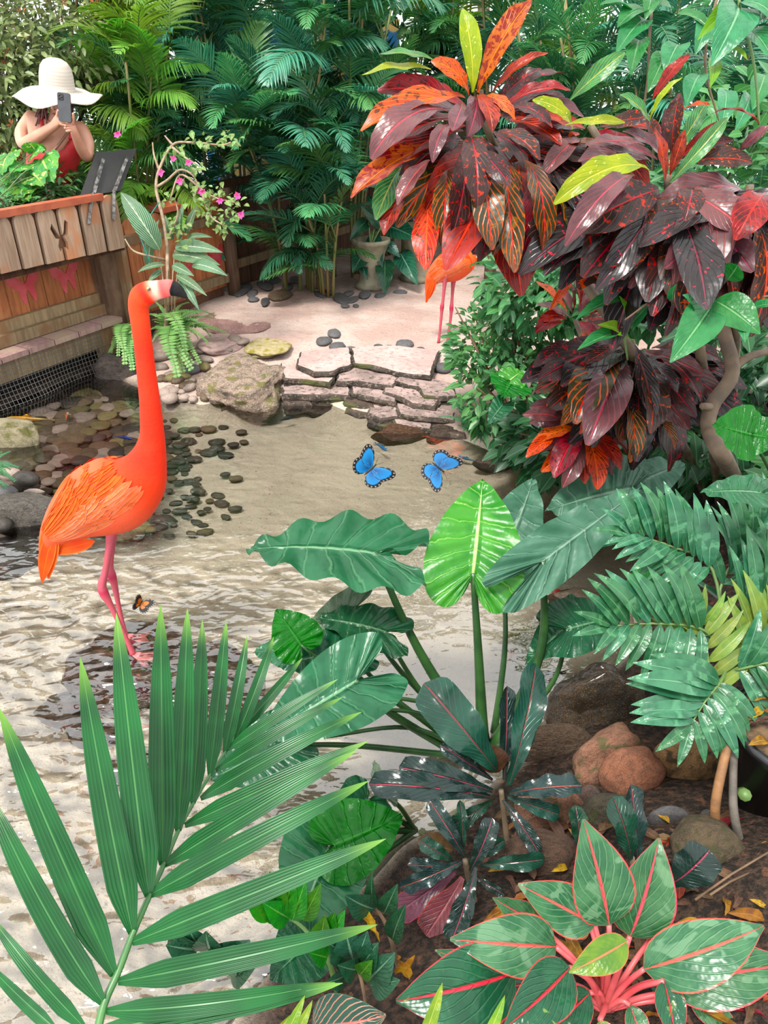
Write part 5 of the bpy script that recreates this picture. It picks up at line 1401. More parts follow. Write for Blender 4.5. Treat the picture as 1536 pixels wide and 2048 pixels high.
# ================================================================== FOREGROUND PLANTS
# ------------------------------------------------------------------ elephant ear plant in the middle
AL_OUT = [(0.0, -0.03), (0.06, -0.20), (0.16, -0.34), (0.30, -0.36), (0.43, -0.24), (0.49, -0.02), (0.47, 0.22), (0.38, 0.48), (0.25, 0.72), (0.11, 0.90), (0.0, 1.0)]
AL_NAR = [(0.0, -0.03), (0.06, -0.22), (0.14, -0.38), (0.25, -0.42), (0.34, -0.28), (0.38, -0.04), (0.36, 0.22), (0.29, 0.48), (0.19, 0.72), (0.08, 0.90), (0.0, 1.0)]
HEART = [(0.0, -0.02), (0.10, -0.20), (0.28, -0.26), (0.46, -0.16), (0.55, 0.05), (0.52, 0.32), (0.38, 0.60), (0.20, 0.82), (0.06, 0.96), (0.0, 1.0)]
def al_mat(name, c1, c2, mid, vein, rough=0.3, trans=0.2, veinf=0.55):
    return leaf_mat(name, c1, c2, mid=mid, midw=0.035, vein=vein, nv=11, vk=0.0, veinw=0.09, veinf=veinf, rough=rough, trans=trans, rv=0.08, rh=0.006, relief=0.45)
M_AL = {'g': al_mat('elephant_ear_green', (50, 112, 76), (38, 94, 62), (124, 170, 130), (90, 142, 104)),
        'b': al_mat('elephant_ear_bright', (78, 152, 56), (54, 130, 46), (190, 226, 140), (140, 196, 104), trans=0.2),
        'd': al_mat('elephant_ear_dark', (34, 90, 58), (26, 74, 46), (100, 148, 104), (70, 120, 82)),
        's': al_mat('elephant_ear_silvery', (84, 128, 104), (66, 112, 88), (136, 168, 146), (110, 150, 128), rough=0.4),
        'v': al_mat('elephant_ear_vivid', (32, 128, 40), (24, 112, 34), (60, 150, 60), (50, 140, 56), trans=0.4),
        'o': al_mat('elephant_ear_olive', (104, 122, 98), (78, 104, 80), (140, 156, 128), (124, 144, 116), rough=0.35)}
def al_mesh(key, shape, seed, **kw):
    return cached(('al', key, shape, seed, tuple(sorted(kw.items()))), lambda: lobed_mesh('leaf', M_AL[key], {'w': AL_OUT, 'n': AL_NAR, 'h': HEART}[shape], seed=seed, **kw))
M_PETI = plain('leaf_stalk_green', (58, 104, 48), 0.35, 0.15, 14, c2=(40, 80, 40))

def big_leaf(plant, key, shape, attach, tip, up, seed, ws=1.0, root=None, bow=0.0, r=(0.016, 0.006), droop=0.35, wave=0.03, cup=0.12, base2=None):
    a, tp = V(*attach), V(*tip)
    me = al_mesh(key, shape, seed, droop=droop, wave=wave, cup=cup)
    place('leaf', me, a, tp, Vector(up), plant, ws=ws)
    if root is not None:
        m = root.lerp(a, 0.5) + Vector((bow, 0, 0)) + Vector((0, 0, 0.02))
        mb = MB()
        pts = curve_pts([root, m, a], 7)
        v, f, uv = loft(pts, [r[0] + (r[1] - r[0]) * (i / (len(pts) - 1)) ** 0.5 for i in range(len(pts))], 8)
        mb.add(v, f, uv); mb.build('stalk', M_PETI, plant)

CAMUP = tuple(TOCAM)
r0 = G(972, 1485, 0.0)
ear = thing('elephant_ear', r0, 'large elephant ear plant with arrow shaped leaves growing at the pond edge', 'plant')
MIXUP = lambda k, x=0.0: TOCAM * k + Vector((x, 0, 1 - k * 0.6))
big_leaf(ear, 'b', 'w', (946, 1146, 2.02), (966, 958, 2.12), TOCAM + Vector((-0.1, 0, 0.1)), 1, 1.0, r0 + Vector((-0.01, 0, 0)), 0.0, (0.024, 0.008), droop=0.25, wave=0.022, cup=0.2)
big_leaf(ear, 'g', 'n', (748, 1106, 1.95), (492, 1098, 1.98), Vector((0.05, -0.12, 1)), 2, 1.15, r0 + Vector((-0.03, 0, 0)), -0.03, (0.026, 0.008), droop=0.22, wave=0.05)
big_leaf(ear, 's', 'w', (1004, 1120, 2.22), (1068, 955, 2.32), TOCAM + Vector((0.2, 0, 0.4)), 3, 0.75, r0 + Vector((0.03, 0.04, 0)), 0.02, (0.013, 0.006), droop=0.3)
big_leaf(ear, 's', 'n', (1086, 1122, 1.98), (1284, 976, 2.15), TOCAM * 0.5 + Vector((0.55, 0, 0.8)), 4, 0.50, r0 + Vector((0.03, -0.01, 0)), 0.06, (0.026, 0.008), droop=0.25, wave=0.03)
big_leaf(ear, 'o', 'n', (712, 1214, 2.05), (612, 1260, 2.05), Vector((0.4, -0.5, 0.8)), 5, 1.0, r0 + Vector((-0.06, 0.02, 0)), -0.04, (0.012, 0.006), droop=0.4, wave=0.05, cup=0.4)
big_leaf(ear, 'd', 'n', (768, 1262, 2.0), (632, 1236, 2.02), Vector((0, -0.25, 1)), 6, 1.1, r0 + Vector((-0.06, -0.01, 0)), -0.03, (0.011, 0.006), droop=0.3, wave=0.04)
big_leaf(ear, 'd', 'n', (694, 1302, 1.98), (556, 1334, 1.95), Vector((0.1, -0.35, 1)), 7, 1.15, r0 + Vector((-0.08, -0.02, 0)), -0.04, (0.011, 0.006), droop=0.3, wave=0.03)
big_leaf(ear, 'g', 'n', (650, 1300, 2.06), (505, 1305, 2.1), Vector((-0.1, -0.25, 1)), 17, 1.1, r0 + Vector((-0.08, 0, 0)), -0.04, (0.010, 0.005), droop=0.3, wave=0.03)
big_leaf(ear, 'g', 'n', (712, 1362, 1.82), (520, 1478, 1.78), Vector((0.2, -0.75, 0.8)), 8, 1.05, r0 + Vector((-0.1, -0.04, 0)), -0.05, (0.012, 0.006), droop=0.25, wave=0.025)
big_leaf(ear, 'v', 'h', (602, 1290, 1.9), (552, 1218, 1.9), TOCAM + Vector((0.3, 0, 0.2)), 9, 1.1, r0 + Vector((-0.1, -0.03, 0)), -0.04, (0.008, 0.004), droop=0.2, wave=0.04)
big_leaf(ear, 'd', 'n', (560, 1490, 1.86), (420, 1560, 1.86), Vector((0.2, -0.6, 0.9)), 18, 1.2, r0 + Vector((-0.1, -0.05, 0)), -0.05, (0.012, 0.006), droop=0.25, wave=0.025)
big_leaf(ear, 'd', 'n', (1135, 1258, 2.1), (1245, 1232, 2.15), Vector((0.0, -0.55, 0.8)), 10, 1.25, r0 + Vector((0.06, 0.01, 0)), 0.05, (0.011, 0.006), droop=0.3, wave=0.03, cup=0.4)
big_leaf(ear, 'g', 'n', (1150, 1238, 2.2), (1050, 1330, 2.1), Vector((-0.4, -0.7, 0.6)), 11, 0.9, None, droop=0.4, wave=0.03)
for q in ((745, 1390), (700, 1420), (640, 1475)):      # bare stalks crossing over the sand
    mb = MB(); e = V(q[0], q[1], 1.95)
    tube(mb, curve_pts([r0 + Vector((-0.05, -0.04, 0)), r0.lerp(e, 0.5) + Vector((0, 0, 0.05)), e], 6), 0.008, 0.005, 7); mb.build('stalk', M_PETI, ear)

ear2 = thing('elephant_ear', G(1290, 1090, 0.1), 'silvery elephant ear leaf on its own plant below the lower croton', 'plant')
big_leaf(ear2, 's', 'n', (1264, 976, 2.45), (1090, 1022, 2.35), Vector((0.1, -0.55, 0.9)), 12, 1.05, G(1300, 1085, 0.08), 0.02, (0.012, 0.006), droop=0.25)
big_leaf(ear2, 's', 'n', (1264, 972, 2.47), (1372, 926, 2.6), Vector((0.0, -0.5, 0.9)), 15, 0.8, None, droop=0.2)
big_leaf(ear2, 'd', 'n', (1240, 1045, 2.45), (1170, 1095, 2.4), TOCAM + Vector((0.2, 0, 0.3)), 13, 1.0, G(1300, 1085, 0.08), 0.0, (0.01, 0.005), droop=0.3)
big_leaf(ear2, 'v', 'n', (1300, 1165, 2.25), (1220, 1230, 2.2), TOCAM + Vector((0.1, 0, 0.6)), 14, 0.9, G(1330, 1130, 0.08), 0.0, (0.01, 0.005), droop=0.3)

ear3 = thing('elephant_ear', G(800, 1690, 0.03), 'low elephant ear plant with a broad leaf over the water near the front', 'plant')
rb = G(830, 1660, 0.03)
big_leaf(ear3, 'g', 'h', (655, 1700, 1.62), (588, 1868, 1.50), TOCAM * 1.0 + Vector((0.2, 0, 0.3)), 21, 1.05, rb, -0.02, (0.010, 0.006), droop=0.15, wave=0.02)
big_leaf(ear3, 'v', 'h', (668, 1690, 1.60), (806, 1632, 1.68), TOCAM * 1.0 + Vector((-0.3, 0, 0.3)), 22, 0.9, None, droop=0.2, wave=0.03)
big_leaf(ear3, 'd', 'h', (735, 1600, 1.72), (672, 1700, 1.65), TOCAM + Vector((0.3, 0, 0.1)), 23, 1.05, rb, -0.02, (0.009, 0.005), droop=0.2, wave=0.035)
big_leaf(ear3, 'o', 'n', (770, 1590, 1.75), (748, 1520, 1.8), TOCAM + Vector((-0.6, 0, 0.1)), 24, 0.9, rb, -0.0, (0.008, 0.005), droop=0.3, wave=0.03)
big_leaf(ear3, 'd', 'h', (620, 1880, 1.48), (540, 1960, 1.42), TOCAM + Vector((0.2, 0, 0.4)), 25, 1.2, rb, -0.02, (0.009, 0.005), droop=0.15, wave=0.02)

# round notched leaf plant at the right edge
ear4 = thing('elephant_ear', G(1540, 960, 0.2), 'bright green round leaf with holes at the right edge before the trunk', 'plant')
big_leaf(ear4, 'v', 'h', (1500, 868, 1.85), (1425, 850, 1.82), TOCAM + Vector((0.1, 0, 0.1)), 31, 1.15, G(1560, 1010, 0.15), 0.0, (0.007, 0.004), droop=0.15, wave=0.03)
big_leaf(ear4, 'v', 'h', (1500, 868, 1.855), (1560, 880, 1.85), TOCAM + Vector((0.0, 0, 0.1)), 32, 1.3, None, droop=0.15, wave=0.03)
big_leaf(ear4, 'g', 'n', (1520, 985, 1.7), (1400, 985, 1.7), Vector((0.1, -0.35, 1)), 33, 1.0, G(1570, 1080, 0.15), 0.0, (0.008, 0.005), droop=0.25)

# ------------------------------------------------------------------ dark rosette shrubs with red midribs
M_DC = leaf_mat('dark_rosette_leaf', (32, 54, 50), (24, 42, 40), mid=(170, 72, 80), midw=0.04, vein=(54, 82, 74), nv=13, vk=0.25, veinw=0.10, veinf=0.3, rough=0.2, trans=0.06, rv=0.2, relief=0.35, spot=(70, 104, 88), spotscale=24, spotthr=0.70)
M_DCG = leaf_mat('dark_green_rosette_leaf', (28, 70, 54), (22, 54, 42), mid=(120, 58, 62), midw=0.04, vein=(60, 112, 86), nv=13, vk=0.25, veinw=0.10, veinf=0.3, rough=0.22, trans=0.08, rv=0.15, relief=0.35)
M_DCP = leaf_mat('purple_leaf_underside', (122, 66, 78), (98, 50, 62), mid=(160, 100, 110), midw=0.05, edge=(190, 60, 70), edgew=0.93, rough=0.3, trans=0.15, rv=0.1)
M_DCB = leaf_mat('brown_leaf_underside', (92, 66, 44), (74, 52, 38), mid=(130, 90, 60), rough=0.5, trans=0.15, rv=0.1)
DCL = {'d': [leaf_mesh('leaf', M_DC, P_SPOON(0.125), 3, 20, 0.25, 0.6 + 0.5 * i, 0.035, 2.6 + 0.6 * i, i, 0.006, 13, twist=0.5 * (i - 1)) for i in range(3)],
       'g': [leaf_mesh('leaf', M_DCG, P_SPOON(0.15), 3, 20, 0.22, 1.0 + 0.5 * i, 0.036, 2.4 + 0.6 * i, i + 5, 0.006, 13, twist=0.5 * (i - 1)) for i in range(3)],
       'p': [leaf_mesh('leaf', M_DCP, P_SPOON(0.17), 3, 14, 0.2, 0.5, 0.02, 2, i, 0.006, 11) for i in range(2)],
       'b': [leaf_mesh('leaf', M_DCB, P_OBOV(0.24), 3, 12, 0.3, 0.6, 0.02, 2, i, 0.0, 11) for i in range(2)]}
ds = thing('dark_rosette_plant', G(1010, 1740, 0.12), 'dark leaved plant with red midribs rising in front of the elephant ear', 'plant')
D1 = 1.72
hero_leaves(ds, D1, [
 (992, 1540, 848, 1366, 'g', 1.25, 0, -0.02), (1018, 1570, 1072, 1328, 'g', 0.85, 0.0, 0.06), (1008, 1560, 1014, 1372, 'd', 0.75, 0.02, 0.04), (985, 1582, 798, 1534, 'd', 1.05, 0, -0.04), (980, 1594, 738, 1568, 'd', 0.85, 0, -0.06), (1018, 1588, 1164, 1572, 'd', 1.25, 0, -0.06),
 (1005, 1600, 1078, 1706, 'd', 1.05, 0, -0.06), (995, 1545, 978, 1490, 'b', 1.6, 0.02, -0.02), (990, 1530, 905, 1478, 'g', 1.0, 0.08, 0.1), (1010, 1560, 1070, 1440, 'g', 0.7, 0.05, 0.1), (985, 1600, 885, 1660, 'g', 1.0, 0.05, 0.02), (975, 1590, 900, 1560, 'd', 1.2, 0.04, 0.0), (998, 1535, 1050, 1480, 'd', 1.0, 0.03, 0.02), (985, 1560, 880, 1490, 'd', 0.9, 0.05, 0.04), (1015, 1595, 1120, 1630, 'g', 1.0, 0.05, 0.02)], random.Random(4), DCL, tilt=0.2)
stems(ds, [[V(1002, 1580, D1 + 0.01), V(1008, 1630, D1 + 0.03), V(1016, 1700, D1 + 0.05), G(1018, 1770, 0.10)]], M_CRSTEM, 0.006, 0.008)
ds2 = thing('dark_rosette_plant', G(930, 1790, 0.12), 'lower dark leaved plant with hanging leaves and a purple underside', 'plant')
D2 = 1.60
hero_leaves(ds2, D2, [
 (940, 1742, 985, 1636, 'd', 1.35, 0, 0.0), (952, 1735, 902, 1884, 'd', 1.25, -0.02, -0.08), (925, 1722, 800, 1775, 'd', 1.0, 0, -0.04), (930, 1715, 858, 1600, 'd', 1.0, 0.02, 0.02), (905, 1720, 840, 1682, 'g', 1.3, 0.03, 0.02), (925, 1755, 852, 1872, 'p', 1.5, 0.02, -0.02), (910, 1745, 790, 1830, 'p', 1.1, 0.05, 0.03),
 (925, 1705, 920, 1600, 'g', 0.7, 0.05, 0.06), (960, 1730, 1090, 1718, 'g', 0.9, 0.05, 0.03), (905, 1700, 835, 1680, 'b', 1.3, 0.06, 0.04), (945, 1750, 1010, 1790, 'd', 1.0, 0.05, 0.02), (935, 1725, 1010, 1680, 'g', 0.9, 0.06, 0.05), (915, 1735, 815, 1730, 'd', 1.1, 0.04, 0.02), (930, 1760, 890, 1850, 'g', 1.0, 0.06, 0.02)], random.Random(6), DCL, tilt=0.2)
stems(ds2, [[V(930, 1720, D2 + 0.02), V(938, 1760, D2 + 0.06), G(950, 1810, 0.14)]], M_CRSTEM, 0.006, 0.009)
ds3 = thing('dark_rosette_plant', G(1250, 1760, 0.17), 'pair of dark standing leaves behind the pink edged plant', 'plant')
hero_leaves(ds3, 1.55, [(1262, 1720, 1225, 1592, 'g', 1.35, 0, -0.02), (1275, 1740, 1262, 1568, 'd', 1.0, 0.05, 0.06), (1160, 1700, 1150, 1610, 'g', 1.4, 0.05, 0.05), (1335, 1770, 1420, 1700, 'd', 2.6, -0.16, -0.20)], random.Random(8), DCL, tilt=0.15)
stems(ds3, [[V(1265, 1715, 1.56), G(1262, 1800, 0.18)], [V(1335, 1770, 1.39), G(1300, 1880, 0.22)], [V(1160, 1700, 1.6), G(1190, 1760, 0.15)]], M_CRSTEM, 0.005, 0.006)

# ------------------------------------------------------------------ aglaonema with pink edges and stalks
M_AG = {'a': leaf_mat('aglaonema_leaf', (74, 122, 82), (46, 96, 62), mid=(240, 110, 112), midw=0.055, vein=(128, 170, 130), nv=7, vk=0.55, veinw=0.16, veinf=0.45, edge=(240, 96, 100), edgew=0.93, rough=0.28, trans=0.2, rv=0.1, rh=0.01, relief=0.45, spot=(104, 144, 108), spotscale=3.2, spotthr=0.56),
        'd': leaf_mat('aglaonema_dark_leaf', (36, 92, 62), (28, 76, 52), mid=(240, 84, 90), midw=0.05, vein=(72, 126, 92), nv=7, vk=0.55, veinw=0.16, veinf=0.45, edge=(240, 84, 88), edgew=0.945, rough=0.25, trans=0.12, rv=0.1, rh=0.01, relief=0.5, spot=(110, 140, 70), spotscale=5, spotthr=0.66),
        'y': leaf_mat('aglaonema_young_leaf', (120, 150, 58), (90, 132, 56), mid=(250, 140, 110), midw=0.055, edge=(244, 120, 100), edgew=0.93, rough=0.3, trans=0.3, rv=0.08, relief=0.3)}
AGL = {k: [leaf_mesh('leaf', m, P_OVATE(0.265), 4, 14, 0.22, 0.5 + 0.25 * i, 0.008, 2, i, 0.006, 7) for i in range(3)] for k, m in M_AG.items()}
M_AGST = plain('pink_stalk', (240, 108, 108), 0.4, 0.1, 12, c2=(216, 76, 84))
ag = thing('aglaonema', G(1215, 2010, 0.27), 'pink edged green aglaonema with pink stalks in the lower right corner', 'plant')
DG = 1.28
AGLV = [(1218, 1850, 1166, 1638, 'a', 1.05, 0, -0.02), (1260, 1872, 1318, 1676, 'a', 1.1, 0.03, 0.02), (1190, 1850, 1036, 1768, 'a', 1.05, 0.05, 0.05), (1112, 1894, 900, 1878, 'a', 0.95, 0.02, -0.02), (1030, 1945, 792, 2002, 'd', 1.1, 0, -0.06), (1140, 1935, 1008, 2056, 'd', 1.1, -0.05, -0.12),
        (1255, 1882, 1138, 1945, 'y', 0.95, -0.1, -0.12), (1288, 1938, 1528, 1852, 'a', 0.9, 0, -0.02), (1325, 1958, 1580, 1925, 'a', 0.9, 0.02, 0.0), (1328, 1962, 1352, 2090, 'd', 1.15, -0.03, -0.08), (1200, 2040, 1225, 2130, 'y', 1.2, -0.06, -0.08), (1180, 1850, 1120, 1845, 'y', 1.4, 0.08, 0.06),
        (1300, 1880, 1340, 1815, 'd', 1.2, 0.1, 0.08), (1400, 2010, 1560, 2040, 'd', 1.0, 0.06, 0.02), (1080, 1850, 985, 1795, 'a', 0.9, 0.1, 0.08), (1100, 2000, 1180, 2050, 'd', 1.0, 0.06, 0.03), (1020, 1990, 900, 2060, 'd', 1.0, 0.1, 0.06), (1000, 1950, 870, 1900, 'a', 0.7, 0.12, 0.1), (1180, 1985, 1080, 2070, 'd', 1.1, 0.02, -0.02), (1260, 2010, 1290, 2110, 'a', 1.1, 0.03, 0.0), (1380, 1990, 1480, 2070, 'a', 1.0, 0.04, 0.0), (1300, 1970, 1430, 1985, 'd', 1.0, 0.08, 0.06), (1110, 1960, 980, 1975, 'd', 1.0, 0.08, 0.06)]
hero_leaves(ag, DG, AGLV, random.Random(9), AGL, tilt=0.12)
agr = G(1212, 2020, 0.27)
for q in AGLV:
    e = V(q[0], q[1], DG + q[6]); mb = MB()
    tube(mb, curve_pts([agr + Vector((RNG.uniform(-0.01, 0.01), 0, 0)), agr.lerp(e, 0.5) + Vector((0, 0, 0.025)), e], 5), 0.006, 0.0045, 7); mb.build('stalk', M_AGST, ag)

# striped prayer plant leaf at the bottom edge
M_CAL = leaf_mat('striped_leaf', (34, 78, 60), (26, 62, 48), mid=(226, 120, 110), midw=0.05, vein=(224, 150, 130), nv=9, vk=0.45, veinw=0.14, veinf=0.95, edge=(60, 110, 84), edgew=0.95, rough=0.3, trans=0.15, rv=0.05)
cal = thing('striped_plant', G(640, 2070, 0.1), 'dark green leaf with pink stripes at the bottom edge', 'plant')
cm = leaf_mesh('leaf', M_CAL, P_OVATE(0.30), 4, 14, 0.1, 0.9, 0.0, 2, 3, 0.006, 9)
place('leaf', cm, V(625, 2050, 1.12), V(772, 2030, 1.1), TOCAM + Vector((0, 0, 0.4)), cal, ws=1.25)
place('leaf', cm, V(600, 2070, 1.15), V(520, 2090, 1.12), TOCAM + Vector((0, 0, 0.4)), cal, ws=1.2)
mb = MB(); tube(mb, [G(640, 2110, 0.1), V(625, 2052, 1.12)], 0.004, 0.003, 6); mb.build('stalk', M_STALK, cal)

# small upright sprouts with bright leaflets left of the striped leaf
M_ZZ = leaf_mat('sprout_leaf', (70, 150, 52), (50, 128, 44), mid=(130, 190, 90), midw=0.06, rough=0.28, trans=0.3, rv=0.2)
M_ZZD = leaf_mat('sprout_dark_leaf', (46, 92, 66), (34, 76, 54), mid=(110, 150, 120), midw=0.06, rough=0.25, trans=0.12, rv=0.2)
ZZ = {'z': [leaf_mesh('leaf', M_ZZ, P_OVATE(0.20), 2, 10, 0.25, 0.4, 0, 2, i) for i in range(2)], 'd': [leaf_mesh('leaf', M_ZZD, P_OVATE(0.24), 2, 10, 0.25, 0.5, 0, 2, i) for i in range(2)]}
sp1 = thing('sprout', G(650, 1940, 0.08), 'bright green upright sprout with narrow leaflets near the front water', 'plant')
hero_leaves(sp1, 1.42, [(556, 1830, 488, 1782, 'z', 1.2), (575, 1825, 500, 1795, 'z', 1.3), (580, 1838, 525, 1805, 'z', 1.3), (560, 1825, 562, 1738, 'z', 0.8), (570, 1830, 588, 1742, 'z', 0.8), (585, 1840, 612, 1758, 'z', 0.8), (605, 1840, 642, 1766, 'z', 0.8), (545, 1820, 540, 1742, 'z', 0.7), (648, 1900, 690, 1820, 'z', 0.9), (640, 1895, 650, 1830, 'z', 1.1), (655, 1915, 618, 1905, 'z', 1.2), (650, 1870, 670, 1825, 'z', 1.0)], random.Random(3), ZZ, tilt=0.2)
stems(sp1, [[V(560, 1828, 1.43), V(600, 1850, 1.44), V(640, 1895, 1.44), V(660, 1930, 1.45), G(675, 1985, 0.06)], [V(650, 1830, 1.43), V(645, 1900, 1.44)]], M_STALK, 0.003, 0.006)
sp2 = thing('sprout', G(720, 1960, 0.1), 'dark glossy sprout with oval leaves left of the striped leaf', 'plant')
hero_leaves(sp2, 1.36, [(705, 1920, 690, 1858, 'd', 1.5), (700, 1915, 655, 1885, 'd', 1.2), (715, 1915, 735, 1862, 'd', 1.0), (725, 1930, 757, 1885, 'd', 1.0), (735, 1960, 790, 1905, 'd', 1.1), (715, 1940, 675, 1930, 'd', 1.1), (740, 1970, 800, 1960, 'd', 1.1), (690, 1950, 650, 1965, 'd', 1.1), (720, 1950, 745, 1920, 'z', 1.0)], random.Random(5), ZZ, tilt=0.25)
stems(sp2, [[V(703, 1915, 1.37), V(718, 1945, 1.37), V(728, 1985, 1.38), G(735, 2030, 0.1)]], M_TWIG, 0.003, 0.004)
sp3 = thing('seedling', G(770, 1920, 0.1), 'thin grey stemmed seedling with narrow grey leaves and a dry yellow leaf', 'plant')
M_DRY = leaf_mat('dry_yellow_leaf', (206, 164, 66), (170, 122, 50), rough=0.6, trans=0.25, rv=0.15)
SGL = {'d': ZZ['d'], 'y': [leaf_mesh('leaf', M_DRY, P_LANCE(0.14), 2, 10, 0.5, 1.0, 0.05, 3, i, twist=1.5) for i in range(2)]}
hero_leaves(sp3, 1.42, [(750, 1818, 690, 1790, 'd', 1.2), (748, 1812, 745, 1745, 'd', 0.5), (768, 1826, 795, 1768, 'd', 0.8), (785, 1880, 812, 1808, 'd', 0.7), (730, 1822, 760, 1885, 'y', 0.9), (800, 1940, 830, 1910, 'y', 1.2), (795, 1920, 788, 1945, 'y', 1.2)], random.Random(7), SGL)
stems(sp3, [[V(746, 1808, 1.43), V(770, 1845, 1.44), V(785, 1890, 1.45), G(800, 1950, 0.12)]], M_TWIG, 0.003, 0.005)

sp4 = thing('sprout', G(470, 1985, 0.04), 'dark green oval leaved sprout seen between the palm leaflets over the water', 'plant')
hero_leaves(sp4, 1.40, [(395, 1900, 332, 1890, 'd', 1.5), (385, 1890, 345, 1862, 'd', 1.4), (400, 1890, 375, 1850, 'd', 1.4), (420, 1900, 412, 1862, 'd', 1.3), (445, 1925, 500, 1880, 'd', 1.2), (450, 1935, 470, 1890, 'd', 1.2), (460, 1945, 520, 1920, 'd', 1.2), (430, 1920, 390, 1930, 'd', 1.2)], random.Random(12), ZZ, tilt=0.25)
stems(sp4, [[V(390, 1895, 1.41), V(430, 1915, 1.42), V(460, 1950, 1.43), G(485, 1995, 0.0)]], M_STALK, 0.003, 0.004)

# ------------------------------------------------------------------ the palm frond across the lower left
M_FR = leaf_mat('near_frond', (40, 122, 62), (28, 100, 52), mid=(96, 170, 100), midw=0.06, rough=0.3, trans=0.22, rv=0.10, rh=0.008, relief=0.0, edge=(30, 90, 46), edgew=0.9)
b = NB('pleated_frond'); uv = b.n('ShaderNodeUVMap').outputs[0]; sx = b.n('ShaderNodeSeparateXYZ'); b.link(uv, sx.inputs[0])
u = sx.outputs[0]
st = b.math('SINE', b.math('MULTIPLY', u, 50.0)); a = b.math('ABSOLUTE', b.math('MULTIPLY_ADD', u, 2.0, -1.0))
nz = b.noise(b.coord(), 3.0, 2)
c = b.mix(b.ss(nz, 0.35, 0.65), lin(18, 102, 42), lin(10, 78, 32))
c = b.mix(b.math('MULTIPLY', b.ss(st, 0.3, 1.0), 0.14), c, lin(84, 150, 96))
c = b.mix(b.ss(sx.outputs[1], 0.82, 1.0), c, lin(116, 166, 60))
c = b.mix(b.math('MULTIPLY', b.ss(a, 0.07, 0.02), 0.6), c, lin(100, 164, 92))
c = b.hsv(c, 0.5, 1.0, b.math('MULTIPLY_ADD', b.rnd(), 0.24, 0.88))
M_FR = b.bsdf(c, 0.3, b.bump(st, 0.25, 0.002), 0.3, trans=0.2)
FRM = [leaf_mesh('leaflet', M_FR, P_STRAP(0.043), 4, 20, 0.35, 0.25 + 0.25 * i, 0, 2, i) for i in range(3)]
FRW = [leaf_mesh('leaflet', M_FR, P_STRAP(0.034), 4, 20, 0.35, 0.3 + 0.25 * i, 0, 2, i) for i in range(3)]
fx = lambda c: c * 0.508
fy = lambda c: 1200 + c * 0.508
RACH = [(370, 1760, 0.98), (410, 1590, 1.0), (465, 1465, 1.02), (520, 1320, 1.05), (590, 1160, 1.08), (645, 1040, 1.11), (705, 900, 1.15), (760, 800, 1.18), (825, 690, 1.21), (885, 600, 1.24), (960, 495, 1.28)]
fr = thing('palm_frond', V(fx(370), fy(1760), 0.98), 'big green palm frond with long leaflets crossing the lower left corner', 'palm frond')
mb = MB(); tube(mb, curve_pts([V(fx(x), fy(y), d) for x, y, d in RACH], 4), 0.0062, 0.0022, 8); mb.build('midrib', plain('frond_midrib', (70, 128, 62), 0.4), fr)
def rach_d(y):
    ys_ = [r[1] for r in RACH][::-1]; ds_ = [r[2] for r in RACH][::-1]
    return float(np.interp(y, ys_, ds_))
LEFT = [(230, 1700, -60, 1420), (340, 1690, -40, 1240), (410, 1590, -60, 730), (450, 1475, -6, 420), (522, 1312, 316, 225), (586, 1165, 458, 50), (641, 1042, 632, 18), (702, 910, 738, 32), (760, 802, 797, 78), (826, 692, 891, 82), (884, 602, 973, 140), (925, 555, 1077, 145), (950, 512, 1190, 228)]
RIGHT = [(890, 592, 1330, 312), (850, 672, 1350, 382), (790, 782, 1425, 440), (728, 888, 1450, 556), (648, 1042, 1405, 592), (588, 1162, 1452, 712), (520, 1347, 1520, 940), (465, 1502, 1486, 1278), (418, 1618, 1320, 1505), (395, 1690, 1350, 1508)]
for i, (bx, by, tx, ty) in enumerate(LEFT):
    d = rach_d(by); L = math.hypot(tx - bx, ty - by)
    place('leaflet', FRM[i % 3], V(fx(bx), fy(by), d), V(fx(tx), fy(ty), d + 0.10 - 0.0001 * L), TOCAM + Vector((0.35, 0, 0.25)), fr, ws=1.18 if L > 700 else 1.18 + (700 - L) / 1600)
for i, (bx, by, tx, ty) in enumerate(RIGHT):
    d = rach_d(by)
    up = TOCAM + Vector((-0.15, 0, 0.55))
    place('leaflet', FRW[i % 3], V(fx(bx), fy(by), d), V(fx(tx), fy(ty), d + 0.02), up, fr, ws=1.38)
# second frond peeping in at the bottom: yellow green blades
fr2 = thing('palm_frond', V(560, 2100, 1.0), 'tips of yellow green palm leaflets rising at the bottom edge', 'palm frond')
M_FRY = leaf_mat('yellowish_leaflet', (138, 166, 54), (112, 148, 50), mid=(176, 196, 96), rough=0.35, trans=0.3, rv=0.1)
FY = leaf_mesh('leaflet', M_FRY, P_STRAP(0.10), 3, 12, 0.3, 0.4)
for (bx, by, tx, ty) in ((545, 2120, 610, 1990), (560, 2130, 625, 2000), (830, 2120, 885, 1965), (945, 2130, 1010, 1990), (500, 2130, 580, 2030)):
    place('leaflet', FY, V(bx, by, 0.95), V(tx, ty, 0.97), TOCAM, fr2, ws=1.0)

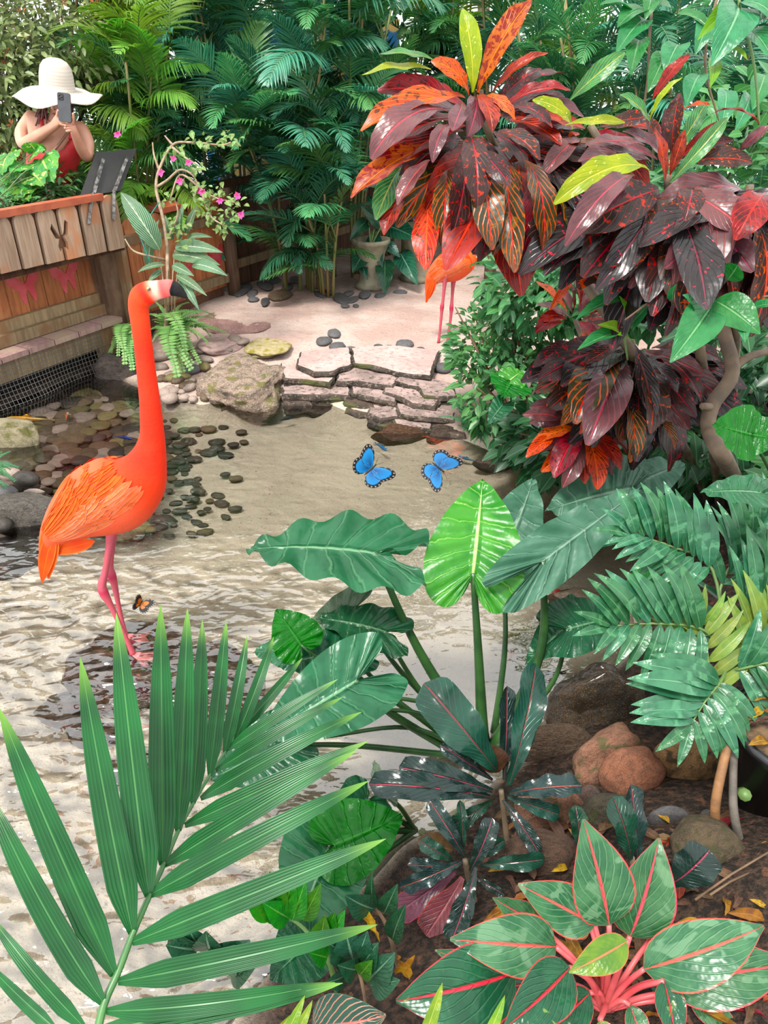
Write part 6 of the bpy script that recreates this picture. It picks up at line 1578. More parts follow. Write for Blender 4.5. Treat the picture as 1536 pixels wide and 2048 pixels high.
# ------------------------------------------------------------------ potted parlour palm at the right
M_PP = leaf_mat('parlour_palm_leaflet', (70, 124, 88), (48, 100, 68), mid=(110, 158, 120), midw=0.05, vein=(84, 140, 100), nv=2, vk=0.0, rough=0.28, trans=0.18, rv=0.14, rh=0.015, relief=0.25)
M_PPY = leaf_mat('yellowing_palm_leaflet', (140, 160, 78), (112, 142, 70), mid=(170, 180, 110), midw=0.05, rough=0.35, trans=0.2, rv=0.18, rh=0.02, relief=0.2, spot=(150, 104, 60), spotscale=8, spotthr=0.70)
PPL = {'p': [leaf_mesh('leaflet', M_PP, P_LANCE(0.13), 2, 12, 0.25, 0.5 + 0.3 * i, 0, 2, i) for i in range(3)], 'y': [leaf_mesh('leaflet', M_PPY, P_LANCE(0.125), 2, 12, 0.25, 0.4 + 0.3 * i, 0, 2, i) for i in range(3)]}
pp = thing('potted_palm', G(1470, 1600, 0.12), 'potted palm with broad arching fronds at the right edge', 'palm')
def hero_frond(parent, base, tip, n, Lu, Ll, au, al, key, seed, w=1.0, stalk=None, term=True):
    """frond from photo points (px,py,depth); au / al = turn of the leaflets from the rib on the two sides"""
    rr = random.Random(seed)
    b0, t0 = V(*base), V(*tip)
    fe = bpy.data.objects.new('frond', None); COL.objects.link(fe); fe.empty_display_size = 0.03
    fe.location = b0; fe.parent = parent; fe.matrix_parent_inverse = parent.matrix_basis.inverted()
    mid = b0.lerp(t0, 0.5) + Vector((0, 0, 0.015))
    mb = MB(); tube(mb, curve_pts(([stalk] if stalk is not None else []) + [b0, mid, t0], 5), 0.005, 0.002, 6); mb.build('rib', M_STALK, fe)
    dx, dy = tip[0] - base[0], tip[1] - base[1]; an = math.atan2(dy, dx)
    for k in range(n):
        q = (k + 0.5) / n
        px, py, dd = base[0] + dx * q, base[1] + dy * q, base[2] + (tip[2] - base[2]) * q
        p = b0.lerp(t0, q) + Vector((0, 0, 0.015 * 4 * q * (1 - q)))
        for sg, L, turn in ((1, Lu, au), (-1, Ll, al)):
            if L <= 0: continue
            a2 = an + sg * math.radians(turn * (1.1 - 0.45 * q)) + rr.uniform(-0.06, 0.06)
            LL = L * (0.72 + 0.5 * math.sin(math.pi * (0.15 + 0.7 * q))) * rr.uniform(0.9, 1.08) * (1 - 0.25 * q)
            tp = V(px + LL * math.cos(a2), py + LL * math.sin(a2), dd - 0.03 + rr.uniform(-0.02, 0.02))
            place('leaflet', rr.choice(PPL[key]), p, tp, TOCAM * 0.7 + Vector((rr.uniform(-.25, .25), 0, 0.7)), fe, ws=w)
    if term:
        for sg in (-1, 1):
            a2 = an + sg * 0.3
            place('leaflet', PPL[key][0], t0, V(tip[0] + Lu * 0.6 * math.cos(a2), tip[1] + Lu * 0.6 * math.sin(a2), tip[2] - 0.02), TOCAM * 0.7 + Vector((0, 0, 0.7)), fe, ws=w)
crown = V(1455, 1330, 1.82)
hero_frond(pp, (1425, 1140, 1.85), (1262, 1068, 1.80), 10, 132, 82, 62, 62, 'p', 1, 1.0, crown)
hero_frond(pp, (1410, 1262, 1.78), (1225, 1252, 1.72), 9, 138, 96, 62, 82, 'p', 2, 0.95, crown)
hero_frond(pp, (1442, 1362, 1.70), (1382, 1448, 1.62), 7, 150, 112, 75, 75, 'p', 3, 1.0, crown)
hero_frond(pp, (1425, 1400, 1.78), (1400, 1240, 1.80), 6, 120, 120, 60, 60, 'y', 4, 0.9, crown)
hero_frond(pp, (1465, 1360, 1.80), (1560, 1220, 1.85), 8, 130, 130, 45, 55, 'y', 5, 0.8, crown)
hero_frond(pp, (1470, 1340, 1.76), (1600, 1330, 1.7), 8, 140, 130, 60, 60, 'p', 6, 0.9, crown)
hero_frond(pp, (1440, 1180, 1.9), (1540, 1020, 1.95), 9, 130, 130, 40, 45, 'p', 7, 0.7, crown)
hero_frond(pp, (1480, 1250, 1.85), (1590, 1120, 1.8), 9, 150, 150, 40, 45, 'p', 8, 0.7, crown)
stems(pp, [[V(1455, 1330, 1.82), V(1462, 1480, 1.84), V(1478, 1570, 1.86), G(1490, 1590, 0.38)]], M_STALK, 0.010, 0.014)
# strap leaves at the far right edge
sl = thing('strap_leaf_plant', G(1530, 1250, 0.2), 'clump of long narrow green strap leaves at the right edge', 'plant')
STL = [leaf_mesh('leaf', M_PP, P_LANCE(0.055), 2, 14, 0.3, 0.8 + 0.5 * i) for i in range(3)]
rr = random.Random(31)
g0 = V(1525, 1300, 2.05)
for k in range(16):
    a = math.radians(rr.uniform(-165, -60)); L = rr.uniform(180, 330)
    place('leaf', rr.choice(STL), g0 + Vector((rr.uniform(-0.02, 0.02), rr.uniform(-0.02, 0.02), -0.1)), V(1525 + L * math.cos(a), 1300 + L * math.sin(a), 2.0 + rr.uniform(-0.12, 0.12)), Vector((0, -0.3, 1)), sl, ws=1.0)
# black nursery pot with dry leaves
M_POT = plain('black_plastic_pot', (26, 27, 30), 0.35, 0.1, 8)
pot = thing('plant_pot', G(1500, 1640, 0.16), 'black plastic nursery pot standing on the soil at the right edge', 'pot')
gp = G(1528, 1640, 0.16); gp.z = gh(gp.x, gp.y)
mb = MB(); lathe(mb, [(0.0, 0.0), (0.105, 0.0), (0.14, 0.20), (0.148, 0.20), (0.148, 0.225), (0.135, 0.225), (0.13, 0.19), (0.0, 0.19)], gp, 28); mb.build('body', M_POT, pot)
mb = MB(); lathe(mb, [(0.0, 0.205), (0.131, 0.195)], gp, 24); mb.build('soil', M_SOILB, pot)
M_LIT = {'y': leaf_mat('dry_leaf_yellow', (176, 132, 54), (130, 92, 44), mid=(200, 160, 90), rough=0.6, trans=0.2, rv=0.25), 'b': leaf_mat('dry_leaf_brown', (104, 76, 54), (80, 58, 42), mid=(130, 100, 76), rough=0.7, trans=0.1, rv=0.25), 'r': leaf_mat('dry_leaf_red', (150, 48, 36), (110, 40, 32), mid=(180, 90, 70), rough=0.6, trans=0.1, rv=0.25)}
LTL = {k: [leaf_mesh('fallen_leaf', m, P_LANCE(0.16), 2, 8, 0.5, 0.9, 0.04, 2, i, twist=0.8) for i in range(2)] for k, m in M_LIT.items()}
rr = random.Random(44)
for k in range(34):
    a, r = rr.uniform(0, 6.28), 0.125 * math.sqrt(rr.random())
    p = gp + Vector((r * math.cos(a), r * math.sin(a), 0.205 + 0.02 * rr.random())); d = Vector((rr.uniform(-1, 1), rr.uniform(-1, 1), 0.15)).normalized() * rr.uniform(0.05, 0.09)
    o = place('fallen_leaf', rr.choice(LTL['yyb'[k % 3]]), p, p + d, Vector((0, 0, 1)))
    tag(o, 'curled yellow brown dead leaf lying in the black pot', 'dead leaf', 'dead leaves in the black pot')
# two woody stems before the pot
pt = thing('bare_shrub', G(1455, 1740, 0.2), 'two bare woody stems leaning in front of the black pot', 'shrub')
stems(pt, [[G(1440, 1700, 0.2), V(1430, 1620, 1.62), V(1448, 1520, 1.62), V(1462, 1470, 1.64), V(1468, 1400, 1.70)]], plain('orange_bark', (160, 112, 66), 0.7, 0.2, 24, bump=0.4), 0.011, 0.009)
stems(pt, [[G(1495, 1745, 0.2), V(1470, 1640, 1.60), V(1466, 1560, 1.62), V(1472, 1440, 1.68)]], plain('grey_bark', (104, 96, 86), 0.8, 0.2, 30, bump=0.5), 0.010, 0.008)
# fallen leaves on the soil of the right bank
kinds = {'y': 'yellow dead leaf fallen on the soil of the right bank', 'b': 'brown dead leaf fallen on the soil of the right bank', 'r': 'red dead leaf fallen on the soil of the right bank'}
for k in range(150):
    px, py = rr.uniform(1010, 1536), rr.uniform(1620, 2040)
    g = G(px, py, 0.2); z = gh(g.x, g.y); g = G(px, py, z)
    if float(pond_sd(np.array([g.x]), np.array([g.y]))[0]) < 0.06: continue
    d = Vector((rr.uniform(-1, 1), rr.uniform(-1, 1), 0.1)).normalized() * rr.uniform(0.03, 0.075)
    kk = 'bbbbyyr'[k % 7]
    o = place('fallen_leaf', rr.choice(LTL[kk]), g + Vector((0, 0, 0.006)), g + d + Vector((0, 0, 0.012)), Vector((0, 0, 1)))
    tag(o, kinds[kk], 'dead leaf', 'fallen leaves on the right bank')
# grey twigs across the litter
for i, (a, c, lab) in enumerate([((1390, 1800), (1536, 1705), 'long thin bare twig leaning over the soil at the lower right'), ((1420, 1790), (1500, 1745), 'short thin bare twig beside the longer one at the lower right')]):
    mb = MB(); tube(mb, [V(a[0], a[1], 1.42), V((a[0] + c[0]) / 2, (a[1] + c[1]) / 2 - 4, 1.46), V(c[0], c[1], 1.5)], 0.0025, 0.002, 6)
    o = mb.build('twig', M_TWIG, None); tag(o, lab, 'twig')
# ================================================================== FERNS, FLOWERING TREE, PLANTER PLANTS
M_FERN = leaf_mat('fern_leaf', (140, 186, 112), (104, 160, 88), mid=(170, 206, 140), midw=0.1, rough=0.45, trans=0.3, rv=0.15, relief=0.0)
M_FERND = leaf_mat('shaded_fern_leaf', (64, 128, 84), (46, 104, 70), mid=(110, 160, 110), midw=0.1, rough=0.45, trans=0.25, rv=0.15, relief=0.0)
FERN = [frond_mesh('frond', (M_FERN, M_STALK), 70 + i, pairs=30, leaflet=0.14, width=0.0095, arch=1.5 + 0.5 * i, droop=0.1, vee=0.1, start=0.06, tipf=0.75, sweep=0.25) for i in range(3)]
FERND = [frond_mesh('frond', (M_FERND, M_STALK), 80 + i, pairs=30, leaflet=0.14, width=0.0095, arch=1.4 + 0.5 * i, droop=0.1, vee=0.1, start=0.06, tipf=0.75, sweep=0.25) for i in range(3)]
def fern(label, base, tips, meshes, seed, dz=-0.15):
    rr = random.Random(seed); d = depth_of(base); by_ = 1024 - FPX * (base - CAM).dot(UPV) / d
    t = thing('fern', base, label, 'fern')
    for (tx, ty) in [q for t_ in tips for q in (t_, (t_[0] + rr.uniform(-22, 22), t_[1] + rr.uniform(-18, 18)), (t_[0] + rr.uniform(-30, 30), t_[1] + rr.uniform(-24, 10)))]:
        tp = V(tx, ty, d + rr.uniform(dz, 0.02) - 0.0022 * max(0, ty - by_))
        if tp.z < 0.05: tp = G(tx, ty, rr.uniform(0.05, 0.10))
        place('frond', rr.choice(meshes), base + Vector((rr.uniform(-.03, .03), rr.uniform(-.03, .03), 0.04)), tp, Vector((rr.uniform(-.2, .2), -0.5, 1)), t, roll=rr.uniform(-.2, .2))
    return t
fb = G(345, 680, 0.12)
fern('green sword fern arching over the pebbles right of the flamingo neck', fb, [(450, 690), (420, 650), (440, 640), (395, 765), (370, 770), (385, 700), (300, 640), (318, 610), (405, 620), (355, 720), (300, 690)], FERN, 1)
fb2 = G(268, 690, 0.10)
fern('sword fern hanging over the dark boulder left of the flamingo neck', fb2, [(232, 745), (250, 755), (222, 690), (262, 740), (300, 745), (235, 665), (285, 640), (320, 735), (215, 715)], FERN, 2)
fb3 = G(955, 884, 0.05)
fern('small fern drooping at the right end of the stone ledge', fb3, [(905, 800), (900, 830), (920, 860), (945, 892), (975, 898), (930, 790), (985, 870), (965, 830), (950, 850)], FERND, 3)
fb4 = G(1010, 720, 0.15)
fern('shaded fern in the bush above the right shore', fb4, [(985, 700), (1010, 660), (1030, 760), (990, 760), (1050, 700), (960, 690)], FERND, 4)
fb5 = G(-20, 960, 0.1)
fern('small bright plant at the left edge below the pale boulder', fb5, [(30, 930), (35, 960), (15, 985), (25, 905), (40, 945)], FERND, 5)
# taro leaf in the bush on the right bank
tar = thing('taro_plant', G(1010, 860, 0.12), 'bright green heart shaped taro leaf in the bush on the right bank', 'plant')
big_leaf(tar, 'v', 'h', (1022, 765, 3.3), (1005, 795, 3.2), TOCAM + Vector((0, 0, 0.4)), 41, 1.3, G(1020, 860, 0.1), 0, (0.006, 0.004), droop=0.2, wave=0.05)
big_leaf(tar, 'b', 'h', (1020, 760, 3.3), (1045, 742, 3.35), TOCAM + Vector((0, 0, 0.6)), 42, 1.3, None, droop=0.2, wave=0.05)
big_leaf(tar, 'g', 'n', (1005, 810, 3.25), (975, 850, 3.2), TOCAM + Vector((0, 0, 0.4)), 43, 1.0, G(1020, 860, 0.1), 0, (0.006, 0.004), droop=0.3)

# ------------------------------------------------------------------ small flowering tree and the striped ginger leaves tied to it
M_PBARK = plain('pale_branch', (186, 162, 132), 0.8, 0.15, 20, bump=0.3, c2=(150, 124, 98))
DTR = 4.75
tb = G(330, 690, 0.1)
tree = thing('small_tree', tb, 'small pale branched tree with pink flowers before the fence', 'tree')
BR = [[tb, V(335, 560, DTR), V(332, 470, DTR), V(318, 405, DTR), V(312, 375, DTR), V(318, 340, DTR), V(345, 290, DTR), V(385, 285, DTR - 0.1), V(440, 290, DTR - 0.15), V(462, 285, DTR - 0.15)],
      [V(312, 375, DTR), V(335, 360, DTR), V(360, 340, DTR - 0.05), V(385, 350, DTR - 0.1), V(400, 375, DTR - 0.1), V(430, 395, DTR - 0.15), V(470, 405, DTR - 0.2)],
      [V(318, 340, DTR), V(308, 310, DTR), V(305, 285, DTR)], [V(345, 290, DTR), V(330, 272, DTR)], [V(345, 295, DTR), V(370, 315, DTR - .05), V(395, 330, DTR - .1)], [V(400, 375, DTR - .1), V(420, 430, DTR - .15), V(445, 450, DTR - .2)],
      [V(335, 520, DTR), V(290, 510, DTR - .1), V(265, 500, DTR - .1), V(250, 478, DTR - .1)], [V(400, 375, DTR - .1), V(360, 350, DTR - .05), V(340, 400, DTR - .05)], [V(335, 480, DTR), V(355, 430, DTR - .05), V(350, 400, DTR - .05)]]
for k, pts in enumerate(BR):
    mb = MB(); tube(mb, curve_pts(pts, 5), 0.014 if k == 0 else 0.009, 0.005 if k == 0 else 0.004, 7); mb.build('trunk' if k == 0 else 'branch', M_PBARK, tree)
M_TL = leaf_mat('tree_leaf', (150, 176, 110), (116, 150, 84), mid=(190, 200, 150), rough=0.4, trans=0.3, rv=0.2, relief=0.0)
TL = [leaf_mesh('leaf', M_TL, P_OVATE(0.26), 2, 6, 0.3, 0.5, 0, 2, i) for i in range(2)]
rr = random.Random(61)
for (cx, cy, n, sp_) in ((430, 280, 12, 28), (460, 275, 8, 20), (390, 280, 6, 20), (400, 385, 14, 30), (440, 390, 14, 28), (470, 400, 8, 20), (420, 430, 10, 25), (445, 455, 12, 20), (465, 435, 10, 20), (330, 400, 6, 16), (345, 455, 10, 26), (370, 470, 8, 26), (395, 335, 6, 16), (355, 300, 6, 20), (400, 410, 8, 20), (375, 365, 8, 20)):
    for k in range(int(n * 1.7)):
        px, py = cx + rr.gauss(0, sp_ * 0.5), cy + rr.gauss(0, sp_ * 0.4); a = rr.uniform(0, 6.28); L = rr.uniform(8, 14); d = DTR - 0.12 + rr.uniform(-0.12, 0.1)
        place('leaf', TL[k % 2], V(px, py, d), V(px + L * math.cos(a), py + L * math.sin(a) + 3, d + rr.uniform(-.04, .04)), Vector((rr.uniform(-.5, .5), -0.6, 1)), tree, ws=1.1)
M_PKFL = leaf_mat('pink_petal', (240, 120, 180), (226, 90, 160), rough=0.5, trans=0.2, rv=0.1, relief=0.0)
PF = leaf_mesh('petal', M_PKFL, P_OVATE(0.3), 2, 5, 0.1, 0.4)
for (px, py, n) in ((475, 392, 9), (482, 430, 8), (440, 402, 4), (360, 362, 5), (236, 268, 6), (347, 318, 3), (395, 380, 4), (405, 385, 4), (322, 345, 3), (378, 325, 3)):
    fl = bpy.data.objects.new('flower', None); COL.objects.link(fl); fl.location = V(px, py, DTR - 0.2); fl.empty_display_size = 0.02
    fl.parent = tree; fl.matrix_parent_inverse = tree.matrix_basis.inverted()
    for k in range(n + 2):
        a = 6.283 * k / (n + 2) + rr.uniform(-.3, .3); L = rr.uniform(6, 10); d = DTR - 0.2
        place('petal', PF, V(px, py, d), V(px + L * math.cos(a), py + L * math.sin(a), d - 0.015), TOCAM, fl)
M_GIN = leaf_mat('striped_ginger_leaf', (74, 124, 86), (54, 100, 68), mid=(206, 220, 190), midw=0.06, vein=(196, 214, 178), nv=11, vk=0.5, veinw=0.22, veinf=0.85, rough=0.35, trans=0.2, rv=0.1)
GIN = [leaf_mesh('leaf', M_GIN, P_LANCE(0.13), 3, 14, 0.3, 0.6 + 0.4 * i, 0.0, 2, i) for i in range(3)]
gin = thing('variegated_ginger', G(345, 680, 0.1), 'striped green and cream leaved plant tied up before the fence', 'plant')
for (bx, by, tx, ty, w) in ((320, 500, 242, 385, 1.3), (350, 495, 445, 505, 1.0), (345, 510, 440, 530, 1.1), (385, 530, 455, 552, 1.1), (345, 530, 388, 552, 1.2), (362, 480, 372, 405, 0.9), (372, 470, 395, 410, 1.0), (360, 560, 398, 620, 0.9), (352, 550, 414, 592, 0.8), (375, 480, 425, 475, 0.8), (330, 530, 275, 545, 0.9), (325, 540, 295, 565, 1.0), (355, 545, 380, 560, 1.2), (345, 480, 330, 430, 1.0), (300, 470, 262, 440, 1.2), (300, 540, 318, 440, 0.9)):
    d = DTR - 0.02 + rr.uniform(-0.1, 0.1)
    place('leaf', rr.choice(GIN), V(bx, by, d), V(tx, ty, d - 0.08), Vector((rr.uniform(-.3, .3), -1, 0.8)), gin, ws=w)
for dx in (-12, -4, 4, 11):
    mb = MB(); tube(mb, curve_pts([G(342 + dx * 0.5, 680, 0.1), V(340 + dx, 580, DTR), V(342 + dx * 2, 500, DTR)], 5), 0.006, 0.004, 6); mb.build('cane', M_PBARK, gin)
mb = MB(); tube(mb, [V(318, 405, DTR - 0.03), V(284, 455, DTR - 0.1)], 0.004, n=6); tube(mb, [V(275, 460, DTR - 0.1), V(300, 525, DTR - 0.1)], 0.004, n=6)
o = mb.build('tie_ribbon', plain('teal_ribbon', (30, 150, 140), 0.4), None); tag(o, 'teal ribbon tying the striped leaves to the small tree', 'ribbon')

# ------------------------------------------------------------------ plants in the planter box
M_POTH = leaf_mat('pothos_leaf', (110, 176, 78), (70, 146, 80), mid=(200, 216, 130), midw=0.06, spot=(226, 226, 150), spotscale=5, spotthr=0.6, rough=0.3, trans=0.25, rv=0.2)
PO = [cached(('po', i), lambda: lobed_mesh('leaf', M_POTH, HEART, nu=3, n=3, seed=i, droop=0.4)) for i in range(3)]
po = thing('pothos', F(0.1, -0.1, PL_Z), 'pothos with yellow green heart leaves at the left of the planter box', 'plant')
for (ax, ay, tx, ty) in ((70, 300, 55, 285), (65, 310, 90, 300), (85, 320, 108, 365), (30, 335, 12, 370), (45, 330, 20, 345), (40, 355, 62, 378), (70, 350, 88, 372), (20, 365, 35, 395), (55, 370, 35, 400), (8, 340, -10, 365), (15, 310, 5, 350), (40, 390, 58, 402), (10, 400, -8, 415), (25, 320, 25, 295), (60, 385, 45, 410)):
    a = V(ax, ay, 4.42 + rr.uniform(-.06, .1)); tp = V(tx, ty, 4.36 + rr.uniform(-.06, .06))
    place('leaf', rr.choice(PO), a, tp, Vector((rr.uniform(-.3, .3), -0.7, 1)), po, ws=1.0)
    mb = MB(); tube(mb, curve_pts([F(0.15 + (ax - 40) * 0.003, -0.08, PL_Z - 0.03), F(0.15 + (ax - 40) * 0.003, -0.05, PL_Z).lerp(a, 0.6) + Vector((0, 0, 0.02)), a], 4), 0.003, 0.0025, 5); mb.build('stalk', M_STALK, po)
M_BED = leaf_mat('bedding_leaf', (84, 130, 72), (54, 104, 58), mid=(140, 170, 110), rough=0.35, trans=0.2, rv=0.2, relief=0.0)
leafy('bedding_plant', 'bushy small leaved green plants filling the planter before the woman', 'plant', [(V(110, 368, 4.75), (0.16, 0.12, 0.10)), (V(145, 362, 4.9), (0.12, 0.12, 0.10)), (V(90, 385, 4.6), (0.14, 0.1, 0.07))], 700, M_BED, (0.04, 0.075), 71, twigs=14, base=tuple(V(118, 395, 4.75)), shape=0.2)
leafy('bedding_plant', 'small tangled bedding plants along the left rim of the planter', 'plant', [(V(40, 410, 4.35), (0.18, 0.08, 0.05)), (V(-10, 415, 4.2), (0.12, 0.08, 0.06)), (V(80, 402, 4.5), (0.12, 0.08, 0.05))], 420, M_BED, (0.03, 0.055), 72, twigs=10, base=tuple(V(40, 422, 4.35)), shape=0.2)

# ================================================================== BUTTERFLIES
FW = [(0.0, 0.04), (0.12, 0.24), (0.34, 0.50), (0.62, 0.68), (0.86, 0.72), (0.98, 0.62), (0.99, 0.46), (0.93, 0.28), (0.86, 0.12), (0.76, -0.04), (0.45, -0.10), (0.12, -0.06)]
HW = [(0.0, 0.04), (0.30, 0.10), (0.66, 0.06), (0.82, -0.10), (0.82, -0.32), (0.70, -0.52), (0.50, -0.64), (0.30, -0.64), (0.14, -0.50), (0.05, -0.26)]
def wing_mat(name, c1, c2, border, bw=0.70, spots=None):
    b = NB(name); uv = b.n('ShaderNodeUVMap').outputs[0]; sx = b.n('ShaderNodeSeparateXYZ'); b.link(uv, sx.inputs[0])
    c = b.mix(b.ss(sx.outputs[0], 0.0, 0.8), lin(c1), lin(c2))
    n = b.noise(b.coord(), 12, 2)
    e = b.math('ADD', sx.outputs[0], b.math('MULTIPLY_ADD', n, 0.16, -0.08))
    c = b.mix(b.ss(e, bw, bw + 0.07), c, lin(border))
    if spots:
        st = b.math('SINE', b.math('MULTIPLY', sx.outputs[1], 75.0))
        c = b.mix(b.math('MULTIPLY', b.ss(st, 0.3, 0.6), b.math('MULTIPLY', b.ss(sx.outputs[0], 0.88, 0.91), b.ss(sx.outputs[0], 0.98, 0.95))), c, lin(spots))
    return b.bsdf(c, 0.35, None, 0.5, trans=0.15)
def wing_mesh(name, outl, mat, n=3, root=(0.08, 0.02)):
    o = catmull(outl + [outl[0]], n)
    R = 5; vs, uv, fs = [], [], []
    m = len(o) - 1
    for r in range(R + 1):
        q = r / R
        for i in range(m):
            x, y = root[0] + (o[i][0] - root[0]) * q, root[1] + (o[i][1] - root[1]) * q
            vs.append((x, y, 0.03 * math.sin(3 * x))); uv.append((q, i / m))
    for r in range(R):
        for i in range(m):
            j = (i + 1) % m; fs.append((r * m + i, r * m + j, (r + 1) * m + j, (r + 1) * m + i))
    vs2 = [(x, y, z - 0.006) for x, y, z in vs]; k = len(vs)
    return mk(name, vs + vs2, fs + [tuple(i + k for i in f[::-1]) for f in fs], mat, uv + uv)
M_MOR = wing_mat('morpho_wing', (14, 84, 150), (26, 150, 226), (22, 18, 20), 0.77, (190, 176, 170))
M_HEL = wing_mat('orange_wing', (240, 130, 20), (236, 120, 24), (24, 20, 18), 0.50, (240, 236, 226))
M_BBODY = plain('insect_body', (28, 24, 22), 0.6)
WM = {k: (wing_mesh('forewing', FW, m), wing_mesh('hindwing', HW, m, root=(0.08, -0.02))) for k, m in (('m', M_MOR), ('h', M_HEL))}
def butterfly(label, px, py, d, size, key, head, fold_l, fold_r, up):
    """head = direction of the head, up = back of the insect; folds = how far each pair of wings is raised"""
    c = V(px, py, d)
    y = Vector(head).normalized(); z = Vector(up); z = (z - y * z.dot(y)).normalized(); x = y.cross(z)
    t = thing('butterfly', c, label, 'butterfly')
    B = Matrix(((x.x, y.x, z.x, c.x), (x.y, y.y, z.y, c.y), (x.z, y.z, z.z, c.z), (0, 0, 0, 1)))
    for sd, fold in ((1, fold_r), (-1, fold_l)):
        for k, nm in ((0, 'forewing'), (1, 'hindwing')):
            M = B @ Matrix.Rotation(-fold * sd, 4, 'Y') @ Matrix.Diagonal((sd * size, size, size, 1))
            ob(nm, WM[key][k], t, M)
    mb = MB(); pts = [B @ Vector((0, q * size, 0)) for q in (-0.42, -0.3, -0.1, 0.1, 0.2, 0.28, 0.32)]
    v, f, uv = loft(pts, [r * size for r in (0.01, 0.035, 0.045, 0.055, 0.04, 0.045, 0.01)], 8); mb.add(v, f, uv)
    for sd in (-1, 1):
        tube(mb, [B @ Vector((0.02 * sd * size, 0.3 * size, 0)), B @ Vector((0.10 * sd * size, 0.48 * size, 0.06 * size)), B @ Vector((0.16 * sd * size, 0.62 * size, 0.06 * size))], 0.008 * size, n=5)
    mb.build('body', M_BBODY, t)
PXV = lambda a: RGT * math.cos(math.radians(a)) - UPV * math.sin(math.radians(a))     # direction in the picture plane, 0 right, 90 down
butterfly('blue morpho butterfly with one wing raised, left of the pair over the water', 742, 938, 2.95, 0.088, 'm', PXV(-42), 0.35, -0.15, TOCAM)
butterfly('blue morpho butterfly with rounded wings, right of the pair over the water', 878, 936, 2.95, 0.085, 'm', PXV(40), 0.0, 0.05, TOCAM + RGT * 0.1)
butterfly('small orange and black butterfly over the water right of the flamingo legs', 282, 1206, 2.45, 0.042, 'h', PXV(-60), 1.2, 0.1, TOCAM)

# ================================================================== FISH
def fish_mat(name, c1, c2, sc=9, thr=0.5):
    b = NB(name); n = b.noise(b.coord(), sc, 2); return b.bsdf(b.mix(b.ss(n, thr, thr + 0.05), lin(c1), lin(c2)), 0.35)
def fish(label, px, py, ang, Lpx, mat, z=-0.045, fat=0.12):
    g = G(px, py, z); L = Lpx / FPX * depth_of(g)
    t = thing('fish', g, label, 'fish')
    a = math.radians(ang); H = Vector((math.cos(a), math.sin(a), 0)); S = Vector((-H.y, H.x, 0)); Z = Vector((0, 0, 1))
    prof = [(-0.5, 0.015), (-0.36, 0.03), (-0.2, 0.07), (0, 0.115), (0.18, 0.12), (0.34, 0.095), (0.45, 0.055), (0.5, 0.012)]
    pts = [g + H * (q * L) + S * (0.05 * L * math.sin(3.5 * q + 0.6)) for q, r in prof]
    mb = MB(); v, f, uv = loft(pts, [(r / 0.12 * fat * L * 1.1, r / 0.12 * fat * L * 0.8) for q, r in prof], 10, side=S); mb.add(v, f, uv); mb.build('body', mat, t)
    mb = MB(); e = pts[0]
    mb.add([e + H * 0.05 * L, e - H * 0.16 * L + S * 0.09 * L + Z * 0.02 * L, e - H * 0.09 * L, e - H * 0.17 * L - S * 0.07 * L - Z * 0.02 * L], [(0, 1, 2), (0, 2, 3)]); mb.build('tail', mat, t)
    for sd in (-1, 1):
        p = pts[5] + S * (sd * fat * L * 0.6)
        mb = MB(); mb.add([p, p - H * 0.08 * L + S * (sd * 0.13 * L), p - H * 0.14 * L + S * (sd * 0.06 * L)], [(0, 1, 2)]); mb.build('fin', mat, t)
    mb = MB(); q = pts[3] + Z * fat * L; mb.add([q + H * 0.1 * L, q - H * 0.02 * L + Z * 0.06 * L, q - H * 0.16 * L], [(0, 1, 2)]); mb.build('dorsal_fin', mat, t)
KOI_Y = fish_mat('yellow_koi', (248, 176, 30), (240, 196, 70)); KOI_W = fish_mat('white_koi', (244, 226, 214), (236, 206, 190)); KOI_O = fish_mat('orange_white_koi', (240, 120, 50), (244, 236, 226), 20)
BLUE_F = fish_mat('blue_fish', (40, 130, 196), (26, 100, 160)); DKBL = fish_mat('dark_blue_fish', (40, 66, 96), (28, 46, 66)); NAVY = fish_mat('navy_fish', (30, 70, 170), (20, 50, 130))
fish('slim yellow koi swimming by the pale boulder at the left', 55, 838, 172, 92, KOI_Y, -0.03, 0.07)
fish('orange and white fish among the pebbles near the fence', 135, 832, 95, 30, KOI_O, -0.03, 0.16)
fish('small navy blue fish left of the flamingo neck', 248, 876, -24, 40, NAVY, -0.03, 0.08)
fish('slate blue fish above the sand left of the ledge', 571, 838, 24, 36, DKBL, -0.04, 0.09)
fish('bright blue fish just above the left morpho butterfly', 762, 894, -62, 40, BLUE_F, -0.03, 0.09)
fish('pale blue fish right of the right morpho butterfly', 934, 917, 138, 42, fish_mat('pale_blue_fish', (90, 150, 196), (60, 120, 170)), -0.03, 0.07)
fish('white koi with a red head right of the elephant ear stalks', 1098, 1198, 62, 66, KOI_W, -0.03, 0.11)
mb = MB(); g = G(1117, 1182, 0.0)
fish('red capped fish head beside the white koi', 1112, 1184, 20, 22, fish_mat('red_fish', (226, 40, 40), (240, 60, 50)), -0.025, 0.22)
fish('pale yellow koi behind the tall right leaf stalk', 1030, 1268, 20, 95, fish_mat('pale_yellow_koi', (226, 206, 140), (214, 196, 150)), -0.05, 0.08)
fish('orange fish between the right leaf stalks', 1022, 1312, 60, 40, fish_mat('orange_fish', (246, 110, 40), (240, 130, 60)), -0.04, 0.12)
fish('orange koi glimpsed behind the bright green leaf', 985, 1170, 30, 70, fish_mat('amber_koi', (246, 160, 60), (240, 180, 100)), -0.04, 0.12)
fish('white and yellow koi below the rolled leaf at the right', 1105, 1395, 75, 90, fish_mat('white_yellow_koi', (236, 226, 206), (236, 180, 90), 7), -0.05, 0.1)
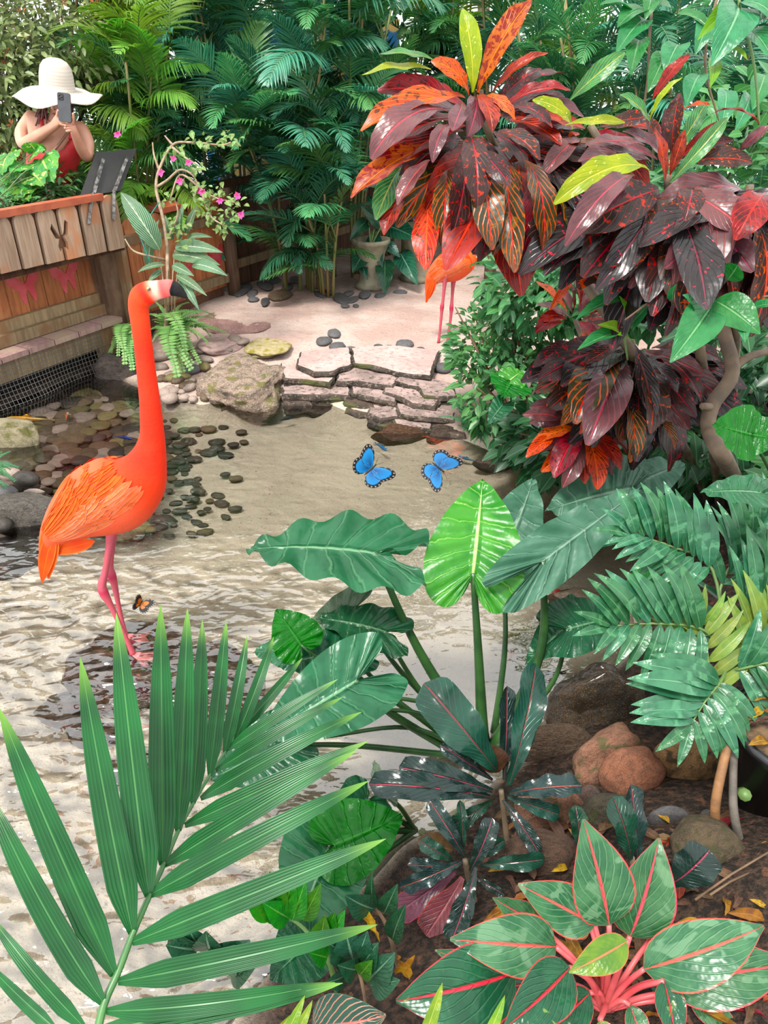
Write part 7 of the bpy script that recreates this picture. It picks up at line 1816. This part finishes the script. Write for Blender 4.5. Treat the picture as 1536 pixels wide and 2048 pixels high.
fish('grey and pink koi under the rolled leaf at the right', 1095, 1352, 10, 80, fish_mat('grey_pink_koi', (110, 100, 96), (220, 150, 140), 8), -0.04, 0.1)
# ================================================================== WOMAN TAKING A PHOTO
WY = 5.25
W3 = lambda px, py, dy=0.0: AtY(px, py, WY + dy)
M_SKIN = plain('skin', (226, 166, 138), 0.5, 0.05, 8, c2=(214, 148, 120))
M_DRESS = plain('red_dress', (226, 36, 40), 0.6, 0.12, 6, c2=(200, 26, 34))
M_HAIR = plain('dark_auburn_hair', (86, 40, 34), 0.45, 0.2, 40, c2=(120, 54, 46))
woman = thing('person', (W3(105, 300).x, WY, 0.2), 'person in a red dress and wide white sun hat taking a photo with a phone', 'person')
floorz = 0.12
sk = {}
joints = []   # (name, pos, radius)
def J(n, p, r): sk[n] = len(joints); joints.append((p, r))
pel = W3(102, 470, 0.08)
J('pelvis', pel, (0.165, 0.12)); J('belly', W3(103, 400, 0.06), (0.14, 0.105)); J('chest', W3(106, 318, 0.03), (0.155, 0.115)); J('upper', W3(110, 268, 0.03), (0.13, 0.095)); J('neckb', W3(113, 246, 0.02), (0.060, 0.058)); J('neck', W3(116, 234, 0.0), (0.050, 0.050)); J('jaw', W3(118, 222, -0.02), (0.052, 0.056)); J('head', W3(118, 203, -0.0), (0.068, 0.078)); J('crown', W3(117, 183, 0.01), (0.055, 0.06))
J('shl', W3(62, 238, 0.03), (0.062, 0.062)); J('uarm_l', W3(42, 264, 0.0), (0.050, 0.050)); J('elbl', W3(46, 290, -0.06), (0.042, 0.042)); J('farm_l', W3(80, 270, -0.13), (0.036, 0.036)); J('wrl', W3(110, 250, -0.2), (0.028, 0.026)); J('palml', W3(118, 240, -0.21), (0.03, 0.022))
J('shr', W3(163, 256, 0.03), (0.054, 0.054)); J('uarm_r', W3(176, 288, 0.0), (0.044, 0.044)); J('elbr', W3(174, 318, -0.06), (0.038, 0.038)); J('farm_r', W3(160, 294, -0.13), (0.034, 0.034)); J('wrr', W3(149, 266, -0.2), (0.027, 0.026)); J('palmr', W3(143, 252, -0.21), (0.03, 0.022))
J('hipl', pel + Vector((-0.09, 0, -0.08)), (0.085, 0.09)); J('kneel', pel + Vector((-0.10, 0.0, -0.42)), (0.055, 0.06)); J('ankl', Vector((pel.x - 0.10, pel.y, floorz + 0.08)), (0.035, 0.04)); J('toel', Vector((pel.x - 0.11, pel.y - 0.16, floorz + 0.03)), (0.035, 0.02))
J('hipr', pel + Vector((0.09, 0, -0.08)), (0.085, 0.09)); J('kneer', pel + Vector((0.10, 0.0, -0.42)), (0.055, 0.06)); J('ankr', Vector((pel.x + 0.10, pel.y, floorz + 0.08)), (0.035, 0.04)); J('toer', Vector((pel.x + 0.11, pel.y - 0.16, floorz + 0.03)), (0.035, 0.02))
ED = [('pelvis', 'belly'), ('belly', 'chest'), ('chest', 'upper'), ('upper', 'neckb'), ('neckb', 'neck'), ('neck', 'jaw'), ('jaw', 'head'), ('head', 'crown'), ('upper', 'shl'), ('shl', 'uarm_l'), ('uarm_l', 'elbl'), ('elbl', 'farm_l'), ('farm_l', 'wrl'), ('wrl', 'palml'),
      ('upper', 'shr'), ('shr', 'uarm_r'), ('uarm_r', 'elbr'), ('elbr', 'farm_r'), ('farm_r', 'wrr'), ('wrr', 'palmr'), ('pelvis', 'hipl'), ('hipl', 'kneel'), ('kneel', 'ankl'), ('ankl', 'toel'), ('pelvis', 'hipr'), ('hipr', 'kneer'), ('kneer', 'ankr'), ('ankr', 'toer')]
edges = [(sk[a], sk[c]) for a, c in ED]
# fingers: four round the phone and a thumb for each hand
for hand, root, fl in (('l', 'palml', [((122, 233), (130, 232), (136, 234)), ((123, 238), (131, 238), (138, 240)), ((122, 243), (131, 244), (137, 246)), ((120, 247), (128, 250), (133, 252)), ((114, 232), (115, 225), (117, 219))]),
                       ('r', 'palmr', [((139, 246), (132, 244), (126, 243)), ((139, 251), (131, 250), (125, 249)), ((140, 256), (132, 256), (127, 256)), ((142, 260), (135, 262), (131, 262)), ((146, 244), (147, 234), (146, 225))])):
    for f3 in fl:
        prev = sk[root]
        for k, (px, py) in enumerate(f3):
            joints.append((W3(px, py, -0.235 - 0.008 * k), (0.0095 - 0.001 * k, 0.0095 - 0.001 * k))); edges.append((prev, len(joints) - 1)); prev = len(joints) - 1
me = bpy.data.meshes.new('body'); me.from_pydata([tuple(p) for p, r in joints], edges, []); me.materials.append(M_SKIN); me.update()
body = ob('body', me, woman)
md = body.modifiers.new('Skin', 'SKIN'); md.use_smooth_shade = True
for i, (p, r) in enumerate(joints):
    sv = me.skin_vertices[0].data[i]; sv.radius = r; sv.use_root = (i == 0); sv.use_loose = False
md2 = body.modifiers.new('Subdivision', 'SUBSURF'); md2.levels = 2; md2.render_levels = 2
# face: nose, mouth and eyes behind the phone
hd = joints[sk['head']][0]; fdir = Vector((0.0, -1, -0.1)).normalized()
mb = MB(); v, f, uv = loft([hd + fdir * 0.09 + Vector((0, 0, 0.02)), hd + fdir * 0.105, hd + fdir * 0.118 + Vector((0, 0, -0.02)), hd + fdir * 0.095 + Vector((0, 0, -0.03))], [0.006, 0.010, 0.014, 0.006], 8); mb.add(v, f, uv); mb.build('nose', M_SKIN, woman)
mb = MB(); v, f, uv = loft([hd + fdir * 0.088 + Vector((q, 0, -0.055)) for q in (-0.025, -0.01, 0, 0.01, 0.025)], [0.002, 0.006, 0.006, 0.006, 0.002], 8); mb.add(v, f, uv); mb.build('mouth', plain('lips', (176, 70, 72), 0.4), woman)
for sd in (-1, 1):
    ob('eye', em, woman, Matrix.Translation(hd + fdir * 0.085 + Vector((0.03 * sd, 0, 0.015))) @ Matrix.Scale(1.2, 4))
# dress: bodice with a V neck and long skirt
ax = [(W3(112, 262, 0.03), 0.150, 0.115), (W3(110, 285, 0.02), 0.168, 0.135), (W3(107, 318, 0.03), 0.172, 0.135), (W3(105, 360, 0.05), 0.150, 0.118), (W3(103, 400, 0.06), 0.150, 0.118), (pel, 0.185, 0.145), (pel + Vector((0, 0, -0.25)), 0.22, 0.18), (Vector((pel.x, pel.y, floorz + 0.14)), 0.27, 0.22)]
mb = MB(); n = 28; vs, fs = [], []
for i, (c, rx, ry) in enumerate(ax):
    for k in range(n):
        a = 6.2832 * k / n
        dz = 0.0
        if i == 0:
            fr_ = max(0.0, -math.sin(a)); dz = -0.13 * fr_ ** 3 + (0.0 if math.sin(a) < 0 else -0.05)
        if i == 1:
            fr_ = max(0.0, -math.sin(a)); dz = -0.055 * fr_ ** 4
        fold = 1 + (0.05 * math.sin(7 * a) if i > 5 else 0.0)
        vs.append(c + Vector((rx * fold * math.cos(a), ry * fold * math.sin(a), dz)))
for i in range(len(ax) - 1):
    for k in range(n):
        k2 = (k + 1) % n; fs.append((i * n + k, (i + 1) * n + k, (i + 1) * n + k2, i * n + k2))
mb.add(vs, fs); dress = mb.build('dress', M_DRESS, woman)
dm = dress.modifiers.new('Solidify', 'SOLIDIFY'); dm.thickness = 0.006
for (a, m_, c) in (((88, 262), (84, 240), (92, 228)), ((140, 266), (146, 250), (138, 236))):
    mb = MB(); tube(mb, curve_pts([W3(a[0], a[1] + 12, -0.09), W3(m_[0], m_[1], -0.04), W3(c[0], c[1], 0.03), W3(c[0] + 4, c[1] + 30, 0.12)], 4), 0.012, 0.010, 7); mb.build('dress_strap', M_DRESS, woman)
# hair in loose locks down both sides
hr = random.Random(3)
mb = MB()
for k in range(34):
    sd = -1 if k < 22 else 1
    q0 = W3(118 + sd * hr.uniform(2, 24), hr.uniform(160, 172), hr.uniform(-0.02, 0.07))
    q1 = W3(118 + sd * hr.uniform(22, 32), hr.uniform(190, 205), hr.uniform(-0.06, 0.05))
    q2 = W3(118 + (sd * hr.uniform(24, 50) if sd < 0 else hr.uniform(20, 30)), hr.uniform(222, 252) if sd < 0 else hr.uniform(205, 222), hr.uniform(-0.12, 0.0))
    tube(mb, curve_pts([q0, q1, q2], 5), 0.014, 0.004, 6)
mb.build('hair', M_HAIR, woman)
mb = MB(); tube(mb, curve_pts([W3(138, 262, -0.10), W3(112, 296, -0.155), W3(92, 316, -0.15), W3(70, 350, -0.12)], 6), 0.008, n=6)
o = mb.build('bag_strap', plain('brown_strap', (150, 100, 80), 0.5), None); tag(o, 'brown shoulder strap crossing the red dress', 'strap')
# sun hat
b = NB('woven_straw'); co = b.coord(); sp_ = b.n('ShaderNodeSeparateXYZ'); b.link(co, sp_.inputs[0])
rad_ = b.math('SQRT', b.math('ADD', b.math('POWER', sp_.outputs[0], 2.0), b.math('POWER', sp_.outputs[1], 2.0)))
st = b.math('SINE', b.math('MULTIPLY', b.math('ADD', rad_, sp_.outputs[2]), 420.0)); tick = b.math('SINE', b.math('MULTIPLY', b.math('ARCTAN2', sp_.outputs[1], sp_.outputs[0]), 110.0))
hm = b.math('MULTIPLY', b.ss(st, 0.0, 0.8), b.ss(tick, -0.2, 0.6))
M_HAT = b.bsdf(b.mix(b.math('MULTIPLY', hm, 0.45), lin(250, 240, 226), lin(206, 160, 128)), 0.7, b.bump(hm, 0.3, 0.004), 0.2, trans=0.3)
hat = thing('sun_hat', W3(116, 178), 'wide floppy white woven sun hat on the head of the person', 'hat')
prof = [(0.0, 0.165), (0.035, 0.162), (0.065, 0.148), (0.085, 0.12), (0.094, 0.08), (0.098, 0.035), (0.102, 0.0), (0.13, -0.008), (0.17, -0.012), (0.21, -0.02), (0.245, -0.032), (0.262, -0.042)]
n = 44; vs, fs = [], []
for r, z in prof:
    for k in range(n):
        a = 6.2832 * k / n
        br = max(0, (r - 0.10) / 0.16)
        wz = br * (-0.02 * max(0.0, -math.sin(a)) ** 2 + 0.03 * max(0.0, math.cos(a)) * br - 0.02 * max(0.0, -math.cos(a)) + 0.014 * math.sin(5 * a + 0.8))
        vs.append(Vector((r * math.cos(a), r * math.sin(a), z + wz)))
for i in range(len(prof) - 1):
    for k in range(n):
        k2 = (k + 1) % n; fs.append((i * n + k, i * n + k2, (i + 1) * n + k2, (i + 1) * n + k))
HM = Matrix.Translation(W3(115, 179, 0.0)) @ Matrix.Rotation(math.radians(5), 4, 'X') @ Matrix.Rotation(math.radians(9), 4, 'Y')
hme = mk('straw', vs, fs, M_HAT)
ho = ob('straw', hme, hat, HM); sm = ho.modifiers.new('Solidify', 'SOLIDIFY'); sm.thickness = 0.004
# phone
ph = thing('phone', W3(128, 220, -0.23), 'dark grey phone held up in both hands', 'phone')
PM = Matrix.Translation(W3(129, 215, -0.245)) @ Matrix.Rotation(math.radians(6), 4, 'Y') @ Matrix.Rotation(math.radians(-8), 4, 'X')
def rbox(w, h, t, r=0.008):
    pts = []
    for cx, cz, a0 in ((w / 2 - r, h / 2 - r, 0), (-w / 2 + r, h / 2 - r, 90), (-w / 2 + r, -h / 2 + r, 180), (w / 2 - r, -h / 2 + r, 270)):
        for k in range(5):
            a = math.radians(a0 + 22.5 * k); pts.append((cx + r * math.cos(a), cz + r * math.sin(a)))
    v, f1, f2 = extrude_poly(pts, t, 0.0012); return v, f1 + f2
v, f = rbox(0.076, 0.155, 0.010, 0.012); mb = MB(); mb.add([p + Vector((0, -0.005, 0)) for p in v], f); mb.build('case', plain('graphite_phone', (70, 72, 76), 0.3), ph, smooth=False, mw=PM)
v, f = rbox(0.034, 0.036, 0.004, 0.008); mb = MB(); mb.add([p + Vector((-0.017, -0.0085, 0.054)) for p in v], f); mb.build('camera_bump', plain('black_glass', (20, 20, 24), 0.15), ph, smooth=False, mw=PM)
for (lx, lz) in ((-0.025, 0.062), (-0.025, 0.046), (-0.010, 0.054)):
    mb = MB(); v, f, uv = loft([Vector((lx, -0.006, lz)), Vector((lx, -0.0105, lz))], [0.0062, 0.0062], 12); mb.add(v, f, uv); mb.build('lens', plain('lens_glass', (10, 10, 14), 0.08), ph, mw=PM)
